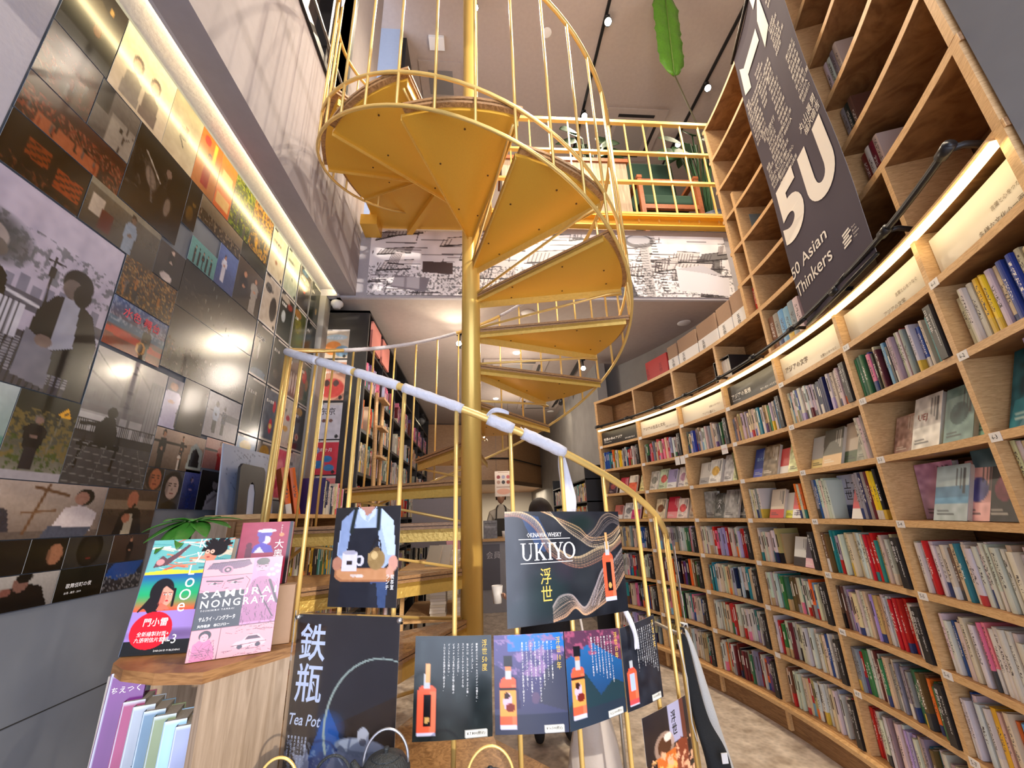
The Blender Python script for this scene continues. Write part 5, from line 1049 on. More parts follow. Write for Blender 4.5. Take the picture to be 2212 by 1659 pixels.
pic((1.732, 2.045, 1.555, 1.716), 'photo of a stage talk with performers and a phone screen', lambda im: (im.grad((.40, .33, .28), (.78, .70, .64)), im.rect(0, .62, .62, .68, (.12, .11, .12)), im.person(.16, -.2, 1.15, (.13, .14, .15), wd=.7), im.person(.52, .05, .85, (.12, .10, .10), wd=.6), im.person(.50, .0, .5, (.80, .76, .72), wd=.6), im.poly([(.66, .1), (.70, .7), (.80, .8), (.96, .6), (.98, .1)], (.62, .65, .64)), im.poly([(.70, .15), (.74, .6), (.82, .66), (.90, .5), (.92, .15)], (.08, .10, .10))), dens=200)
pic((2.048, 2.275, 1.585, 1.73), 'photo of a young man in a red jacket on stage', lambda im: (im.grad((.62, .45, .42), (.80, .66, .62)), im.rect(0, .58, 1, .64, (.15, .12, .12)), im.person(.52, -.15, 1.1, (.66, .10, .12), (.66, .48, .40), (.08, .06, .06), .8)), dens=180)
pic((1.732, 1.826, 1.465, 1.552), 'small close portrait of a laughing man in warm light', p_port((.72, .46, .32), (.12, .08, .07), (.50, .42, .36), .55, .5, .42), dens=220)
pic((1.829, 1.945, 1.395, 1.552), 'portrait of a long haired man looking at the camera', p_port((.74, .66, .62), (.10, .09, .09), (.34, .33, .34), .5, .55, .28), dens=230)
pic((1.948, 2.055, 1.395, 1.565), 'blue portrait print under golden characters', lambda im: (im.grad((.12, .16, .38), (.34, .38, .60)), im.person(.5, .05, .75, (.16, .22, .46), (.55, .5, .6), (.1, .1, .2))), dens=160)
pic((2.058, 2.285, 1.395, 1.575), 'black-and-white photo of a person in a pale sweater', lambda im: (im.grad((.05, .05, .05), (.12, .11, .12)), im.poly([(.25, 0), (.3, .35), (.5, .5), (.7, .45), (.8, .3), (.85, 0)], (.66, .63, .65)), im.ell(.52, .66, .10, .15, (.55, .52, .53)), im.ell(.55, .8, .12, .10, (.1, .1, .1)), im.line(.35, .2, .6, .4, .04, (.5, .48, .5))), dens=180)
pic((1.40, 1.665, 1.945, 2.13), 'photo of a banner reading boat characters above a man with a hat', lambda im: (im.grad((.60, .26, .12), (.20, .36, .60)), im.rect(0, .42, 1, .60, (.32, .42, .52)), im.noise(.3, 26, (.72, .74, .80), .55, .5, 1, .6), im.poly([(0, .38), (.3, .40), (1, .30), (1, .2), (0, .25)], (.70, .24, .12)), im.person(.66, -.1, .85, (.16, .17, .14), (.45, .34, .28), (.1, .08, .07), .9), im.ell(.60, .22, .09, .13, (.80, .62, .38)), im.ell(.60, .22, .05, .1, (.3, .2, .12))), dens=190, ink=(flat('red_ink', (.6, .05, .08), .6), [('水色 舞台', .05, .125, .04, {'res': 1, 'bold': .01})]))
pic((1.40, 1.668, 2.135, 2.30), 'photo of a lively crowd in amber light and confetti', p_crowd((.26, .18, .08), [(.62, .42, .14), (.12, .10, .10), (.72, .60, .42), (.40, .30, .14)], 20, 1), dens=170)
pic((1.67, 2.28, 1.958, 2.24), 'dark glossy group photo of a large street crowd', p_crowd((.16, .12, .11), [(.10, .09, .09), (.36, .30, .27), (.55, .50, .46), (.16, .13, .12)], 30, .45), dens=140)
pic((1.67, 2.28, 2.243, 2.47), 'dark photo of performers under blurred vertical lights', lambda im: (im.grad((.10, .09, .09), (.14, .15, .14)), [im.line(.3+.05*k, 1, .28+.05*k, .1, .004, (.45, .46, .44)) for k in range(8)], im.noise(.2, 20, (.45, .40, .36), .66, 0, .6, .7)), dens=140)
pic((.955, 1.20, 2.30, 2.47), 'night photo of a shop front with orange shutters', lambda im: (im.grad((.06, .04, .04), (.10, .06, .04)), im.rect(.25, .4, .52, .75, (.50, .24, .08)), im.rect(.6, .2, .95, .6, (.55, .26, .08)), [im.line(.25, .42+.05*k, .95, .25+.05*k, .008, (.12, .06, .03)) for k in range(7)], im.noise(.2, 20, (.4, .22, .12), .65, 0, .3)), dens=170)
pic((1.204, 1.52, 2.30, 2.475), 'photo of a man in a pale suit adjusting his jacket', lambda im: (im.grad((.26, .24, .21), (.42, .40, .36)), im.rect(.0, .86, 1, 1, (.55, .53, .48)), im.person(.58, -.35, 1.25, (.52, .57, .64), (.46, .38, .32), (.12, .1, .09), .75), im.rect(.06, .3, .22, .7, (.70, .66, .62)), im.rect(.2, .1, .35, .5, (.36, .09, .07))), dens=190)
pic((1.522, 1.672, 2.305, 2.462), 'photo of a seated woman in black', lambda im: (im.grad((.12, .11, .12), (.26, .24, .25)), im.person(.5, .0, .95, (.08, .07, .08), (.76, .68, .64), (.08, .07, .07), .95), im.ell(.45, .12, .22, .12, (.74, .70, .70))), dens=170)
pic((1.675, 1.86, 2.475, 2.60), 'small aqua print of a standing group', lambda im: (im.grad((.42, .62, .62), (.50, .70, .70)), [im.person(.2+.15*k, .05, .7, (.14, .14, .15), wd=.5) for k in range(5)]), dens=170)
pic((1.862, 2.02, 2.475, 2.70), 'blue book cover print with a figure in white', lambda im: (im.grad((.30, .38, .58), (.42, .50, .70)), im.person(.35, .15, .65, (.82, .82, .88), wd=.8)), dens=150)
pic((2.022, 2.28, 2.475, 2.74), 'photo of two speakers in dim brown light', p_stand((.14, .12, .11), (.40, .34, .28), [(.3, -.1, .9, (.10, .09, .09)), (.7, .0, .85, (.62, .60, .58))]), dens=140)
pic((.955, 1.298, 2.475, 2.62), 'photo of dried flowers and handwritten orange card', p_crowd((.30, .16, .12), [(.52, .26, .16), (.62, .44, .34), (.10, .06, .05)], 22, .7, (.15, .0, .75, .32, (.62, .38, .26))), dens=150)
pic((1.302, 1.592, 2.48, 2.84), 'dark concert photo of a drummer and guitarist', lambda im: (im.grad((.05, .04, .04), (.10, .08, .07)), im.ell(.35, .5, .10, .16, (.62, .56, .52), .8, .6, 30), im.ell(.7, .35, .07, .15, (.60, .54, .50), .8, .6), im.line(.2, .75, .5, .55, .012, (.7, .66, .62)), im.line(.3, .6, .45, .25, .014, (.4, .36, .34)), im.ell(.6, .75, .05, .06, (.5, .42, .38)), im.noise(.1, 20, (.4, .36, .33), .72, .1, .7, .7)), dens=170)
pic((1.595, 1.672, 2.61, 2.84), 'narrow dark print with orange windows', p_dark([(.4, .3, .3, .2, (.45, .34, .12)), (.6, .55, .2, .05, (.5, .38, .15))]), dens=150)
pic((1.675, 2.02, 2.705, 2.835), 'photo of an audience before a white projected screen', p_crowd((.62, .56, .48), [(.14, .11, .10), (.70, .62, .52), (.12, .10, .10)], 24, .5), dens=150)
pic((2.022, 2.28, 2.745, 2.835), 'photo of greenish stage scenery near the white posters', p_crowd((.24, .25, .20), [(.30, .33, .25), (.12, .12, .10)], 12, 1))
pic((.955, 1.13, 2.625, 2.84), 'dark photo of a red neon street and stall', p_crowd((.24, .12, .09), [(.42, .18, .12), (.12, .08, .07), (.52, .36, .28)], 18, .8), dens=150)
pic((1.134, 1.298, 2.625, 2.835), 'grey collage of walls, a tree and small signs', lambda im: (im.grad((.34, .32, .31), (.50, .47, .44)), im.rect(.4, .0, 1, .6, (.58, .55, .52)), im.line(.7, .0, .8, .6, .01, (.2, .18, .18)), im.line(.75, .3, .95, .5, .007, (.2, .18, .18)), im.rect(.0, .5, .3, 1, (.10, .09, .09)), im.rect(.6, .4, .68, .48, (.12, .1, .1))), dens=160)
pic((1.144, 1.40, 2.84, 3.155), 'cream photo of two smiling women on a white background', lambda im: (im.grad((.80, .74, .66), (.86, .81, .73)), [(im.poly([(x-.16, .05), (x-.13, .40), (x, .48), (x+.13, .40), (x+.16, .05)], (.52, .46, .42) if i else (.60, .56, .52)), im.ell(x, .62, .10, .12, (.34, .24, .18)), im.ell(x, .60, .07, .09, (.78, .62, .52))) for i, x in enumerate((.32, .66))]), dens=190)
pic((.955, 1.14, 2.845, 3.155), 'dark photo of night lamps over a road at the top near corner', p_dark([(.4, .7, .3, .1, (.36, .30, .18)), (.6, .4, .1, .1, (.62, .40, .25)), (.7, .8, .05, .05, (.8, .66, .4))], (.14, .11, .06)), dens=150)
pic((1.402, 1.582, 2.84, 3.155), 'pale photo of a child riding a bicycle seen from above', lambda im: (im.grad((.80, .74, .64), (.66, .64, .56)), im.noise(.04, 10), im.ell(.5, .5, .14, .10, (.28, .26, .24)), im.ell(.56, .60, .06, .05, (.62, .42, .32)), im.line(.42, .4, .56, .3, .012, (.2, .18, .18))), dens=160)
pic((1.584, 1.74, 2.84, 3.155), 'orange photo of a person in red under lanterns', lambda im: (im.grad((.72, .50, .30), (.86, .46, .14)), im.ell(.3, .86, .15, .08, (.80, .22, .08)), im.person(.5, .1, .6, (.66, .16, .12), (.5, .3, .2), (.12, .08, .06)), im.rect(.6, .6, .75, .95, (.95, .74, .3))), dens=150)
pic((1.742, 1.87, 2.84, 3.155), 'orange poster with a white car and tiny lettering', lambda im: (im.grad((.82, .44, .16), (.88, .52, .20)), im.rect(.2, .6, .8, .75, (.86, .72, .5)), im.rect(.1, .1, .9, .3, (.9, .75, .5))), dens=130)
pic((1.872, 2.06, 2.84, 3.155), 'bright photo of green leaves in sunlight', p_crowd((.44, .46, .12), [(.20, .40, .08), (.72, .70, .22), (.10, .22, .05), (.6, .62, .16)], 16, 1), dens=150)
pic((2.062, 2.28, 2.84, 3.155), 'photo of people beside yellow flowers and dark door', p_crowd((.52, .40, .22), [(.84, .66, .14), (.12, .09, .08), (.66, .50, .36)], 12, 1), dens=150)
# white framed event posters in four columns
colx = [(2.29, 2.485), (2.50, 2.695), (2.71, 2.905), (2.92, 3.10)]
SET = [[('cream event poster with two small red discs', (.82, .78, .70), [(.5, .6, .1, .05, (.62, .30, .2)), (.45, .35, .08, .05, (.62, .35, .2))]), ('white event poster with a black figure from behind', (.74, .70, .66), [(.7, .42, .22, .26, (.12, .10, .09)), (.3, .75, .2, .1, (.25, .22, .2))]), ('dark event poster with a blue lower strip', (.16, .13, .12), [(.5, .08, .5, .12, (.22, .42, .56)), (.3, .5, .08, .2, (.6, .6, .6))]), ('dark olive event poster covered in grey characters', (.26, .26, .22), [(.5, .5, .1, .3, (.46, .45, .40))]), ('sky blue event poster with a white tower', (.40, .58, .76), [(.55, .35, .14, .3, (.82, .85, .88)), (.45, .82, .3, .1, (.80, .70, .30))])],
       [('pale aqua event poster with a small ring', (.72, .76, .70), [(.55, .4, .07, .05, (.5, .55, .5))]), ('dark event poster with a white bird figure', (.16, .20, .18), [(.35, .5, .15, .14, (.78, .80, .82)), (.7, .8, .2, .08, (.60, .22, .14)), (.35, .88, .35, .08, (.74, .70, .66))]), ('dark event poster of people on a bench', (.20, .18, .17), [(.4, .3, .2, .1, (.42, .38, .34)), (.7, .5, .1, .2, (.36, .33, .30))]), ('blue-grey event poster with two red lanterns', (.40, .43, .50), [(.65, .68, .1, .12, (.78, .20, .28)), (.55, .3, .12, .15, (.80, .22, .30)), (.55, .3, .10, .05, (.88, .82, .52))]), ('grey event poster with gold leaf and white panels', (.52, .48, .45), [(.45, .82, .3, .12, (.74, .60, .24)), (.4, .4, .2, .12, (.82, .78, .74))])],  # white oval on the last poster is glare painted into its colour
       [('event poster of a city street with a red coat', (.32, .30, .28), [(.5, .55, .15, .14, (.82, .26, .16)), (.4, .9, .3, .08, (.3, .44, .55)), (.5, .3, .12, .12, (.12, .12, .12)), (.5, .75, .4, .08, (.78, .74, .68))]), ('event poster full of green and yellow foliage', (.34, .36, .16), [(.4, .6, .3, .2, (.50, .48, .18)), (.6, .3, .3, .15, (.38, .44, .14)), (.3, .85, .3, .1, (.66, .50, .28))]), ('event poster of four people in white', (.42, .38, .36), [(.2+.2*k, .35, .07, .25, (.78, .75, .74)) for k in range(4)]), ('white event poster with small yellow and red drawings', (.80, .77, .74), [(.6, .6, .15, .06, (.72, .18, .18)), (.5, .38, .2, .06, (.86, .68, .2))]), ('pink scribbled event poster', (.84, .44, .52), [(.5, .5, .3, .3, (.90, .62, .66)), (.4, .3, .15, .1, (.75, .2, .35))])],
       [('dark green event poster of a standing figure', (.20, .24, .20), [(.45, .6, .12, .25, (.10, .12, .10)), (.7, .35, .1, .1, (.66, .58, .4))]), ('dark foliage event poster at the wall corner', (.13, .17, .13), [(.5, .4, .3, .2, (.22, .28, .18))]), ('red and green collage event poster', (.42, .46, .40), [(.45, .65, .22, .16, (.80, .16, .18)), (.5, .3, .3, .16, (.30, .46, .40)), (.7, .5, .15, .15, (.72, .52, .32))]), ('black event poster with gold characters and a pale flower', (.13, .11, .09), [(.4, .85, .3, .1, (.72, .58, .14)), (.4, .3, .18, .09, (.80, .62, .52)), (.4, .3, .06, .04, (.7, .15, .15))]), ('white event poster with a green brush stroke', (.76, .76, .77), [(.5, .5, .35, .08, (.20, .60, .50)), (.4, .2, .2, .06, (.4, .4, .42))])]]
for ci, (y0, y1) in enumerate(colx):
    for ri in range(5):
        lab, bg_, sp_ = SET[ci][ri]; z1 = 3.15-.338*ri-.012*ci*0; z0 = z1-.33; im = Img(28, 44, bg_)
        for s in sp_: im.ell(*s[:4], s[4], .95, .3)
        im.noise(.04, 16); im.rect(0, 0, .035, 1, (.84, .82, .80)); im.rect(.965, 0, 1, 1, (.84, .82, .80)); im.rect(0, .955, 1, 1, (.82, .80, .78)); im.rect(0, 0, 1, .05, (.82, .80, .78)); im.rect(.06, .965, .3, .99, (.1, .1, .1)); im.ell(.88, .09, .06, .04, (.08, .08, .08))
        tx = ['北京 東京', '香港映画', '日本文化', '音楽の夜', '文学の森', '講座案内', '写真展', '秋の本', '茶の世界', '台湾', '旅と本', '上海', '民国', '詩と歌', '夜話', '絵本', '漢字', '京都', '奈良', '対話'][ci*5+ri]
        wallpic('event_poster', lab+', in the white framed columns' if len(lab.split()) < 11 else lab, y0, y1, z0, z1, im, 'poster', 'white framed event posters in columns on the left wall', ink=(INKW if sum(bg_) < 1.4 else INKB, [(tx, .02, .235, .022, {'res': 1})]))
# posters on the near end of the black bookcase
bb = thing('black_bookcase', 'tall black metal and wood bookcase running back along the left side', 'bookcase', (-1.1, 3.3, 0))
YB0, YB1 = 3.22, 7.4
b = MB(); b.box(-1.315, -.935, YB0, YB0+.03, 0, H+1.72); b.build('end_panel', BLACKW, bb)
for i in range(9):
    z = [.05, .36, .68, 1.0, 1.32, 1.66, 2.0, 2.36, 2.72][i]; b = MB(); b.box(-1.30, -.945, YB0+.03, YB1, z, z+.025); b.build('shelf', BLACKW, bb)
for i in range(7): b = MB(); y = YB0+.6+.6*i; b.box(-1.30, -.94, y, y+.02, .03, H+1.72); b.build('upright', BLACKW, bb)
b = MB(); b.box(-1.312, -1.30, YB0+.03, YB1, .02, H+1.72); b.box(-1.30, -.935, YB0, YB1, H+1.70, H+1.72); b.build('case', BLACKW, bb)
b = MB()
for i in range(1, 8):
    z = [.05, .36, .68, 1.0, 1.32, 1.66, 2.0, 2.36, 2.72][i]+.027; y = YB0+.07
    while y < YB1-.1:
        if random.random() < .1: y += random.uniform(.05, .2); continue
        th = random.uniform(.014, .035); h = random.uniform(.17, .25); cn = random.choice(['white', 'cream', 'grey', 'white', 'cream', 'tan', 'brown', 'white', 'orange', 'teal', 'red', 'black', 'grey'])
        if i >= 7: cn = random.choice(['pink', 'pink', 'purple', 'lilac', 'dark red'])
        M = Matrix.Translation((-.955, y, z)) @ Matrix.Rotation(PI/2, 4, 'Z'); add_book(b, M, th, h*.7, h, jit(CN[cn])); y += th*1.02
b.build('massed_books', BOOKS, label='books packed on the long black bookcase at the left', cat='books', kind='stuff')
b = MB(); b.box(-.95, -.93, YB0+.12, YB0+.42, 2.76, 3.0); b.box(-.95, -.93, YB0+.5, YB0+.8, 2.76, 3.0); b.build('pink_folder_box', flat('salmon_card', (.62, .22, .18), .6), label='salmon pink folders standing at the top of the black bookcase', cat='folder')
POS = [('orange and blue watercolour talk poster at the top of the black panel', 2.60, 2.86, (.80, .74, .66), [(.4, .35, .35, .25, (.90, .55, .25)), (.75, .25, .3, .2, (.48, .62, .72)), (.5, .72, .45, .1, (.70, .78, .82))], '80年の交差'),
       ('pink and brown talk poster with a row of faces', 2.24, 2.585, (.76, .56, .46), [(.5, .3, .5, .25, (.66, .20, .18)), (.3, .42, .12, .08, (.18, .1, .1)), (.65, .42, .12, .08, (.18, .1, .1))], '福岡不止拉麺'),
       ('white talk poster reading Tokyo characters', 1.93, 2.22, (.80, .79, .82), [(.35, .5, .08, .05, (.4, .25, .2)), (.6, .5, .08, .05, (.5, .35, .3))], '东京'),
       ('red and blue cloud talk poster', 1.66, 1.92, (.78, .20, .26), [(.3, .3, .25, .12, (.15, .45, .68)), (.6, .45, .2, .1, (.15, .45, .68)), (.7, .2, .2, .1, (.2, .5, .7)), (.2, .7, .12, .1, (.2, .5, .7))], '行走十月'),
       ('salmon pink talk poster reading Asian Talk', 1.36, 1.65, (.86, .50, .50), [(.72, .45, .12, .11, (.12, .1, .1)), (.72, .47, .07, .06, (.8, .72, .68))], 'Asian\nTalk 023')]
for lab, z0, z1, bg_, sp_, tx in POS:
    im = Img(34, 44, bg_)
    for s in sp_: im.ell(*s[:4], s[4], .95, .25)
    im.noise(.04, 14); im.rect(0, .94, 1, 1, (.82, .80, .78)); im.rect(.06, .95, .3, .985, (.1, .1, .1)); im.ell(.86, .08, .07, .05, (.08, .08, .08))
    o = surface('talk_poster', im, planefn((-1.285, YB0-.003, z0), (1, 0, 0), (0, 0, 1), .20, z1-z0), PAPERPRINT, None, .0015, label=lab, cat='poster', group='talk posters stacked on the end of the black bookcase')
    q = MB(); letter(q, inkfn((-1.285, YB0-.0032, z0), (1, 0, 0), (0, 0, 1), .0006), tx, .03, (z1-z0)*.66, w=.12, res=1); q.build('lettering', INKB if 'white' in lab or 'salmon' in lab else INKW, o)
b = MB(); b.lathe([(.0, .06), (.045, .06), (.05, .05), (.05, .03), (.035, .015), (.03, 0), (0, 0)], (-1.20, YF+.04, ZLOW-.08), 24); b.build('round_sensor', WHITE, None, True, label='round white sensor dome at the low ceiling corner by the poster wall', cat='sensor')
b = MB(); b.box(XW, XW+.05, YF-.03, YB0, 0, ZLOW); struct(b, 'trim_4', CONC2)
# cove light
b = MB(); b.box(-1.188, -1.1855, -1.1, YF-.04, H+1.825, H+1.855); b.build('cove_light_strip', flat('cove_led', (1, .80, .42), .5, emit=20.0), label='warm light strip hidden in the ceiling recess above the poster wall', cat='light strip')
# ------------------------------------------------------------------ display cabinet at the lower left and what stands on it
ZT = H-.331
cab = thing('display_cabinet', 'pale oak corner cabinet with a curved top and an open niche at the lower left', 'cabinet', (-.74, 1.2, 0))
PA, PL, PR, PB = (-.663, 1.188), (-.957, 1.305), (-.522, 1.392), (-.887, 1.61)
b = MB(); top = [PA, PR, PB, (-1.044, 1.496), PL, (-.887, 1.246), (-.783, 1.203)]; b.prism(top, ZT-.025, ZT, 0); b.build('top', OAK, cab)
b = MB(); d = Vector((PR[0]-PA[0], PR[1]-PA[1], 0)).normalized(); nn = Vector((-d.y, d.x, 0))*.03
b.prism([(PA[0]+.004, PA[1]+.006), (PR[0], PR[1]), (PR[0]+nn.x, PR[1]+nn.y), (PA[0]+nn.x+.004, PA[1]+nn.y+.006)], .01, ZT-.025); b.build('side_panel', OAK_LIGHT, cab)
b = MB(); b.prism([PR, PB, (PB[0]-.01, PB[1]-.02), (PR[0]-.02, PR[1]-.01)], .01, ZT-.025); b.build('back_panel', OAK_LIGHT, cab)
b = MB(); b.prism([(-1.044, 1.496), (-.95, 1.29), (-.935, 1.294), (-1.025, 1.505)], .01, ZT-.025); b.build('side_panel', flat('grey_oak', (.30, .28, .26), .6, 0, .1, 40, .1), cab)
b = MB(); b.prism([(-.70, 1.22), (-.54, 1.39), (-.887, 1.59), (-1.018, 1.48), (-.94, 1.305)], H-.71, H-.695); b.build('niche_shelf', OAK_LIGHT, cab)
# upright booklets in the niche: each a thin bound slab with its own cover
def slab(name, label, base, rz, lean, wd, tk, hh, img, cat='book', group=None, ink=None, edge=(.7, .68, .64), back=None):
    """book standing at base (bottom middle of the cover), cover facing -y turned by rz, leaning back by lean degrees"""
    M = Matrix.Translation(base) @ Matrix.Rotation(math.radians(rz), 4, 'Z') @ Matrix.Rotation(math.radians(-lean), 4, 'X')
    t = thing(name, label, cat, tuple(base), group)
    surface('front_cover', img, lambda a, c: M @ Vector((-wd/2+a*wd, 0, c*hh)), PRINT, t, .0015)
    b = MB(); b.box(-wd/2+.001, wd/2-.002, .0015, tk-.0015, .002, hh-.002, 0, M); b.build('page_block', PAPER, t)
    b = MB(); b.box(-wd/2, wd/2, tk-.0015, tk, 0, hh, 0, M); b.box(-wd/2-.001, -wd/2+.0005, 0, tk, 0, hh, 0, M); b.build('back_cover', flat('cover_' + '_'.join(str(int(x*20)) for x in edge), L3(*edge), .5), t)
    for nm, mt, draw in (ink or []):
        q = MB(); draw(q, lambda x, y: tuple(M @ Vector((-wd/2+x, -.0007, y)))); q.build(nm, mt, t)
    return t
NB = [('purple booklet with white brush title, farthest left in the niche', (.36, .10, .42), 'ちえつく', .255, 0), ('raspberry red booklet with pale border in the niche', (.52, .12, .34), None, .215, 1), ('silver grey booklet beside the red one in the niche', (.52, .56, .62), '本の道', .205, 2),
      ('slate blue booklet in the middle of the niche', (.30, .42, .52), '旅の記', .20, 3), ('olive green booklet in the niche', (.42, .48, .34), '森と水', .19, 4), ('light blue booklet in the niche', (.52, .68, .84), '雨音集', .185, 5), ('blue-grey booklet at the right end of the niche', (.48, .52, .66), '白い本', .18, 6)]
for lab, c, tx, hh, k in NB:
    x = -.898+.033*k; y = 1.280-.010*k; im = Img(14, 30, c); im.grad(tuple(q*.85 for q in c), tuple(min(1, q*1.1) for q in c)); im.rect(0, .97, 1, 1, (.74, .80, .86)); im.rect(0, 0, .06, 1, (.70, .76, .84)); im.noise(.03, 6)
    wd = .074 if k == 0 else .044
    ink = [('lettering', INKW if k < 2 else INKB, (lambda q, g, tx=tx, hh=hh, k=k: letter(q, g, tx, .008, .30, w=.058, res=1) if k == 0 else letter(q, g, tx, .02, hh*.45, w=.012, h=.07, vertical=True, res=1)))] if tx else None
    slab('booklet', lab, (x, y, H-.694), 20, 3, wd, .010+.078*(k > 0), .345 if k == 0 else .292-.008*k, im, group='booklets in the corner cabinet niche', ink=ink, edge=c)
# KYLOOE
im = Img(156, 204, (.2, .3, .5)); im.grad((.12, .12, .14), (.16, .50, .62)); R2 = random.Random(4)
im.rect(0, .66, 1, 1, (.40, .68, .68))
for k in range(46):
    x, y = R2.uniform(-.1, 1), R2.uniform(.71, .99); l = R2.uniform(.1, .35); c = R2.choice([(.86, .36, .26), (.88, .88, .84), (.90, .50, .36), (.30, .60, .62), (.92, .80, .70), (.16, .42, .48)]); im.line(x, y, x+l, y+R2.uniform(-.05, .06), R2.uniform(.003, .011), c, .85)
im.poly([(0, .66), (0, .70), (.3, .72), (.6, .70), (1, .74), (1, .66)], (.82, .84, .24)); im.poly([(.08, .74), (.10, .80), (.16, .85), (.22, .82), (.30, .86), (.44, .95), (.47, .94), (.36, .84), (.24, .76)], (.38, .27, .30)); im.ell(.15, .79, .05, .03, (.80, .56, .56))
for k in range(30): t = k/29; im.rect(0, .36+.30*t, .70, .375+.30*t, (.86-.74*min(1, t*2.2), .34+.30*math.sin(t*PI), .22+.42*t))
im.rect(0, .12, 1, .36, (.60, .50, .78)); im.ell(.5, .16, .6, .06, (.36, .28, .46), .8, 1); im.rect(0, 0, 1, .115, (.06, .08, .09))
for k in range(60):
    t = k/59; im.line(.30-.10*math.sin(t*PI)-.02*t, .62-.02*t, .06+.30*t, .36+.03*math.sin(t*9), .008, (.07+.04*(k % 3 == 0), .06, .08))
im.ell(.27, .53, .14, .115, (.07, .06, .08)); im.ell(.335, .485, .085, .095, (.88, .60, .52)); im.poly([(.26, .36), (.29, .43), (.36, .405), (.41, .37)], (.86, .42, .34)); im.ell(.29, .46, .05, .07, (.84, .36, .30), .6, .6)
for x in (.315, .375): im.ell(x, .498, .017, .007, (.96, .92, .90)); im.ell(x, .498, .008, .007, (.10, .06, .06)); im.line(x-.02, .512, x+.018, .514, .003, (.15, .08, .08))
im.line(.352, .49, .360, .465, .003, (.70, .36, .32)); im.ell(.355, .442, .020, .008, (.74, .14, .18)); im.line(.26, .585, .25, .44, .016, (.07, .06, .08)); im.line(.31, .585, .42, .53, .012, (.07, .06, .08)); im.line(.42, .54, .43, .40, .012, (.07, .06, .08))
im.ell(.74, .86, .085, .09, (.82, .52, .42))
for k in range(50): a = R2.uniform(.2, PI*1.05); r1 = R2.uniform(.10, .16); im.line(.79+.07*math.cos(a), .90+.04*math.sin(a), .80+r1*1.15*math.cos(a), .90+r1*.75*math.sin(a), .010, (.08, .06, .07))
im.ell(.81, .90, .12, .07, (.08, .06, .07)); im.line(.66, .875, .79, .87, .003, (.2, .16, .2))
for x in (.69, .75): im.ell(x, .872, .028, .020, (.9, .7, .62)); im.ell(x, .872, .009, .006, (.1, .06, .06))
im.ell(.71, .822, .022, .007, (.66, .26, .24))
im.ell(.91, .25, .11, .12, (.34, .56, .66)); im.ell(.89, .22, .062, .078, (.84, .62, .56)); [im.line(.82+.02*k, .34, .80+.025*k, .24, .005, (.22, .42, .54)) for k in range(9)]; im.ell(.87, .235, .010, .006, (.1, .08, .1)); im.ell(.915, .235, .010, .006, (.1, .08, .1)); im.ell(.89, .185, .02, .010, (.72, .16, .2))
im.ell(.27, .20, .235, .155, (.84, .06, .15), 1, .02)
def ink(q, g):
    for ch, x, y, h in (('K', .118, .245, .022), ('y', .116, .208, .026), ('L', .108, .178, .024), ('o', .106, .148, .022), ('O', .100, .118, .026), ('e', .103, .092, .020)): letter(q, g, ch, x, y, h=h, res=3)
    letter(q, g, '門小雷', .034, .062, h=.018, bold=.01); letter(q, g, '全新繪製封面+', .026, .040, h=.0105, res=1); letter(q, g, '九張明信片套組', .024, .027, h=.0105, res=1); letter(q, g, '1-3', .090, .022, h=.020, res=2); letter(q, g, 'DARGAUD PUBLISHING', .075, .006, h=.004, res=1)
slab('comic_book', 'colourful comic with painted faces and round red sticker, leaning at left on the cabinet', (-.868, 1.357, ZT+.002), 2, 8, .228, .028, .296, im, ink=[('lettering', INKW, lambda q, g: ink(q, lambda x, y: g(x*1.112, y*1.105)))], edge=(.35, .42, .55))
# SAMURAI NONGRATA
im = Img(150, 208, (.86, .56, .72)); R2 = random.Random(9); K_ = (.20, .10, .18)
im.rect(0, .66, .62, 1, (.90, .62, .66)); im.poly([(.04, .90), (.10, .965), (.55, .985), (.60, .93), (.5, .90), (.34, .885), (.30, .84), (.22, .86), (.18, .895)], (.44, .30, .42)); im.line(.10, .955, .56, .975, .004, K_); im.ell(.30, .885, .07, .045, (.70, .50, .60)); im.ell(.30, .885, .045, .028, K_); im.ell(.30, .885, .022, .014, (.85, .6, .66))
for k in range(16): im.line(.06+.03*k, .91+.002*k, .075+.03*k, .955, .0015, K_, .7)
im.line(0, .825, .62, .825, .003, K_); im.rect(0, .66, .62, .822, (.90, .58, .66))
for x in (.17, .42): im.line(x-.10, .778 if x < .3 else .765, x+.09, .765 if x < .3 else .782, .008, K_); im.poly([(x-.08, .745), (x-.02, .758), (x+.07, .742), (x, .735)], (.96, .86, .86)); im.ell(x, .747, .022, .012, K_); im.line(x-.08, .747, x+.08, .744, .003, K_); im.line(x-.05, .722, x+.05, .720, .0015, K_, .7)
im.line(.29, .76, .27, .70, .002, K_); im.line(.30, .69, .34, .695, .003, K_); im.line(.545, .80, .60, .76, .003, K_); im.line(.60, .76, .57, .68, .003, K_); im.line(.0, .69, .08, .67, .002, K_)
im.rect(0, .30, .55, .665, (.085, .105, .16)); im.rect(.62, .30, 1, 1, (.84, .54, .72))
im.poly([(.55, .32), (.57, .62), (.64, .755), (.72, .79), (.82, .785), (.94, .70), (1, .46), (.98, .32)], (.66, .40, .58))
im.ell(.74, .895, .085, .085, (.88, .60, .74)); im.ell(.74, .950, .09, .042, (.12, .08, .12)); im.poly([(.66, .93), (.655, .90), (.67, .93)], (.12, .08, .12)); im.rect(.68, .80, .80, .85, (.80, .52, .66))
for x in (.70, .785): im.line(x-.035, .902, x+.03, .902, .002, K_); im.line(x-.035, .885, x+.03, .885, .002, K_); im.ell(x, .893, .012, .006, K_); im.line(x-.035, .915, x+.03, .918, .004, K_)
im.line(.742, .89, .735, .868, .002, K_); im.line(.715, .848, .77, .850, .003, K_)
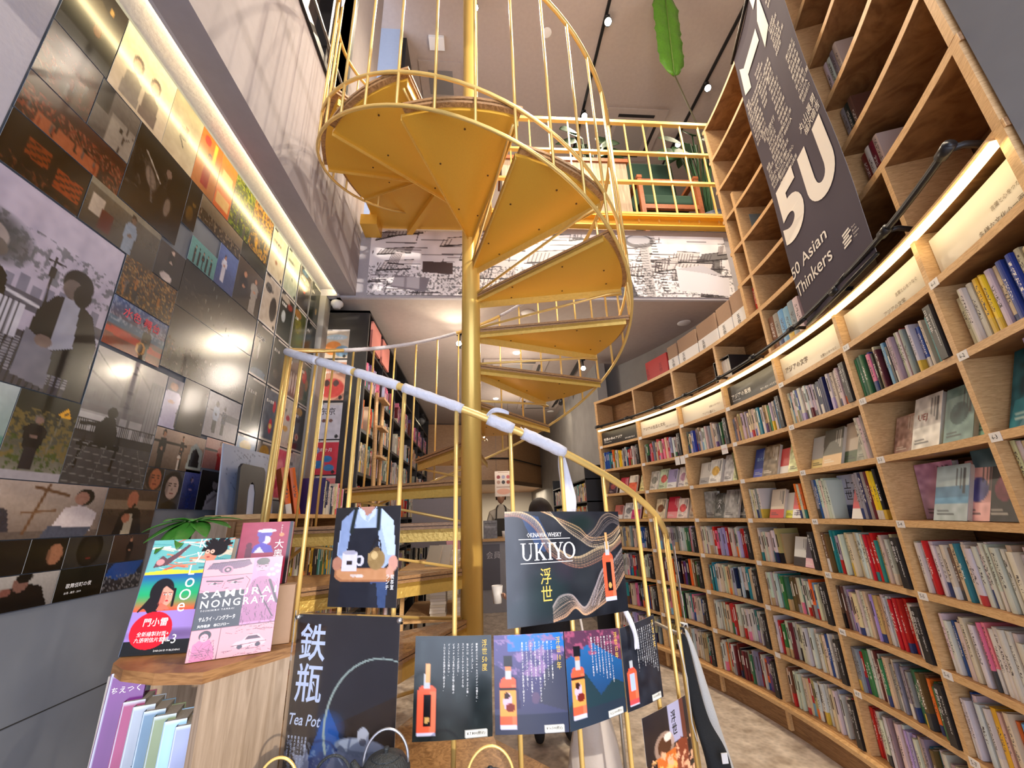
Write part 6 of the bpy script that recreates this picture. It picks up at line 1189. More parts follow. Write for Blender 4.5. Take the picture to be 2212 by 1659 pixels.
for k in range(70): x, y = R2.uniform(.56, .98), R2.uniform(.33, .76); l = R2.uniform(.02, .07); im.line(x, y, x+l*R2.uniform(-.6, .8), y-l*1.1, .0018, K_, .7)
im.line(.86, .74, .99, .50, .013, (.18, .12, .2)); im.line(.70, .70, .80, .55, .007, (.24, .14, .24)); im.line(.80, .55, .95, .36, .006, K_)
for x, y in ((.87, .86), (.92, .90), (.84, .80), (.95, .83), (.90, .80), (.97, .89)): im.ell(x, y, .030, .018, (.98, .74, .70), .9)
im.rect(0, 0, 1, .298, (.92, .62, .66)); im.line(0, .298, 1, .298, .003, K_); im.line(.34, 0, .345, .298, .003, K_)
im.poly([(.04, 0), (.05, .16), (.12, .20), (.24, .19), (.30, .10), (.31, 0)], (.84, .44, .62)); im.ell(.17, .235, .075, .05, (.12, .07, .11)); im.ell(.165, .215, .050, .040, (.94, .66, .70)); im.line(.14, .222, .155, .222, .002, K_); im.line(.18, .222, .195, .222, .002, K_); im.line(.16, .196, .175, .196, .002, K_)
for k in range(24): im.line(R2.uniform(.02, .32), R2.uniform(0, .19), R2.uniform(.02, .32), R2.uniform(0, .12), .0016, K_, .6)
im.poly([(.50, .10), (.54, .135), (.62, .145), (.68, .19), (.82, .19), (.88, .14), (.92, .12), (.90, .085), (.6, .07)], (.96, .72, .74)); im.line(.50, .10, .92, .12, .003, K_); im.poly([(.65, .15), (.69, .182), (.80, .182), (.85, .148)], (.30, .16, .24)); im.ell(.60, .085, .035, .022, K_); im.ell(.82, .090, .035, .022, K_)
for k in range(34): x, y = R2.uniform(.36, .98), R2.choice([R2.uniform(.01, .07), R2.uniform(.2, .29)]); im.line(x, y, x+R2.uniform(.03, .14), y+R2.uniform(-.02, .03), .0018, K_, .75)
def ink2(q, g): letter(q, g, 'SAMURAI', .008, .142, w=.160, h=.018, bold=.012, spacing=1.35); letter(q, g, 'NONGRATA', .008, .119, w=.160, h=.018, bold=.012, spacing=1.3); letter(q, g, 'TOSHIHIRO YAMAGI', .010, .111, h=.004, res=1, spacing=1.4); letter(q, g, 'サムライ・ノングラータ', .010, .088, w=.075, h=.011, res=1, bold=.01); letter(q, g, '矢作俊彦　谷口ジロー', .010, .074, w=.065, h=.007, res=1, bold=.01)
im.a *= .88
slab('comic_book', 'pink line-drawn comic standing in front of the other two', (-.663, 1.292, ZT+.002), 20.8, 6, .189, .016, .240, im, ink=[('lettering', INKW, lambda q, g: ink2(q, lambda x, y: g(x*1.086, y*1.017)))], edge=(.25, .1, .15))
# red book with court lady
im = Img(56, 84, (.58, .14, .24)); im.ell(.46, .80, .15, .07, (.36, .30, .62)); im.ell(.50, .85, .19, .03, (.82, .80, .88)); im.ell(.50, .70, .10, .07, (.78, .74, .88)); im.poly([(.24, .5), (.30, .62), (.44, .66), (.62, .60), (.68, .5)], (.34, .26, .66)); im.ell(.42, .73, .07, .08, (.34, .28, .60)); im.poly([(.30, .5), (.4, .6), (.5, .5)], (.80, .78, .88)); im.ell(.20, .62, .06, .05, (.36, .08, .16)); im.rect(.14, .4, .26, .58, (.36, .08, .16)); im.ell(.80, .78, .05, .03, (.75, .5, .3)); im.noise(.02, 20); im.rect(.93, 0, 1, 1, (.12, .08, .10))
slab('comic_book', 'crimson book with a violet court lady, standing behind on the cabinet', (-.670, 1.407, ZT+.158), 8, 4, .145, .018, .180, im, ink=[('lettering', INKW, lambda q, g: (letter(q, g, '大奥', .100, .072, w=.026, h=.055, vertical=True, bold=.004), letter(q, g, '6', .112, .055, h=.009, res=1), letter(q, g, 'かわぐち', .112, .145, w=.005, h=.026, vertical=True, res=1)))], edge=(.42, .10, .18))
b = MB(); M = Matrix.Translation((-.640, 1.378, ZT+.001)) @ Matrix.Rotation(math.radians(14), 4, 'Z'); b.box(-.10, .085, .0, .055, 0, .155, 0, M); bevel(b.build('book_prop_box', CARD, None, label='small plain cardboard box propping up the crimson book on the cabinet', cat='box'), .002)
# potted plant behind the comics
def leaf(mb, base, tip, wd, droop=.02, n=7, mi=0, up=(0, 0, 1)):
    B_, T_ = Vector(base), Vector(tip); d = T_-B_; s = d.cross(Vector(up)).normalized(); vs = []
    for i in range(n+1):
        t = i/n; c = B_+d*t-Vector((0, 0, droop*t*t)); w_ = wd*math.sin(PI*min(1, t**.8*.97+.02))**.8
        for k, z in ((-1, .12), (-.5, .02), (0, -.02), (.5, .02), (1, .12)): vs.append(c+s*w_*k*.5+Vector((0, 0, z*w_*.5)))
    fs = [(i*5+j, i*5+j+1, i*5+j+6, i*5+j+5) for i in range(n) for j in range(4)]; mb.add(vs, fs, mi)
def plant(name, label, base, nleaf, length, wd, h, mat_, potr, poth, pot_mat, seed, cat='plant', spread=1.):
    R_ = random.Random(seed); t = thing(name, label, cat, base); bx, by, bz = base
    b = MB(); b.lathe([(potr*.75, 0), (potr, poth), (potr*.9, poth), (potr*.88, poth*.9), (0.001, poth*.88)], base, 24); b.build('pot', pot_mat, t, True)
    for i in range(nleaf):
        a = 2*PI*i/nleaf+R_.uniform(-.3, .3); el = R_.uniform(.1, 1.); l = length*R_.uniform(.8, 1.15); r = potr*.3
        p0 = Vector((bx+r*math.cos(a)*.5, by+r*math.sin(a)*.5, bz+poth*.88)); p1 = p0+Vector((math.cos(a)*l*.35*spread, math.sin(a)*l*.35*spread, h*R_.uniform(.55, 1)))
        b = MB(); b.tube([p0, (p0+p1)/2+Vector((0, 0, h*.12)), p1], .0035 if wd < .1 else .007, 6); 
        tip = p1+Vector((math.cos(a)*l*spread, math.sin(a)*l*spread, l*(el-.55)*.9)); leaf(b, p1, tip, wd*R_.uniform(.8, 1.15), droop=l*.25, mi=1)
        o = b.build('leaf', [mat_, mat_], t, True); md = o.modifiers.new('thickness', 'SOLIDIFY'); md.thickness = .0012
    return t
t = thing('potted_plant', 'small potted plant with glossy drooping oval leaves behind the comic books', 'plant', (-.99, 1.50, ZT+.001))
b = MB(); b.lathe([(.035, 0), (.05, .09), (.045, .09), (.04, .08), (.001, .08)], (-.99, 1.50, ZT+.001), 24); b.build('pot', WHITE, t, True)
b = MB(); b.tube([(-.99, 1.50, ZT+.08), (-.965, 1.50, ZT+.2), (-.95, 1.50, H-.01)], .004, 6); b.build('stem', LEAFD, t, True)
for i, (a, l, up_) in enumerate(((200, .13, .0), (235, .12, -.03), (262, .12, -.06), (290, .13, -.05), (318, .14, -.02), (345, .15, .005), (20, .14, .03), (80, .11, .04), (150, .12, .03), (250, .09, .03), (300, .08, .03))):
    c = Vector((-.95, 1.50, H-.002)); d = Vector((math.cos(math.radians(a)), math.sin(math.radians(a)), 0)); b = MB(); p1 = c+d*.02+Vector((0, 0, .02)); b.tube([c, p1], .003, 6); leaf(b, p1, p1+d*l*.85+Vector((0, 0, up_)), .052, droop=.03, n=8, mi=1)
    o = b.build('leaf', [LEAF, LEAF], t, True); md = o.modifiers.new('thickness', 'SOLIDIFY'); md.thickness = .0012
# iron teapots on a stand at the very bottom edge
def teapot(x, y, z, r, body, handle_mat, label, hr=.045, spout=True):
    t = thing('iron_teapot', label, 'teapot', (x, y, z), 'iron teapots in a row at the bottom edge')
    b = MB(); b.lathe([(.6*r, 0), (.85*r, .1*r), (r, .55*r), (.97*r, .95*r), (.72*r, 1.3*r), (.5*r, 1.36*r), (.46*r, 1.34*r)], (x, y, z), 32); b.build('body', body, t, True)
    b = MB(); b.lathe([(.60*r, 0), (.56*r, .05*r), (.3*r, .13*r), (.08*r, .15*r), (.07*r, .2*r), (.12*r, .25*r), (.10*r, .32*r), (.02*r, .34*r)], (x, y, z+1.33*r), 24); b.build('lid', body, t, True)
    if spout: b = MB(); b.tube([(x-.85*r, y, z+.7*r), (x-1.15*r, y, z+.95*r), (x-1.32*r, y, z+1.25*r)], .15*r, 12, rs=[.24*r, .17*r, .11*r]); b.build('spout', body, t, True)
    b = MB(); b.tube([(x+hr*math.cos(a), y, z+1.15*r+hr*1.25*math.sin(a)) for a in np.linspace(-.05, PI+.05, 20)], .0028, 8); b.build('handle', handle_mat, t, True); return t
IRON = flat('cast_iron', (.03, .035, .038), .55, .3, .9, 260, .3); STEEL = flat('dull_steel', (.42, .44, .50), .35, .8)
ZP = H-.555
teapot(-.208, 1.10, ZP, .053, IRON, STEEL, 'black iron teapot with a steel hoop handle in front of the teapot poster', .047)
teapot(.014, 1.00, H-.553, .05, IRON, GOLD_ROD, 'iron teapot of which a large gold hoop handle shows at the bottom middle', .047, False)
teapot(-.398, 1.02, H-.540, .048, IRON, GOLD_ROD, 'iron teapot with a gold hoop handle just left of the teapot poster', .038, False)
teapot(-.318, 1.10, H-.583, .05, IRON, IRON, 'iron teapot with a black hoop handle below the teapot poster', .040, False)
b = MB(); b.box(-.62, .14, .88, 1.18, ZP-.065, ZP-.05); b.box(-.60, .12, .9, 1.16, 0, ZP-.065)
b.box(-.255, -.155, 1.06, 1.15, ZP-.05, ZP-.001); b.box(-.44, -.36, .98, 1.06, ZP-.05, H-.541); b.box(-.03, .06, .96, 1.04, ZP-.05, H-.554); b.box(-.36, -.28, 1.07, 1.14, ZP-.05, H-.584); bevel(b.build('teapot_stand', OAK_LIGHT, None, label='pale wooden stand carrying the iron teapots below the frame', cat='stand'), .003)

# ------------------------------------------------------------------ left counter shelf behind the stair
sh = thing('side_shelf', 'low oak shelf unit along the left wall behind the stair', 'shelf', (-1.1, 2.6, 0))
for z in (.30, .62, .96, 1.345): b = MB(); b.box(XW+.05, -.98, 2.07, YB0-.02, z, z+.022); b.build('shelf', OAK_EDGE, sh)
for y in (2.07, 2.6, 3.18): b = MB(); b.box(XW+.05, -.99, y, y+.02, .0, 1.345); b.build('upright', OAK, sh)
def row(x, y0, y1, z, cols, hr=(.17, .23), face=1):
    y = y0; i = 0
    while y < y1:
        th = random.uniform(.013, .03); h = random.uniform(*hr); cn = random.choice(cols); o = bpy.data.objects.new('paperback_book', BKM); COL.objects.link(o)
        o.location = (x, y, z); o.rotation_euler = (0, 0, PI/2); o.scale = (th, h*.7, h); o.color = (*L3(*jit(CN[cn])), 1); yield o, cn, i; y += th*1.03; i += 1
for o, cn, i in row(-1.0, 2.78, 3.16, 1.368, ['pink', 'white', 'lilac', 'pink', 'white', 'cream', 'dark red', 'navy']): tag(o, '%s-spined book on the left shelf top, %s from the near end' % (cn, ordinal(i+1)), 'book', 'books on the left side shelf top')
b = MB()
for z, cols, hr in ((.984, ['yellow', 'black', 'teal', 'light blue', 'yellow', 'white', 'black', 'olive', 'green'], (.18, .25)), (.644, ['purple', 'yellow', 'cream', 'white', 'brown', 'red'], (.16, .24))):
    y = 2.11
    while y < 3.14:
        th = random.uniform(.014, .03); h = random.uniform(*hr); M = Matrix.Translation((-1.0, y, z)) @ Matrix.Rotation(PI/2, 4, 'Z'); add_book(b, M, th, .16, h, jit(CN[random.choice(cols)])); y += th*1.03
b.build('massed_side_books', BOOKS, label='books on the lower boards of the left side shelf, seen between the treads', cat='books', kind='stuff')
for i, (x, y) in enumerate(((-1.12, 2.60), (-1.085, 2.63))):
    o = bpy.data.objects.new('paperback_book', BKM); COL.objects.link(o); o.location = (x, y, 1.368); o.rotation_euler = (0, math.radians(-13), math.radians(35))
    o.scale = (.030, .16, .28); o.color = (*L3(.80, .38, .12), 1); tag(o, ('nearer' if i == 0 else 'farther')+' of two orange-brown books leaning on the left side shelf', 'book', 'two leaning orange books')
im = Img(60, 50, (.50, .54, .64))
P0 = None
for i in range(120):
    a = i*.21; x = .5+.42*math.sin(a*1.3+.5)*math.cos(a*.31); y = .6+.34*math.sin(a*.9)
    if P0: im.line(P0[0], P0[1], x, y, .003, (.25, .26, .34), .7)
    P0 = (x, y)
surface('line_drawing_board', im, planefn((-1.215, 2.07, 1.368), (.03, .46, 0), (-.08, 0, 1), .46, .335), PAPERPRINT, None, .008, label='grey-blue board with tangled line drawing standing on the left side shelf', cat='board')
b = MB(); out = [(0, 0), (0, .225), (.02, .245), (.225, .245), (.245, .225), (.245, 0)]; M = Matrix.Translation((-1.175, 2.13, 1.368)) @ Matrix.Rotation(math.radians(-4), 4, 'Y')
ho = [(.155, 0), (.155, .11), (.14, .15), (.12, .16), (.10, .15), (.085, .11), (.085, 0)]
pts = out[:1]+out[1:]+ho; N0 = len(pts); b.add([tuple(M @ Vector((x, p[0], p[1]))) for x in (0, .012) for p in pts], [tuple(range(N0)), tuple(range(N0, 2*N0))[::-1]]+[(i, (i+1) % N0, N0+(i+1) % N0, N0+i) for i in range(N0)])
b.build('black_stand_panel', BLACKW, None, label='black panel with an arched slot in front of the line drawing board', cat='stand')
im = Img(20, 36, (.60, .66, .80)); surface('brochure', im, planefn((-1.166, 2.225, 1.369), (0, 1, 0), (-.07, 0, 1), .06, .15), PAPERPRINT, None, .004, label='pale blue brochure seen through the arched slot', cat='brochure')
b = MB(); b.box(XW+.01, -1.12, 2.0, 2.06, 0, 1.335); b.build('end_block', OAK_LIGHT, None, label='pale wooden end block between the poster wall and the side shelf', cat='cabinet')

# ------------------------------------------------------------------ back of the shop
def frame_table(name, label, x0, x1, y0, y1, zt, shelves=(), mt=OAK, tk=.03):
    t = thing(name, label, 'table', ((x0+x1)/2, (y0+y1)/2, 0)); b = MB(); b.box(x0, x1, y0, y1, zt-tk, zt); bevel(b.build('table_top', mt, t), .003)
    for x in (x0+.02, x1-.05):
        for y in (y0+.02, y1-.05): b = MB(); b.box(x, x+.035, y, y+.035, .0, zt-tk); b.build('leg', mt, t)
    for z in shelves: b = MB(); b.box(x0+.02, x1-.02, y0+.02, y1-.02, z-.02, z); b.build('shelf', mt, t)
    return t
frame_table('book_table', 'oak table with lower shelves of book stacks behind the stair pole', -.78, .0, 4.3, 5.3, .86, (.42, .08), OAK_EDGE)
for i, (x, y, z, n, lab) in enumerate(((-.42, 4.45, .421, 10, 'stack of white books on the lower shelf of the book table, left pile'), (-.2, 4.45, .421, 6, 'short stack of white books beside the taller pile under the book table'), (-.3, 4.6, .861, 5, 'low white stack on top of the book table'))):
    t = thing('book_stack', lab, 'book stack', (x, y, z), 'flat piles of white books on the book table')
    for k in range(n): b = MB(); M = Matrix.Translation((x+random.uniform(-.006, .006), y, z+.026*k)) ; b.box(-.075, .075, 0, .2, 0, .0245, 0, M); b.build('book', WHITE if k % 3 else OFFW, t)
for i, (x, y, rz, c1, lab) in enumerate(((-.50, 4.5, -25, (.78, .76, .70), 'cream open book leaning on the book table'), (-.40, 4.55, -20, (.80, .78, .74), 'second cream book leaning right beside the first'), (-.30, 4.9, 15, (.70, .45, .50), 'pink magazine propped up on the book table'))):
    slab('leaning_book', lab, (x, y, .862+(.1 if i == 2 else 0)), rz, 25, .15, .02, .21, Img(8, 10, c1), edge=c1)
b = MB(); b.box(-.36, -.24, 4.86, 4.98, .861, .96); b.build('book_riser', OAK, None, label='small oak riser under the pink magazine', cat='stand')
b = MB(); b.box(-.93, -.20, 5.9, 5.95, .95, H+.26); b.build('grey_screen', flat('lilac_grey_panel', (.30, .28, .31), .7, 0, .05, 30, .05), None, label='blank lilac-grey panel standing behind the book table', cat='screen')
for k, x in enumerate((-.9, -.74, -.25)): b = MB(); b.box(x, x+.03, 5.88, 5.91, 0, .96); b.build('screen_post', BLACK, None, label=['left', 'middle', 'right'][k]+' black post under the lilac-grey panel', cat='post', group='posts of the lilac-grey panel')
b = MB()
for y in (3.62, 3.86): b.tube([(-.86-.02*(y > 3.7), y, .0), (-.93, y, H+1.1)], .018, 6)
for k in range(9): b.box(-.92+.005*k*0, -.86, 3.62, 3.86, .28+.26*k, .30+.26*k)
b.build('library_ladder', OAK_EDGE, None, label='narrow wooden library ladder leaning on the black bookcase', cat='ladder')
# suspended wood canopy over the kitchen
cn = thing('wood_canopy', 'cherry wood faced canopy hanging over the kitchen counter at the back', 'canopy', (0, 8, H+1))
b = MB(); b.prism([(-1.3, 8.0), (.565, 8.3), (2.0, 10.9), (2.0, 12.0), (-1.3, 12.0)], H+.62, H+1.78); b.build('panel', CHERRY, cn)
b = MB(); b.prism([(-1.3, 7.98), (.575, 8.28), (2.02, 10.9), (2.0, 11), (.56, 8.33), (-1.3, 8.02)], H+.60, H+.68); b.build('lower_trim', flat('dark_trim', (.12, .065, .03), .5), cn)
b = MB(); b.tube([(-1.3, 7.93, H+1.10), (.59, 8.23, H+1.10), (2.05, 10.85, H+1.10)], .014, 8); b.build('rail', BLACK, cn)
ct = thing('kitchen_counter', 'grey-fronted kitchen counter with oak top at the back', 'counter', (.6, 7, 0))
b = MB(); b.box(-.35, 1.20, 6.55, 7.2, .96, 1.0); b.build('counter_top', OAK_EDGE, ct)
b = MB(); b.box(-.33, 1.18, 6.58, 7.18, 0, .96); b.build('front', flat('grey_front', (.33, .33, .36), .6, 0, .05, 30, .06), ct)
b = MB(); b.box(-1.3, 1.45, 11.9, 12.0, 0, H+.8); b.build('kitchen_wall', OFFW, None, label='cream lit kitchen wall beneath the wood canopy', cat='wall')
im = Img(20, 70, (.40, .40, .44)); surface('counter_notice', im, planefn((-.02, 6.57, .30), (1, 0, 0), (0, 0, 1), .30, .62), PAPERPRINT, None, .003, label='tall grey notice with outline characters on the counter front', cat='notice')
q = MB(); letter(q, inkfn((-.02, 6.568, .3), (1, 0, 0), (0, 0, 1), .002), '会員', .10, .42, h=.10, res=2); b = q.build('notice_lettering', flat('pale_line', (.6, .6, .64), .6), bpy.data.objects['counter_notice'])
im = Img(40, 62, (.84, .78, .72))
for k in range(6): im.ell(.22+.28*(k % 3), .76-.20*(k//3), .11, .075, [(.52, .2, .2), (.6, .58, .66), (.72, .36, .36), (.66, .52, .45), (.22, .2, .2), (.6, .26, .14)][k])
im.ell(.5, .20, .4, .12, (.86, .64, .54)); im.rect(.1, .36, .9, .39, (.62, .5, .44)); im.rect(.2, .93, .8, .95, (.6, .45, .36))
o = surface('menu_poster', im, planefn((.225, 6.5, H+.285), (1, 0, 0), (0, 0, 1), .265, .385), PAPERPRINT, None, .003, label='cream menu poster with six round food pictures hanging over the counter', cat='poster')
b = MB()
for x in (.25, .46): b.tube([(x, 6.51, H+.665), (x, 6.51, ZLOW)], .002, 5)
b.build('hanging_wire', BLACK, o)
im = Img(22, 32, (.42, .42, .44)); im.rect(.1, .8, .9, .85, (.1, .1, .1)); im.rect(.15, .55, .85, .7, (.56, .56, .58)); im.noise(.08, 14)
slab('stand_sign', 'small grey printed sign standing on the counter edge', (.145, 6.6, 1.002), 0, 8, .21, .01, .26, im, cat='sign', edge=(.5, .5, .5))
b = MB(); b.lathe([(.03, 0), (.04, .1), (.037, .1), (.03, .01), (.001, .01)], (.36, 6.62, 1.001), 16); b.build('counter_jar', WHITE, None, True, label='small white jar on the counter beside the grey sign', cat='jar')
wb = thing('wall_shelf', 'small black wire shelf of bright books at the far end of the aisle', 'shelf', (1.4, 6, 0))
for z in (H-.15, H+.12, H+.38): b = MB(); b.box(1.25, 1.455, 4.9, 7.2, z, z+.015); b.build('shelf', BLACK, wb)
for y in (4.9, 7.18): b = MB(); b.box(1.25, 1.455, y, y+.02, 0, H+.55); b.build('upright', BLACK, wb)
b = MB()
for z in (H-.133, H+.137):
    y = 4.95
    while y < 7.1:
        th = random.uniform(.02, .04); h = random.uniform(.16, .22); M = Matrix.Translation((1.27, y, z)) @ Matrix.Rotation(-PI/2, 4, 'Z'); M = Matrix.Translation((1.27, y, z)) @ Matrix.Rotation(PI*1.5, 4, 'Z'); add_book(b, M, th, .15, h, jit(CN[random.choice(['red', 'orange', 'white', 'teal', 'yellow', 'white', 'grey', 'cream'])])); y += th*1.05
b.build('massed_aisle_books', BOOKS, label='bright small books on the black wire shelf at the aisle end', cat='books', kind='stuff')
# ------------------------------------------------------------------ people
def skinned(name, pts, edges, radii, mat_, parent=None, root=0, sub=2, **tags):
    me = bpy.data.meshes.new(name); me.from_pydata([tuple(p) for p in pts], edges, []); o = bpy.data.objects.new(name, me); COL.objects.link(o)
    sk = o.modifiers.new('skin', 'SKIN'); sk.use_smooth_shade = True
    for i, r in enumerate(radii):
        d = me.skin_vertices[0].data[i]; rr = r if isinstance(r, (tuple, list)) else (r, r); d.radius = rr; d.use_root = (i == root)
    sb = o.modifiers.new('sub', 'SUBSURF'); sb.levels = sub-1; sb.render_levels = sub; me.materials.append(mat_)
    if parent is not None: attach(o, parent)
    return tag(o, **tags)
def hand(parent, wrist, dirv, palmn, side=1, mat_=SKIN, curl=.5, s=1.):
    D = Vector(dirv).normalized(); Nn = Vector(palmn).normalized(); S = D.cross(Nn).normalized()*side; wv = Vector(wrist)
    pts = [wv, wv+D*.045*s, wv+D*.085*s]; ed = [(0, 1), (1, 2)]; rd = [(.022*s, .017*s), (.036*s, .015*s), (.034*s, .012*s)]
    skinned('palm', pts, ed, rd, mat_, parent)
    for k, (off, l) in enumerate(((-.027, .070), (-.009, .078), (.009, .073), (.026, .058))):
        b0 = wv+D*.080*s+S*off*s; d = D; P = [b0-D*.01*s, b0]
        for j, f in enumerate((.45, .32, .23)):
            a = curl*(.5+.5*j); d = (d*math.cos(a)+Nn*math.sin(a)).normalized(); P.append(P[-1]+d*l*f*s)
        skinned('finger', P, [(i, i+1) for i in range(4)], [.0082*s, .0085*s, .008*s, .0074*s, .0062*s], mat_, parent)
    b0 = wv+D*.025*s-S*.026*s; d = (D*.6-S*.8+Nn*.3).normalized(); P = [b0, b0+d*.034*s, b0+d*.034*s+(D*.85-S*.3+Nn*.3).normalized()*.028*s, b0+d*.034*s+(D*.9-S*.1+Nn*.4).normalized()*.052*s]
    skinned('thumb', P, [(0, 1), (1, 2), (2, 3)], [.012*s, .0105*s, .0095*s, .0075*s], mat_, parent)
def head(parent, c, r, fwd, mat_=SKIN, hair=HAIR, tilt=0., long_=False):
    F_ = Vector(fwd).normalized(); U_ = Vector((0, 0, 1)); S_ = F_.cross(U_).normalized(); U_ = S_.cross(F_); c = Vector(c); n, m_ = 24, 18; vs = []
    for j in range(m_+1):
        ph_ = PI*j/m_
        for i in range(n):
            a = 2*PI*i/n; x = math.sin(ph_)*math.cos(a); y = math.sin(ph_)*math.sin(a); z = math.cos(ph_); w_ = .78*(1-.22*max(0, -z)); dd = .95*(1-.1*max(0, -z))
            q = Vector((y*w_, x*dd, z*1.18))                                # x side, y forward, z up
            if x > .55 and abs(y) < .35: q.y += .12*math.exp(-((z+.08)/.16)**2)*math.exp(-(y/.13)**2)+.04*math.exp(-((z+.45)/.1)**2)*math.exp(-(y/.25)**2); q.y -= .07*math.exp(-((z-.12)/.12)**2)*(1 if .12 < abs(y) < .4 else 0)
            vs.append(c+S_*q.x*r+F_*q.y*r+U_*q.z*r)
    fs = [(j*n+i, (j+1)*n+i, (j+1)*n+(i+1) % n, j*n+(i+1) % n) for j in range(m_) for i in range(n)]
    b = MB(); b.add(vs, fs); o = b.build('head', mat_, parent, True)
    for s in (-1, 1):
        b = MB(); e = c+S_*s*.32*r+F_*.80*r+U_*.12*r; b.lathe([(.001, -.07*r), (.09*r, -.03*r), (.1*r, 0), (.09*r, .03*r), (.001, .07*r)], tuple(e), 12); b.build('eye', INKB, parent, True)
        b = MB(); e = c+S_*s*.80*r-U_*.0*r; b.lathe([(.001, -.2*r), (.07*r, -.1*r), (.09*r, .1*r), (.001, .2*r)], tuple(e), 10); b.build('ear', mat_, parent, True)
    b = MB(); vs = []
    for j in range(13):
        ph_ = PI*.62*j/12
        for i in range(n):
            a = 2*PI*i/n; x = math.sin(ph_)*math.cos(a); y = math.sin(ph_)*math.sin(a); z = math.cos(ph_); lim = 1.0
            if x > .35 and z < .45: z = .45+.05*math.cos(a*9); 
            if long_ and x < .2 and j > 9: z -= .35*(j-9)
            k = 1.10+.015*math.sin(i*2.4+j*.3); vs.append(c+S_*y*.80*k*r+F_*(x*.95*k-.03)*r+U_*z*1.2*k*r)
    b.add(vs, [(j*n+i, (j+1)*n+i, (j+1)*n+(i+1) % n, j*n+(i+1) % n) for j in range(12) for i in range(n)]); h = b.build('hair', hair, parent, True)
    md = h.modifiers.new('t', 'SOLIDIFY'); md.thickness = .006
    return o
pr = thing('person', 'dark-haired person in black coat reading with bowed head behind the large whisky poster', 'person', (.42, 3.05, 0))
x0, y0 = .44, 3.05
P = [(x0, y0, .78), (x0, y0+.01, .98), (x0, y0, 1.12), (x0-.01, y0-.03, 1.20), (x0-.01, y0-.06, 1.27),
     (x0-.16, y0, 1.13), (x0-.21, y0-.02, .90), (x0-.20, y0-.12, .78), (x0+.15, y0, 1.13), (x0+.20, y0-.02, .90), (x0+.14, y0-.18, .84),
     (x0-.09, y0, .70), (x0-.09, y0+.01, .40), (x0-.09, y0+.02, .07), (x0-.10, y0-.12, .04), (x0+.09, y0, .70), (x0+.09, y0+.01, .40), (x0+.09, y0+.02, .07), (x0+.10, y0-.12, .04)]
E_ = [(0, 1), (1, 2), (2, 3), (3, 4), (2, 5), (5, 6), (6, 7), (2, 8), (8, 9), (9, 10), (0, 11), (11, 12), (12, 13), (13, 14), (0, 15), (15, 16), (16, 17), (17, 18)]
RR = [(.15, .11), (.14, .10), (.13, .09), (.055, .055), (.05, .05), (.06, .06), (.047, .047), (.036, .036), (.06, .06), (.047, .047), (.036, .036), (.085, .085), (.06, .06), (.042, .042), (.035, .03), (.085, .085), (.06, .06), (.042, .042), (.035, .03)]
skinned('body', P, E_, RR, flat('black_coat', (.014, .014, .017), .8, 0, .4, 60, .2), pr)
b = MB(); n = 20; pf = [(.20, .15, .30), (.19, .145, .5), (.165, .125, .75), (.15, .11, .98)]; b.add([(x0+a_*math.cos(2*PI*i/n)*(1+.05*math.sin(6*PI*i/n)), y0+.01+b_*math.sin(2*PI*i/n), z_) for a_, b_, z_ in pf for i in range(n)], [(j*n+i, j*n+(i+1) % n, (j+1)*n+(i+1) % n, (j+1)*n+i) for j in range(3) for i in range(n)]+[tuple(range(n))[::-1], tuple(3*n+i for i in range(n))]); b.build('coat_skirt', flat('black_coat', (.014, .014, .017), .8), pr, True)
head(pr, (x0-.01, y0-.02, 1.315), .092, (-.35, .9, -.5), long_=True)
hand(pr, (x0-.21, y0-.16, .80), (-.6, -.5, .2), (0, -.2, 1), 1, curl=.5, s=.95); hand(pr, (x0+.13, y0-.20, .85), (-.5, -.7, .1), (0, -.1, 1), -1, curl=.5, s=.95)
b = MB(); b.lathe([(.026, 0), (.036, .10), (.033, .10), (.024, .006), (.001, .006)], (.10, 2.86, .80), 20); b.build('paper_cup', WHITE, None, True, label='white paper cup held by the person behind the poster', cat='cup')
bag = thing('plastic_bag', 'translucent white carrier bag hanging behind the whisky sheets, bulging to the bottom', 'bag', (.47, 2.1, .25))
b = MB(); n = 26; vs = []; prof = [(.012, .70), (.03, .60), (.07, .50), (.10, .38), (.12, .26), (.125, .15), (.11, .06), (.06, .02), (.001, .018)]
for j, (r_, z_) in enumerate(prof):
    for i in range(n): a = 2*PI*i/n; k = 1+.10*math.sin(a*5+j)+.05*math.sin(a*11+j*2); vs.append((.47+r_*k*math.cos(a), 2.10+r_*.6*k*math.sin(a), z_))
b.add(vs, [(j*n+i, j*n+(i+1) % n, (j+1)*n+(i+1) % n, (j+1)*n+i) for j in range(len(prof)-1) for i in range(n)]); b.build('body', flat('plastic_film', (.66, .62, .60), .35, 0, .6, 30, .05, alpha=.72), bag, True)
b = MB(); b.tube([(.47, 2.1, .70), (.46, 2.09, .80), (.45, 2.1, .90)], .006, 6); b.build('handle', flat('plastic_film', (.66, .62, .60), .35), bag, True)
s2 = thing('person', 'shop worker in cream shirt and dark apron behind the counter, beneath the menu poster', 'person', (.33, 7.5, 0))
x0, y0 = .36, 7.55
P = [(x0, y0, .85), (x0, y0, 1.1), (x0, y0, 1.36), (x0, y0-.01, 1.47), (x0, y0-.02, 1.53), (x0-.17, y0, 1.36), (x0-.23, y0, 1.12), (x0-.20, y0-.14, .98), (x0+.17, y0, 1.36), (x0+.23, y0, 1.12), (x0+.20, y0-.14, .98), (x0-.09, y0, .75), (x0-.09, y0, .4), (x0-.09, y0, .05), (x0+.09, y0, .75), (x0+.09, y0, .4), (x0+.09, y0, .05)]
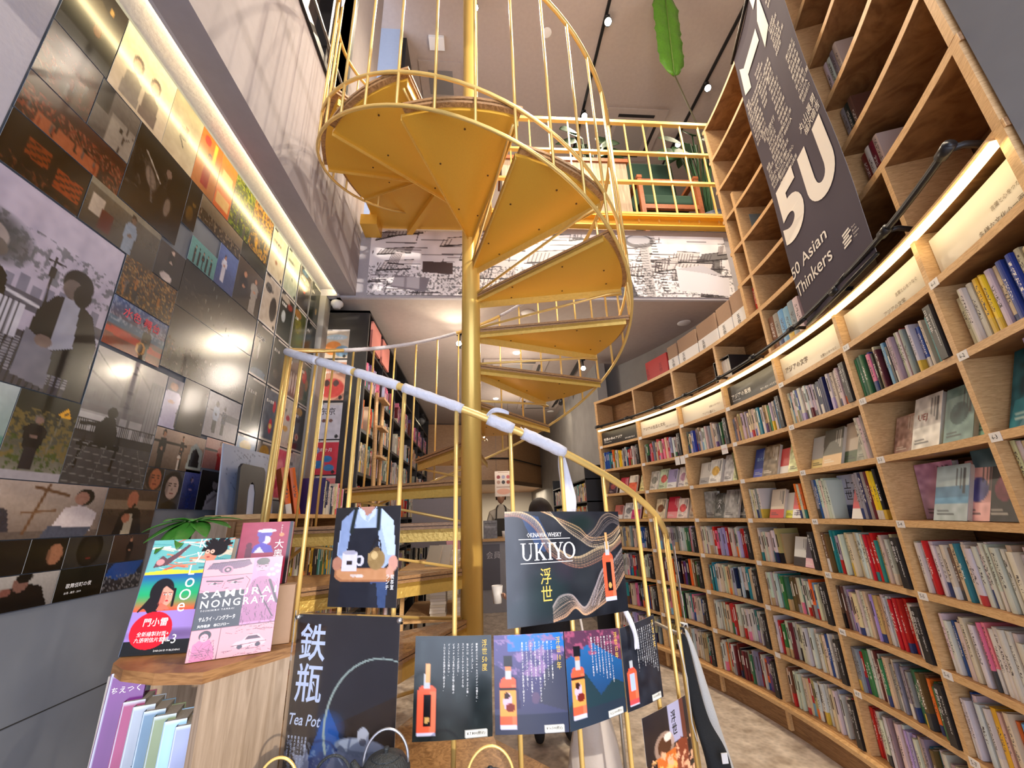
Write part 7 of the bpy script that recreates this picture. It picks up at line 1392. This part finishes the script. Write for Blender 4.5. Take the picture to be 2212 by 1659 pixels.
E_ = [(0, 1), (1, 2), (2, 3), (3, 4), (2, 5), (5, 6), (6, 7), (2, 8), (8, 9), (9, 10), (0, 11), (11, 12), (12, 13), (0, 14), (14, 15), (15, 16)]
skinned('body', P, E_, [(.15, .11), (.15, .1), (.15, .1), (.055, .055), (.05, .05), (.065, .065), (.05, .05), (.035, .035), (.065, .065), (.05, .05), (.035, .035), .08, .06, .04, .08, .06, .04], flat('cream_shirt', (.60, .55, .46), .8), s2)
b = MB(); b.box(x0-.12, x0+.12, y0-.125, y0-.11, .5, 1.28); b.tube([(x0-.09, y0-.11, 1.27), (x0-.08, y0-.09, 1.46), (x0-.05, y0, 1.50)], .012, 6); b.tube([(x0+.09, y0-.11, 1.27), (x0+.08, y0-.09, 1.46), (x0+.05, y0, 1.50)], .012, 6); b.build('apron', flat('dark_apron', (.05, .045, .04), .8), s2)
head(s2, (x0, y0-.03, 1.64), .098, (0, -1, -.1)); hand(s2, (x0-.20, y0-.17, .98), (.2, -1, -.1), (0, 0, -1), 1, s=1.); hand(s2, (x0+.20, y0-.17, .98), (-.2, -1, -.1), (0, 0, -1), -1, s=1.)

# ------------------------------------------------------------------ tote bags on the newel
def tote(label, pts, wd, mt, depth, tagc=None):
    t = thing('tote_bag', label, 'bag', pts[0], 'tote bags hanging from the newel post')
    b = MB(); n = 14; vs = []
    for j, (p, w_, dp) in enumerate(zip(pts, wd, depth)):
        for i in range(n):
            a = 2*PI*i/n; ca, sa = math.cos(a), math.sin(a); rx = abs(ca)**.6*math.copysign(1, ca); k = 1+.06*math.sin(a*3+j*1.3)
            vs.append((p[0]+w_*.5*rx*k, p[1]+dp*.5*sa*k+.25*w_*rx*.5, p[2]))
    b.add(vs, [(j*n+i, j*n+(i+1) % n, (j+1)*n+(i+1) % n, (j+1)*n+i) for j in range(len(pts)-1) for i in range(n)]+[tuple(range(n))[::-1], tuple((len(pts)-1)*n+i for i in range(n))])
    o = b.build('body', mt, t, True); md = o.modifiers.new('s', 'SUBSURF'); md.levels = 1; md.render_levels = 2
    p = Vector(pts[0]); b = MB()
    for s in (-.012, .012): b.tube([p+Vector((s, 0, 0)), p+Vector((s*.4, -.015, .015)), p+Vector((-.02, .0, .02))], .004, 6)
    b.build('strap', mt, t, True); return t
BC = flat('black_canvas', (.012, .014, .016), .95, 0, .5, 300, .2); WC = flat('white_canvas', (.66, .65, .60), .95, 0, .5, 300, .08)
tote('cream canvas tote hanging just behind the black one', [(.83, 1.84, H-.46), (.855, 1.85, H-.55), (.875, 1.86, H-.66), (.90, 1.88, H-.78), (.93, 1.9, H-.92), (.95, 1.9, H-1.02)], [.02, .03, .04, .05, .07, .09], WC, [.02, .03, .04, .05, .06, .05])
bt2 = tote('black canvas tote hanging folded from the newel post', [(.795, 1.80, H-.465), (.800, 1.80, H-.56), (.805, 1.79, H-.66), (.815, 1.78, H-.76), (.83, 1.76, H-.80), (.845, 1.75, H-.86), (.845, 1.75, H-.96)], [.046, .050, .054, .060, .085, .10, .10], BC, [.02, .03, .035, .04, .05, .05, .05])
b = MB(); b.box(.83, .852, 1.695, 1.698, H-.845, H-.815); b.build('white_tag', WHITE, bt2)
b = MB(); b.tube([(.795, 1.80, H-.47), (.745, 1.79, H-.45), (.742, 1.80, H-.44)], .003, 6); b.tube([(.76, 1.76, H-.48), (.765, 1.74, H-.60), (.760, 1.74, H-.74), (.775, 1.75, H-.8)], .0025, 6); b.build('cord', flat('white_cord', (.7, .68, .62), .9), bt2, True)

# ------------------------------------------------------------------ lamps, tracks, ceiling fittings
def spot(x, y, z, aim, label, power=30, glow=True, r=.035, hide=False):
    t = thing('track_spotlight', label, 'spotlight', (x, y, z)); d = (Vector(aim)-Vector((x, y, z))).normalized()
    b = MB(); b.tube([(x, y, z+.001), (x, y, z-.09)], .010, 8); b.box(x-.03, x+.03, y-.015, y+.015, z-.02, z); b.build('arm', BLACK, t, True)
    c = Vector((x, y, z-.12)); b = MB(); b.tube([c-d*.07, c-d*.06, c+d*.05], r, 20, rs=[r*.8, r, r]); b.build('housing', BLACK, t, True)
    b = MB(); b.tube([c+d*.051, c+d*.054], r*.82, 20); b.build('lens', BULB if glow else flat('dark_lens', (.1, .1, .1), .1), t, True)
    if power: lamp('SPOT', 'spot_lamp', c+d*.075, power, (1, .84, .62), .03, aim=c+d, angle=1.9)
    return t
def track(x0, y0, x1, y1, z, label): b = MB(); d = Vector((x1-x0, y1-y0, 0)).normalized(); nn = Vector((-d.y, d.x, 0))*.018; b.prism([(x0+nn.x, y0+nn.y), (x0-nn.x, y0-nn.y), (x1-nn.x, y1-nn.y), (x1+nn.x, y1+nn.y)], z-.03, z); b.build('ceiling_track', BLACK, None, label=label, cat='light track')
track(1.62, .6, 1.66, 6.2, ZC, 'black light track on the high ceiling beyond the stair rail')
track(3.36, .8, 3.37, 6.6, ZC, 'black light track on the high ceiling near the bookcase')
for x, y, lab, pw in ((1.66, 4.62, 'bright spotlight on the near track beside the mezzanine rail', 80), (1.65, 3.35, 'bright spotlight on the near track at the top of the photo', 130), (3.37, 4.10, 'small spotlight on the track near the bookcase', 50), (3.37, 5.05, 'spotlight low on the bookcase track among the leaves', 20)):
    spot(x, y, ZC-.03, (.2, .3, H+.8), lab, pw, r=.05)
spot(-.03, 3.29, ZC, (1.9, 2.3, .7), 'bright spotlight above the stair pole at the top edge', 420, r=.05)
spot(1.62, .95, ZC-.03, (1.95, 2.6, .5), 'added unseen spotlight on the high near track, first from the shop front, lighting the bookcase', 380, False, r=.05)  # added out of view to brighten the lower bookcase
spot(1.62, 1.75, ZC-.03, (.75, 3.4, 0), 'added unseen spotlight on the high near track, second from the shop front, lighting the floor', 380, False, r=.05)  # added out of view for more warm light on the floor
spot(3.36, 1.3, ZC-.03, (1.4, 1.6, 1.0), 'added unseen spotlight on the bookcase track nearest the shop front', 120, False, r=.05)  # added out of view, more light on the near bookcase
spot(-.20, 3.86, ZLOW-.0, (-.55, -.6, H+.9), 'bright spotlight under the low ceiling left of the pole', 26, r=.032)
track(1.22, 4.0, 1.28, 6.6, ZLOW, 'black track under the low ceiling above the aisle'); spot(1.24, 4.5, ZLOW-.03, (.4, 1.2, H+.5), 'spotlight on the aisle track under the low ceiling', 26, r=.032); spot(1.26, 6.0, ZLOW-.03, (.9, 9, H+.3), 'black spotlight hanging at the far end of the aisle track', 10, False)
spot(-.95, 6.6, ZLOW-.16, (-.9, 4, H+.6), 'wide black floodlight near the canopy', 12, False, .07)
def disc(name, x, y, z, r, mt, label, cat): b = MB(); b.lathe([(.001, -.006), (r*.86, -.006), (r, 0), (r*1.0, .004)], (x, y, z-.004), 28); return b.build(name, mt, None, True, label=label, cat=cat)
disc('downlight', .434, 4.37, ZLOW, .042, DOWN, 'round recessed downlight under the low ceiling, nearer one', 'downlight'); disc('downlight', .26, 6.3, ZLOW, .04, DOWN, 'round recessed downlight under the low ceiling, farther one', 'downlight')
for x, y, z, lab in ((.456, 3.39, ZLOW, 'white round ceiling speaker behind the stay rods'), (2.07, 3.59, ZLOW, 'white smoke detector above the carton row'), (.92, 3.6, ZC, 'white smoke detector on the high ceiling'), (1.30, 7.2, ZLOW, 'white smoke detector at the far end of the aisle')): disc('smoke_detector', x, y, z, .065, WHITE, lab, 'detector')
def cassette(x, y, z, s, label):
    t = thing('air_conditioner', label, 'air conditioner', (x, y, z)); b = MB(); b.box(x-s/2, x+s/2, y-s/2, y+s/2, z-.022, z-.002); bevel(b.build('panel', CEIL if z > 5 else PLASTER, t), .004)
    for dx, dy, lx, ly in ((0, -.38, .60, .05), (0, .38, .60, .05), (-.38, 0, .05, .60), (.38, 0, .05, .60)): b = MB(); b.box(x+s*(dx-lx/2), x+s*(dx+lx/2), y+s*(dy-ly/2), y+s*(dy+ly/2), z-.026, z-.019); b.build('slot', BLACKW, t)
    b = MB(); b.box(x-s*.28, x+s*.28, y-s*.28, y+s*.28, z-.024, z-.019); b.build('grille', flat('grille_grey', (.30, .27, .25), .7), t); return t
cassette(2.53, 5.05, ZC, .98, 'square ceiling air conditioner above the mezzanine plants'); cassette(.45, 4.95, ZLOW, .80, 'square ceiling air conditioner under the low ceiling, nearer one'); cassette(1.0, 6.6, ZLOW, .7, 'square ceiling air conditioner at the far end of the aisle')
b = MB(); b.box(-.80, -.22, 4.02, 4.60, ZC-.015, ZC); b.box(-.68, -.34, 4.14, 4.48, ZC-.02, ZC-.015, 1); b.build('ceiling_vent', [CEIL, flat('vent_grey', (.20, .19, .19), .7)], None, label='square ceiling return vent left of the stair pole', cat='vent')
b = MB(); b.box(-.62, -.42, 3.70, 3.86, ZC-.05, ZC); bevel(b.build('white_box', WHITE, None, label='small white box on the high ceiling left of the pole', cat='box'), .004)

# ------------------------------------------------------------------ mezzanine things
ZM = ZMEZ
mc = thing('wooden_cabinet', 'pale wooden cabinet with dark top behind the mezzanine railing', 'cabinet', (1.0, 3.9, ZM))
b = MB(); b.box(.28, 1.78, 3.72, 4.2, ZM, H+3.98); bevel(b.build('body', OAK_LIGHT, mc), .006); b = MB(); b.box(.26, 1.80, 3.70, 4.22, H+3.98, H+4.03); b.build('top', REDWOOD, mc)
ac = thing('armchair', 'red-brown wooden armchair with dark green cushions behind the railing', 'armchair', (2.25, 4.0, ZM))
GC = flat('green_cushion', (.02, .06, .04), .85, 0, .4, 200, .15)
for x in (1.92, 2.62):
    for y in (3.75, 4.35): b = MB(); b.box(x-.025, x+.025, y-.025, y+.025, ZM, H+3.78+(.15 if y > 4 else 0)); b.build('leg', REDWOOD, ac)
    b = MB(); b.box(x-.03, x+.03, 3.72, 4.4, H+3.78, H+3.82); b.build('arm', REDWOOD, ac)
for z, y in ((H+3.72, 3.76), (H+3.35, 3.76), (H+3.72, 4.35)): b = MB(); b.box(1.94, 2.60, y-.02, y+.02, z, z+.06); b.build('rail', REDWOOD, ac)
b = MB(); b.box(1.96, 2.58, 3.78, 4.1, H+3.44, H+3.60); bevel(b.build('seat_cushion', GC, ac), .04, 4); b = MB(); b.box(1.94, 2.60, 4.1, 4.24, H+3.6, H+4.42); bevel(b.build('back_cushion', GC, ac), .05, 4)
b = MB(); b.box(1.96, 2.58, 3.80, 4.3, ZM+.02, H+3.34); b.build('base_box', BLACKW, ac)
t = thing('plant_tub', 'dark blue plastic planter tub behind the railing by the bookcase', 'planter', (2.75, 3.85, ZM)); b = MB(); b.lathe([(.15, 0), (.20, .02), (.23, .6), (.25, .66), (.23, .66), (.21, .60), (.001, .58)], (2.78, 3.85, ZM), 28); b.build('tub', flat('dark_blue_plastic', (.02, .03, .06), .4), t, True)
def bigplant(label, base, n, h, l, wd, seed, arc=(0, 2*PI), mat_=LEAFD):
    t = thing('mezzanine_plant', label, 'plant', base); R_ = random.Random(seed)
    for i in range(n):
        a = arc[0]+(arc[1]-arc[0])*(i+.5)/n+R_.uniform(-.2, .2); hh = h*R_.uniform(.72, 1); p0 = Vector(base)+Vector((R_.uniform(-.03, .03), R_.uniform(-.03, .03), 0)); p1 = p0+Vector((math.cos(a)*l*.5, math.sin(a)*l*.3, hh))
        b = MB(); b.tube([p0, (p0+p1)/2+Vector((0, 0, hh*.1)), p1], .008, 6); leaf(b, p1, p1+Vector((math.cos(a)*l, math.sin(a)*l*.5, l*R_.uniform(-.35, .35))), wd*R_.uniform(.8, 1.2), droop=l*.15, n=8, mi=1, up=(.1, -.9, .45)); o = b.build('leaf', [mat_, mat_], t, True); md = o.modifiers.new('t', 'SOLIDIFY'); md.thickness = .002
    return t
bigplant('broad-leaved dark green plant rising behind the mezzanine cabinet', (1.62, 4.5, ZM), 20, 2.75, .34, .40, 3)
bigplant('glossy dark plant behind the railing beside the bookcase', (2.78, 3.86, ZM+.585), 15, 1.45, .34, .28, 8)
lf = thing('banana_leaf', 'single huge bright green leaf on a long thin stem in front of the ceiling', 'plant', (2.62, 3.9, ZM+.58))
q0, q1, q2, q3 = Vector((2.70, 3.86, ZM+.585)), Vector((2.62, 3.5, H+4.4)), Vector((2.30, 3.25, H+4.82)), Vector((2.24, 3.02, H+5.90))
b = MB(); b.tube([q0, q1, q2], .009, 8); b.build('stem', flat('stem_brown', (.06, .05, .02), .5), lf, True)
b = MB(); n = 26; vs = []
for i in range(n+1):
    t_ = i/n; c = q2.lerp(q3, t_); s = Vector((1, .12, 0)); w_ = .165*min(1, (t_*5)**.5)*min(1, ((1-t_)*7)**.6)*(1+.05*math.sin(i*1.9)+.03*math.sin(i*3.7))
    for k, z in ((-1, .02), (-.66, .0), (-.33, -.008), (0, .012), (.33, -.008), (.66, .0), (1, .02)): vs.append(c+s*w_*k+Vector((0, z+.006*math.sin(i*1.3+k*3), 0)))
b.add(vs, [(i*7+j, i*7+j+1, i*7+j+8, i*7+j+7) for i in range(n) for j in range(6)]); o = b.build('blade', flat('bright_leaf', (.09, .25, .02), .4, 0, .3, 50, .25, trans=.0), lf, True); md = o.modifiers.new('t', 'SOLIDIFY'); md.thickness = .0015
b = MB(); b.tube([q2, q2.lerp(q3, .5)+Vector((0, -.006, 0)), q3+Vector((0, -.004, 0))], .005, 6); b.build('midrib', flat('midrib_green', (.16, .26, .05), .5), lf, True)
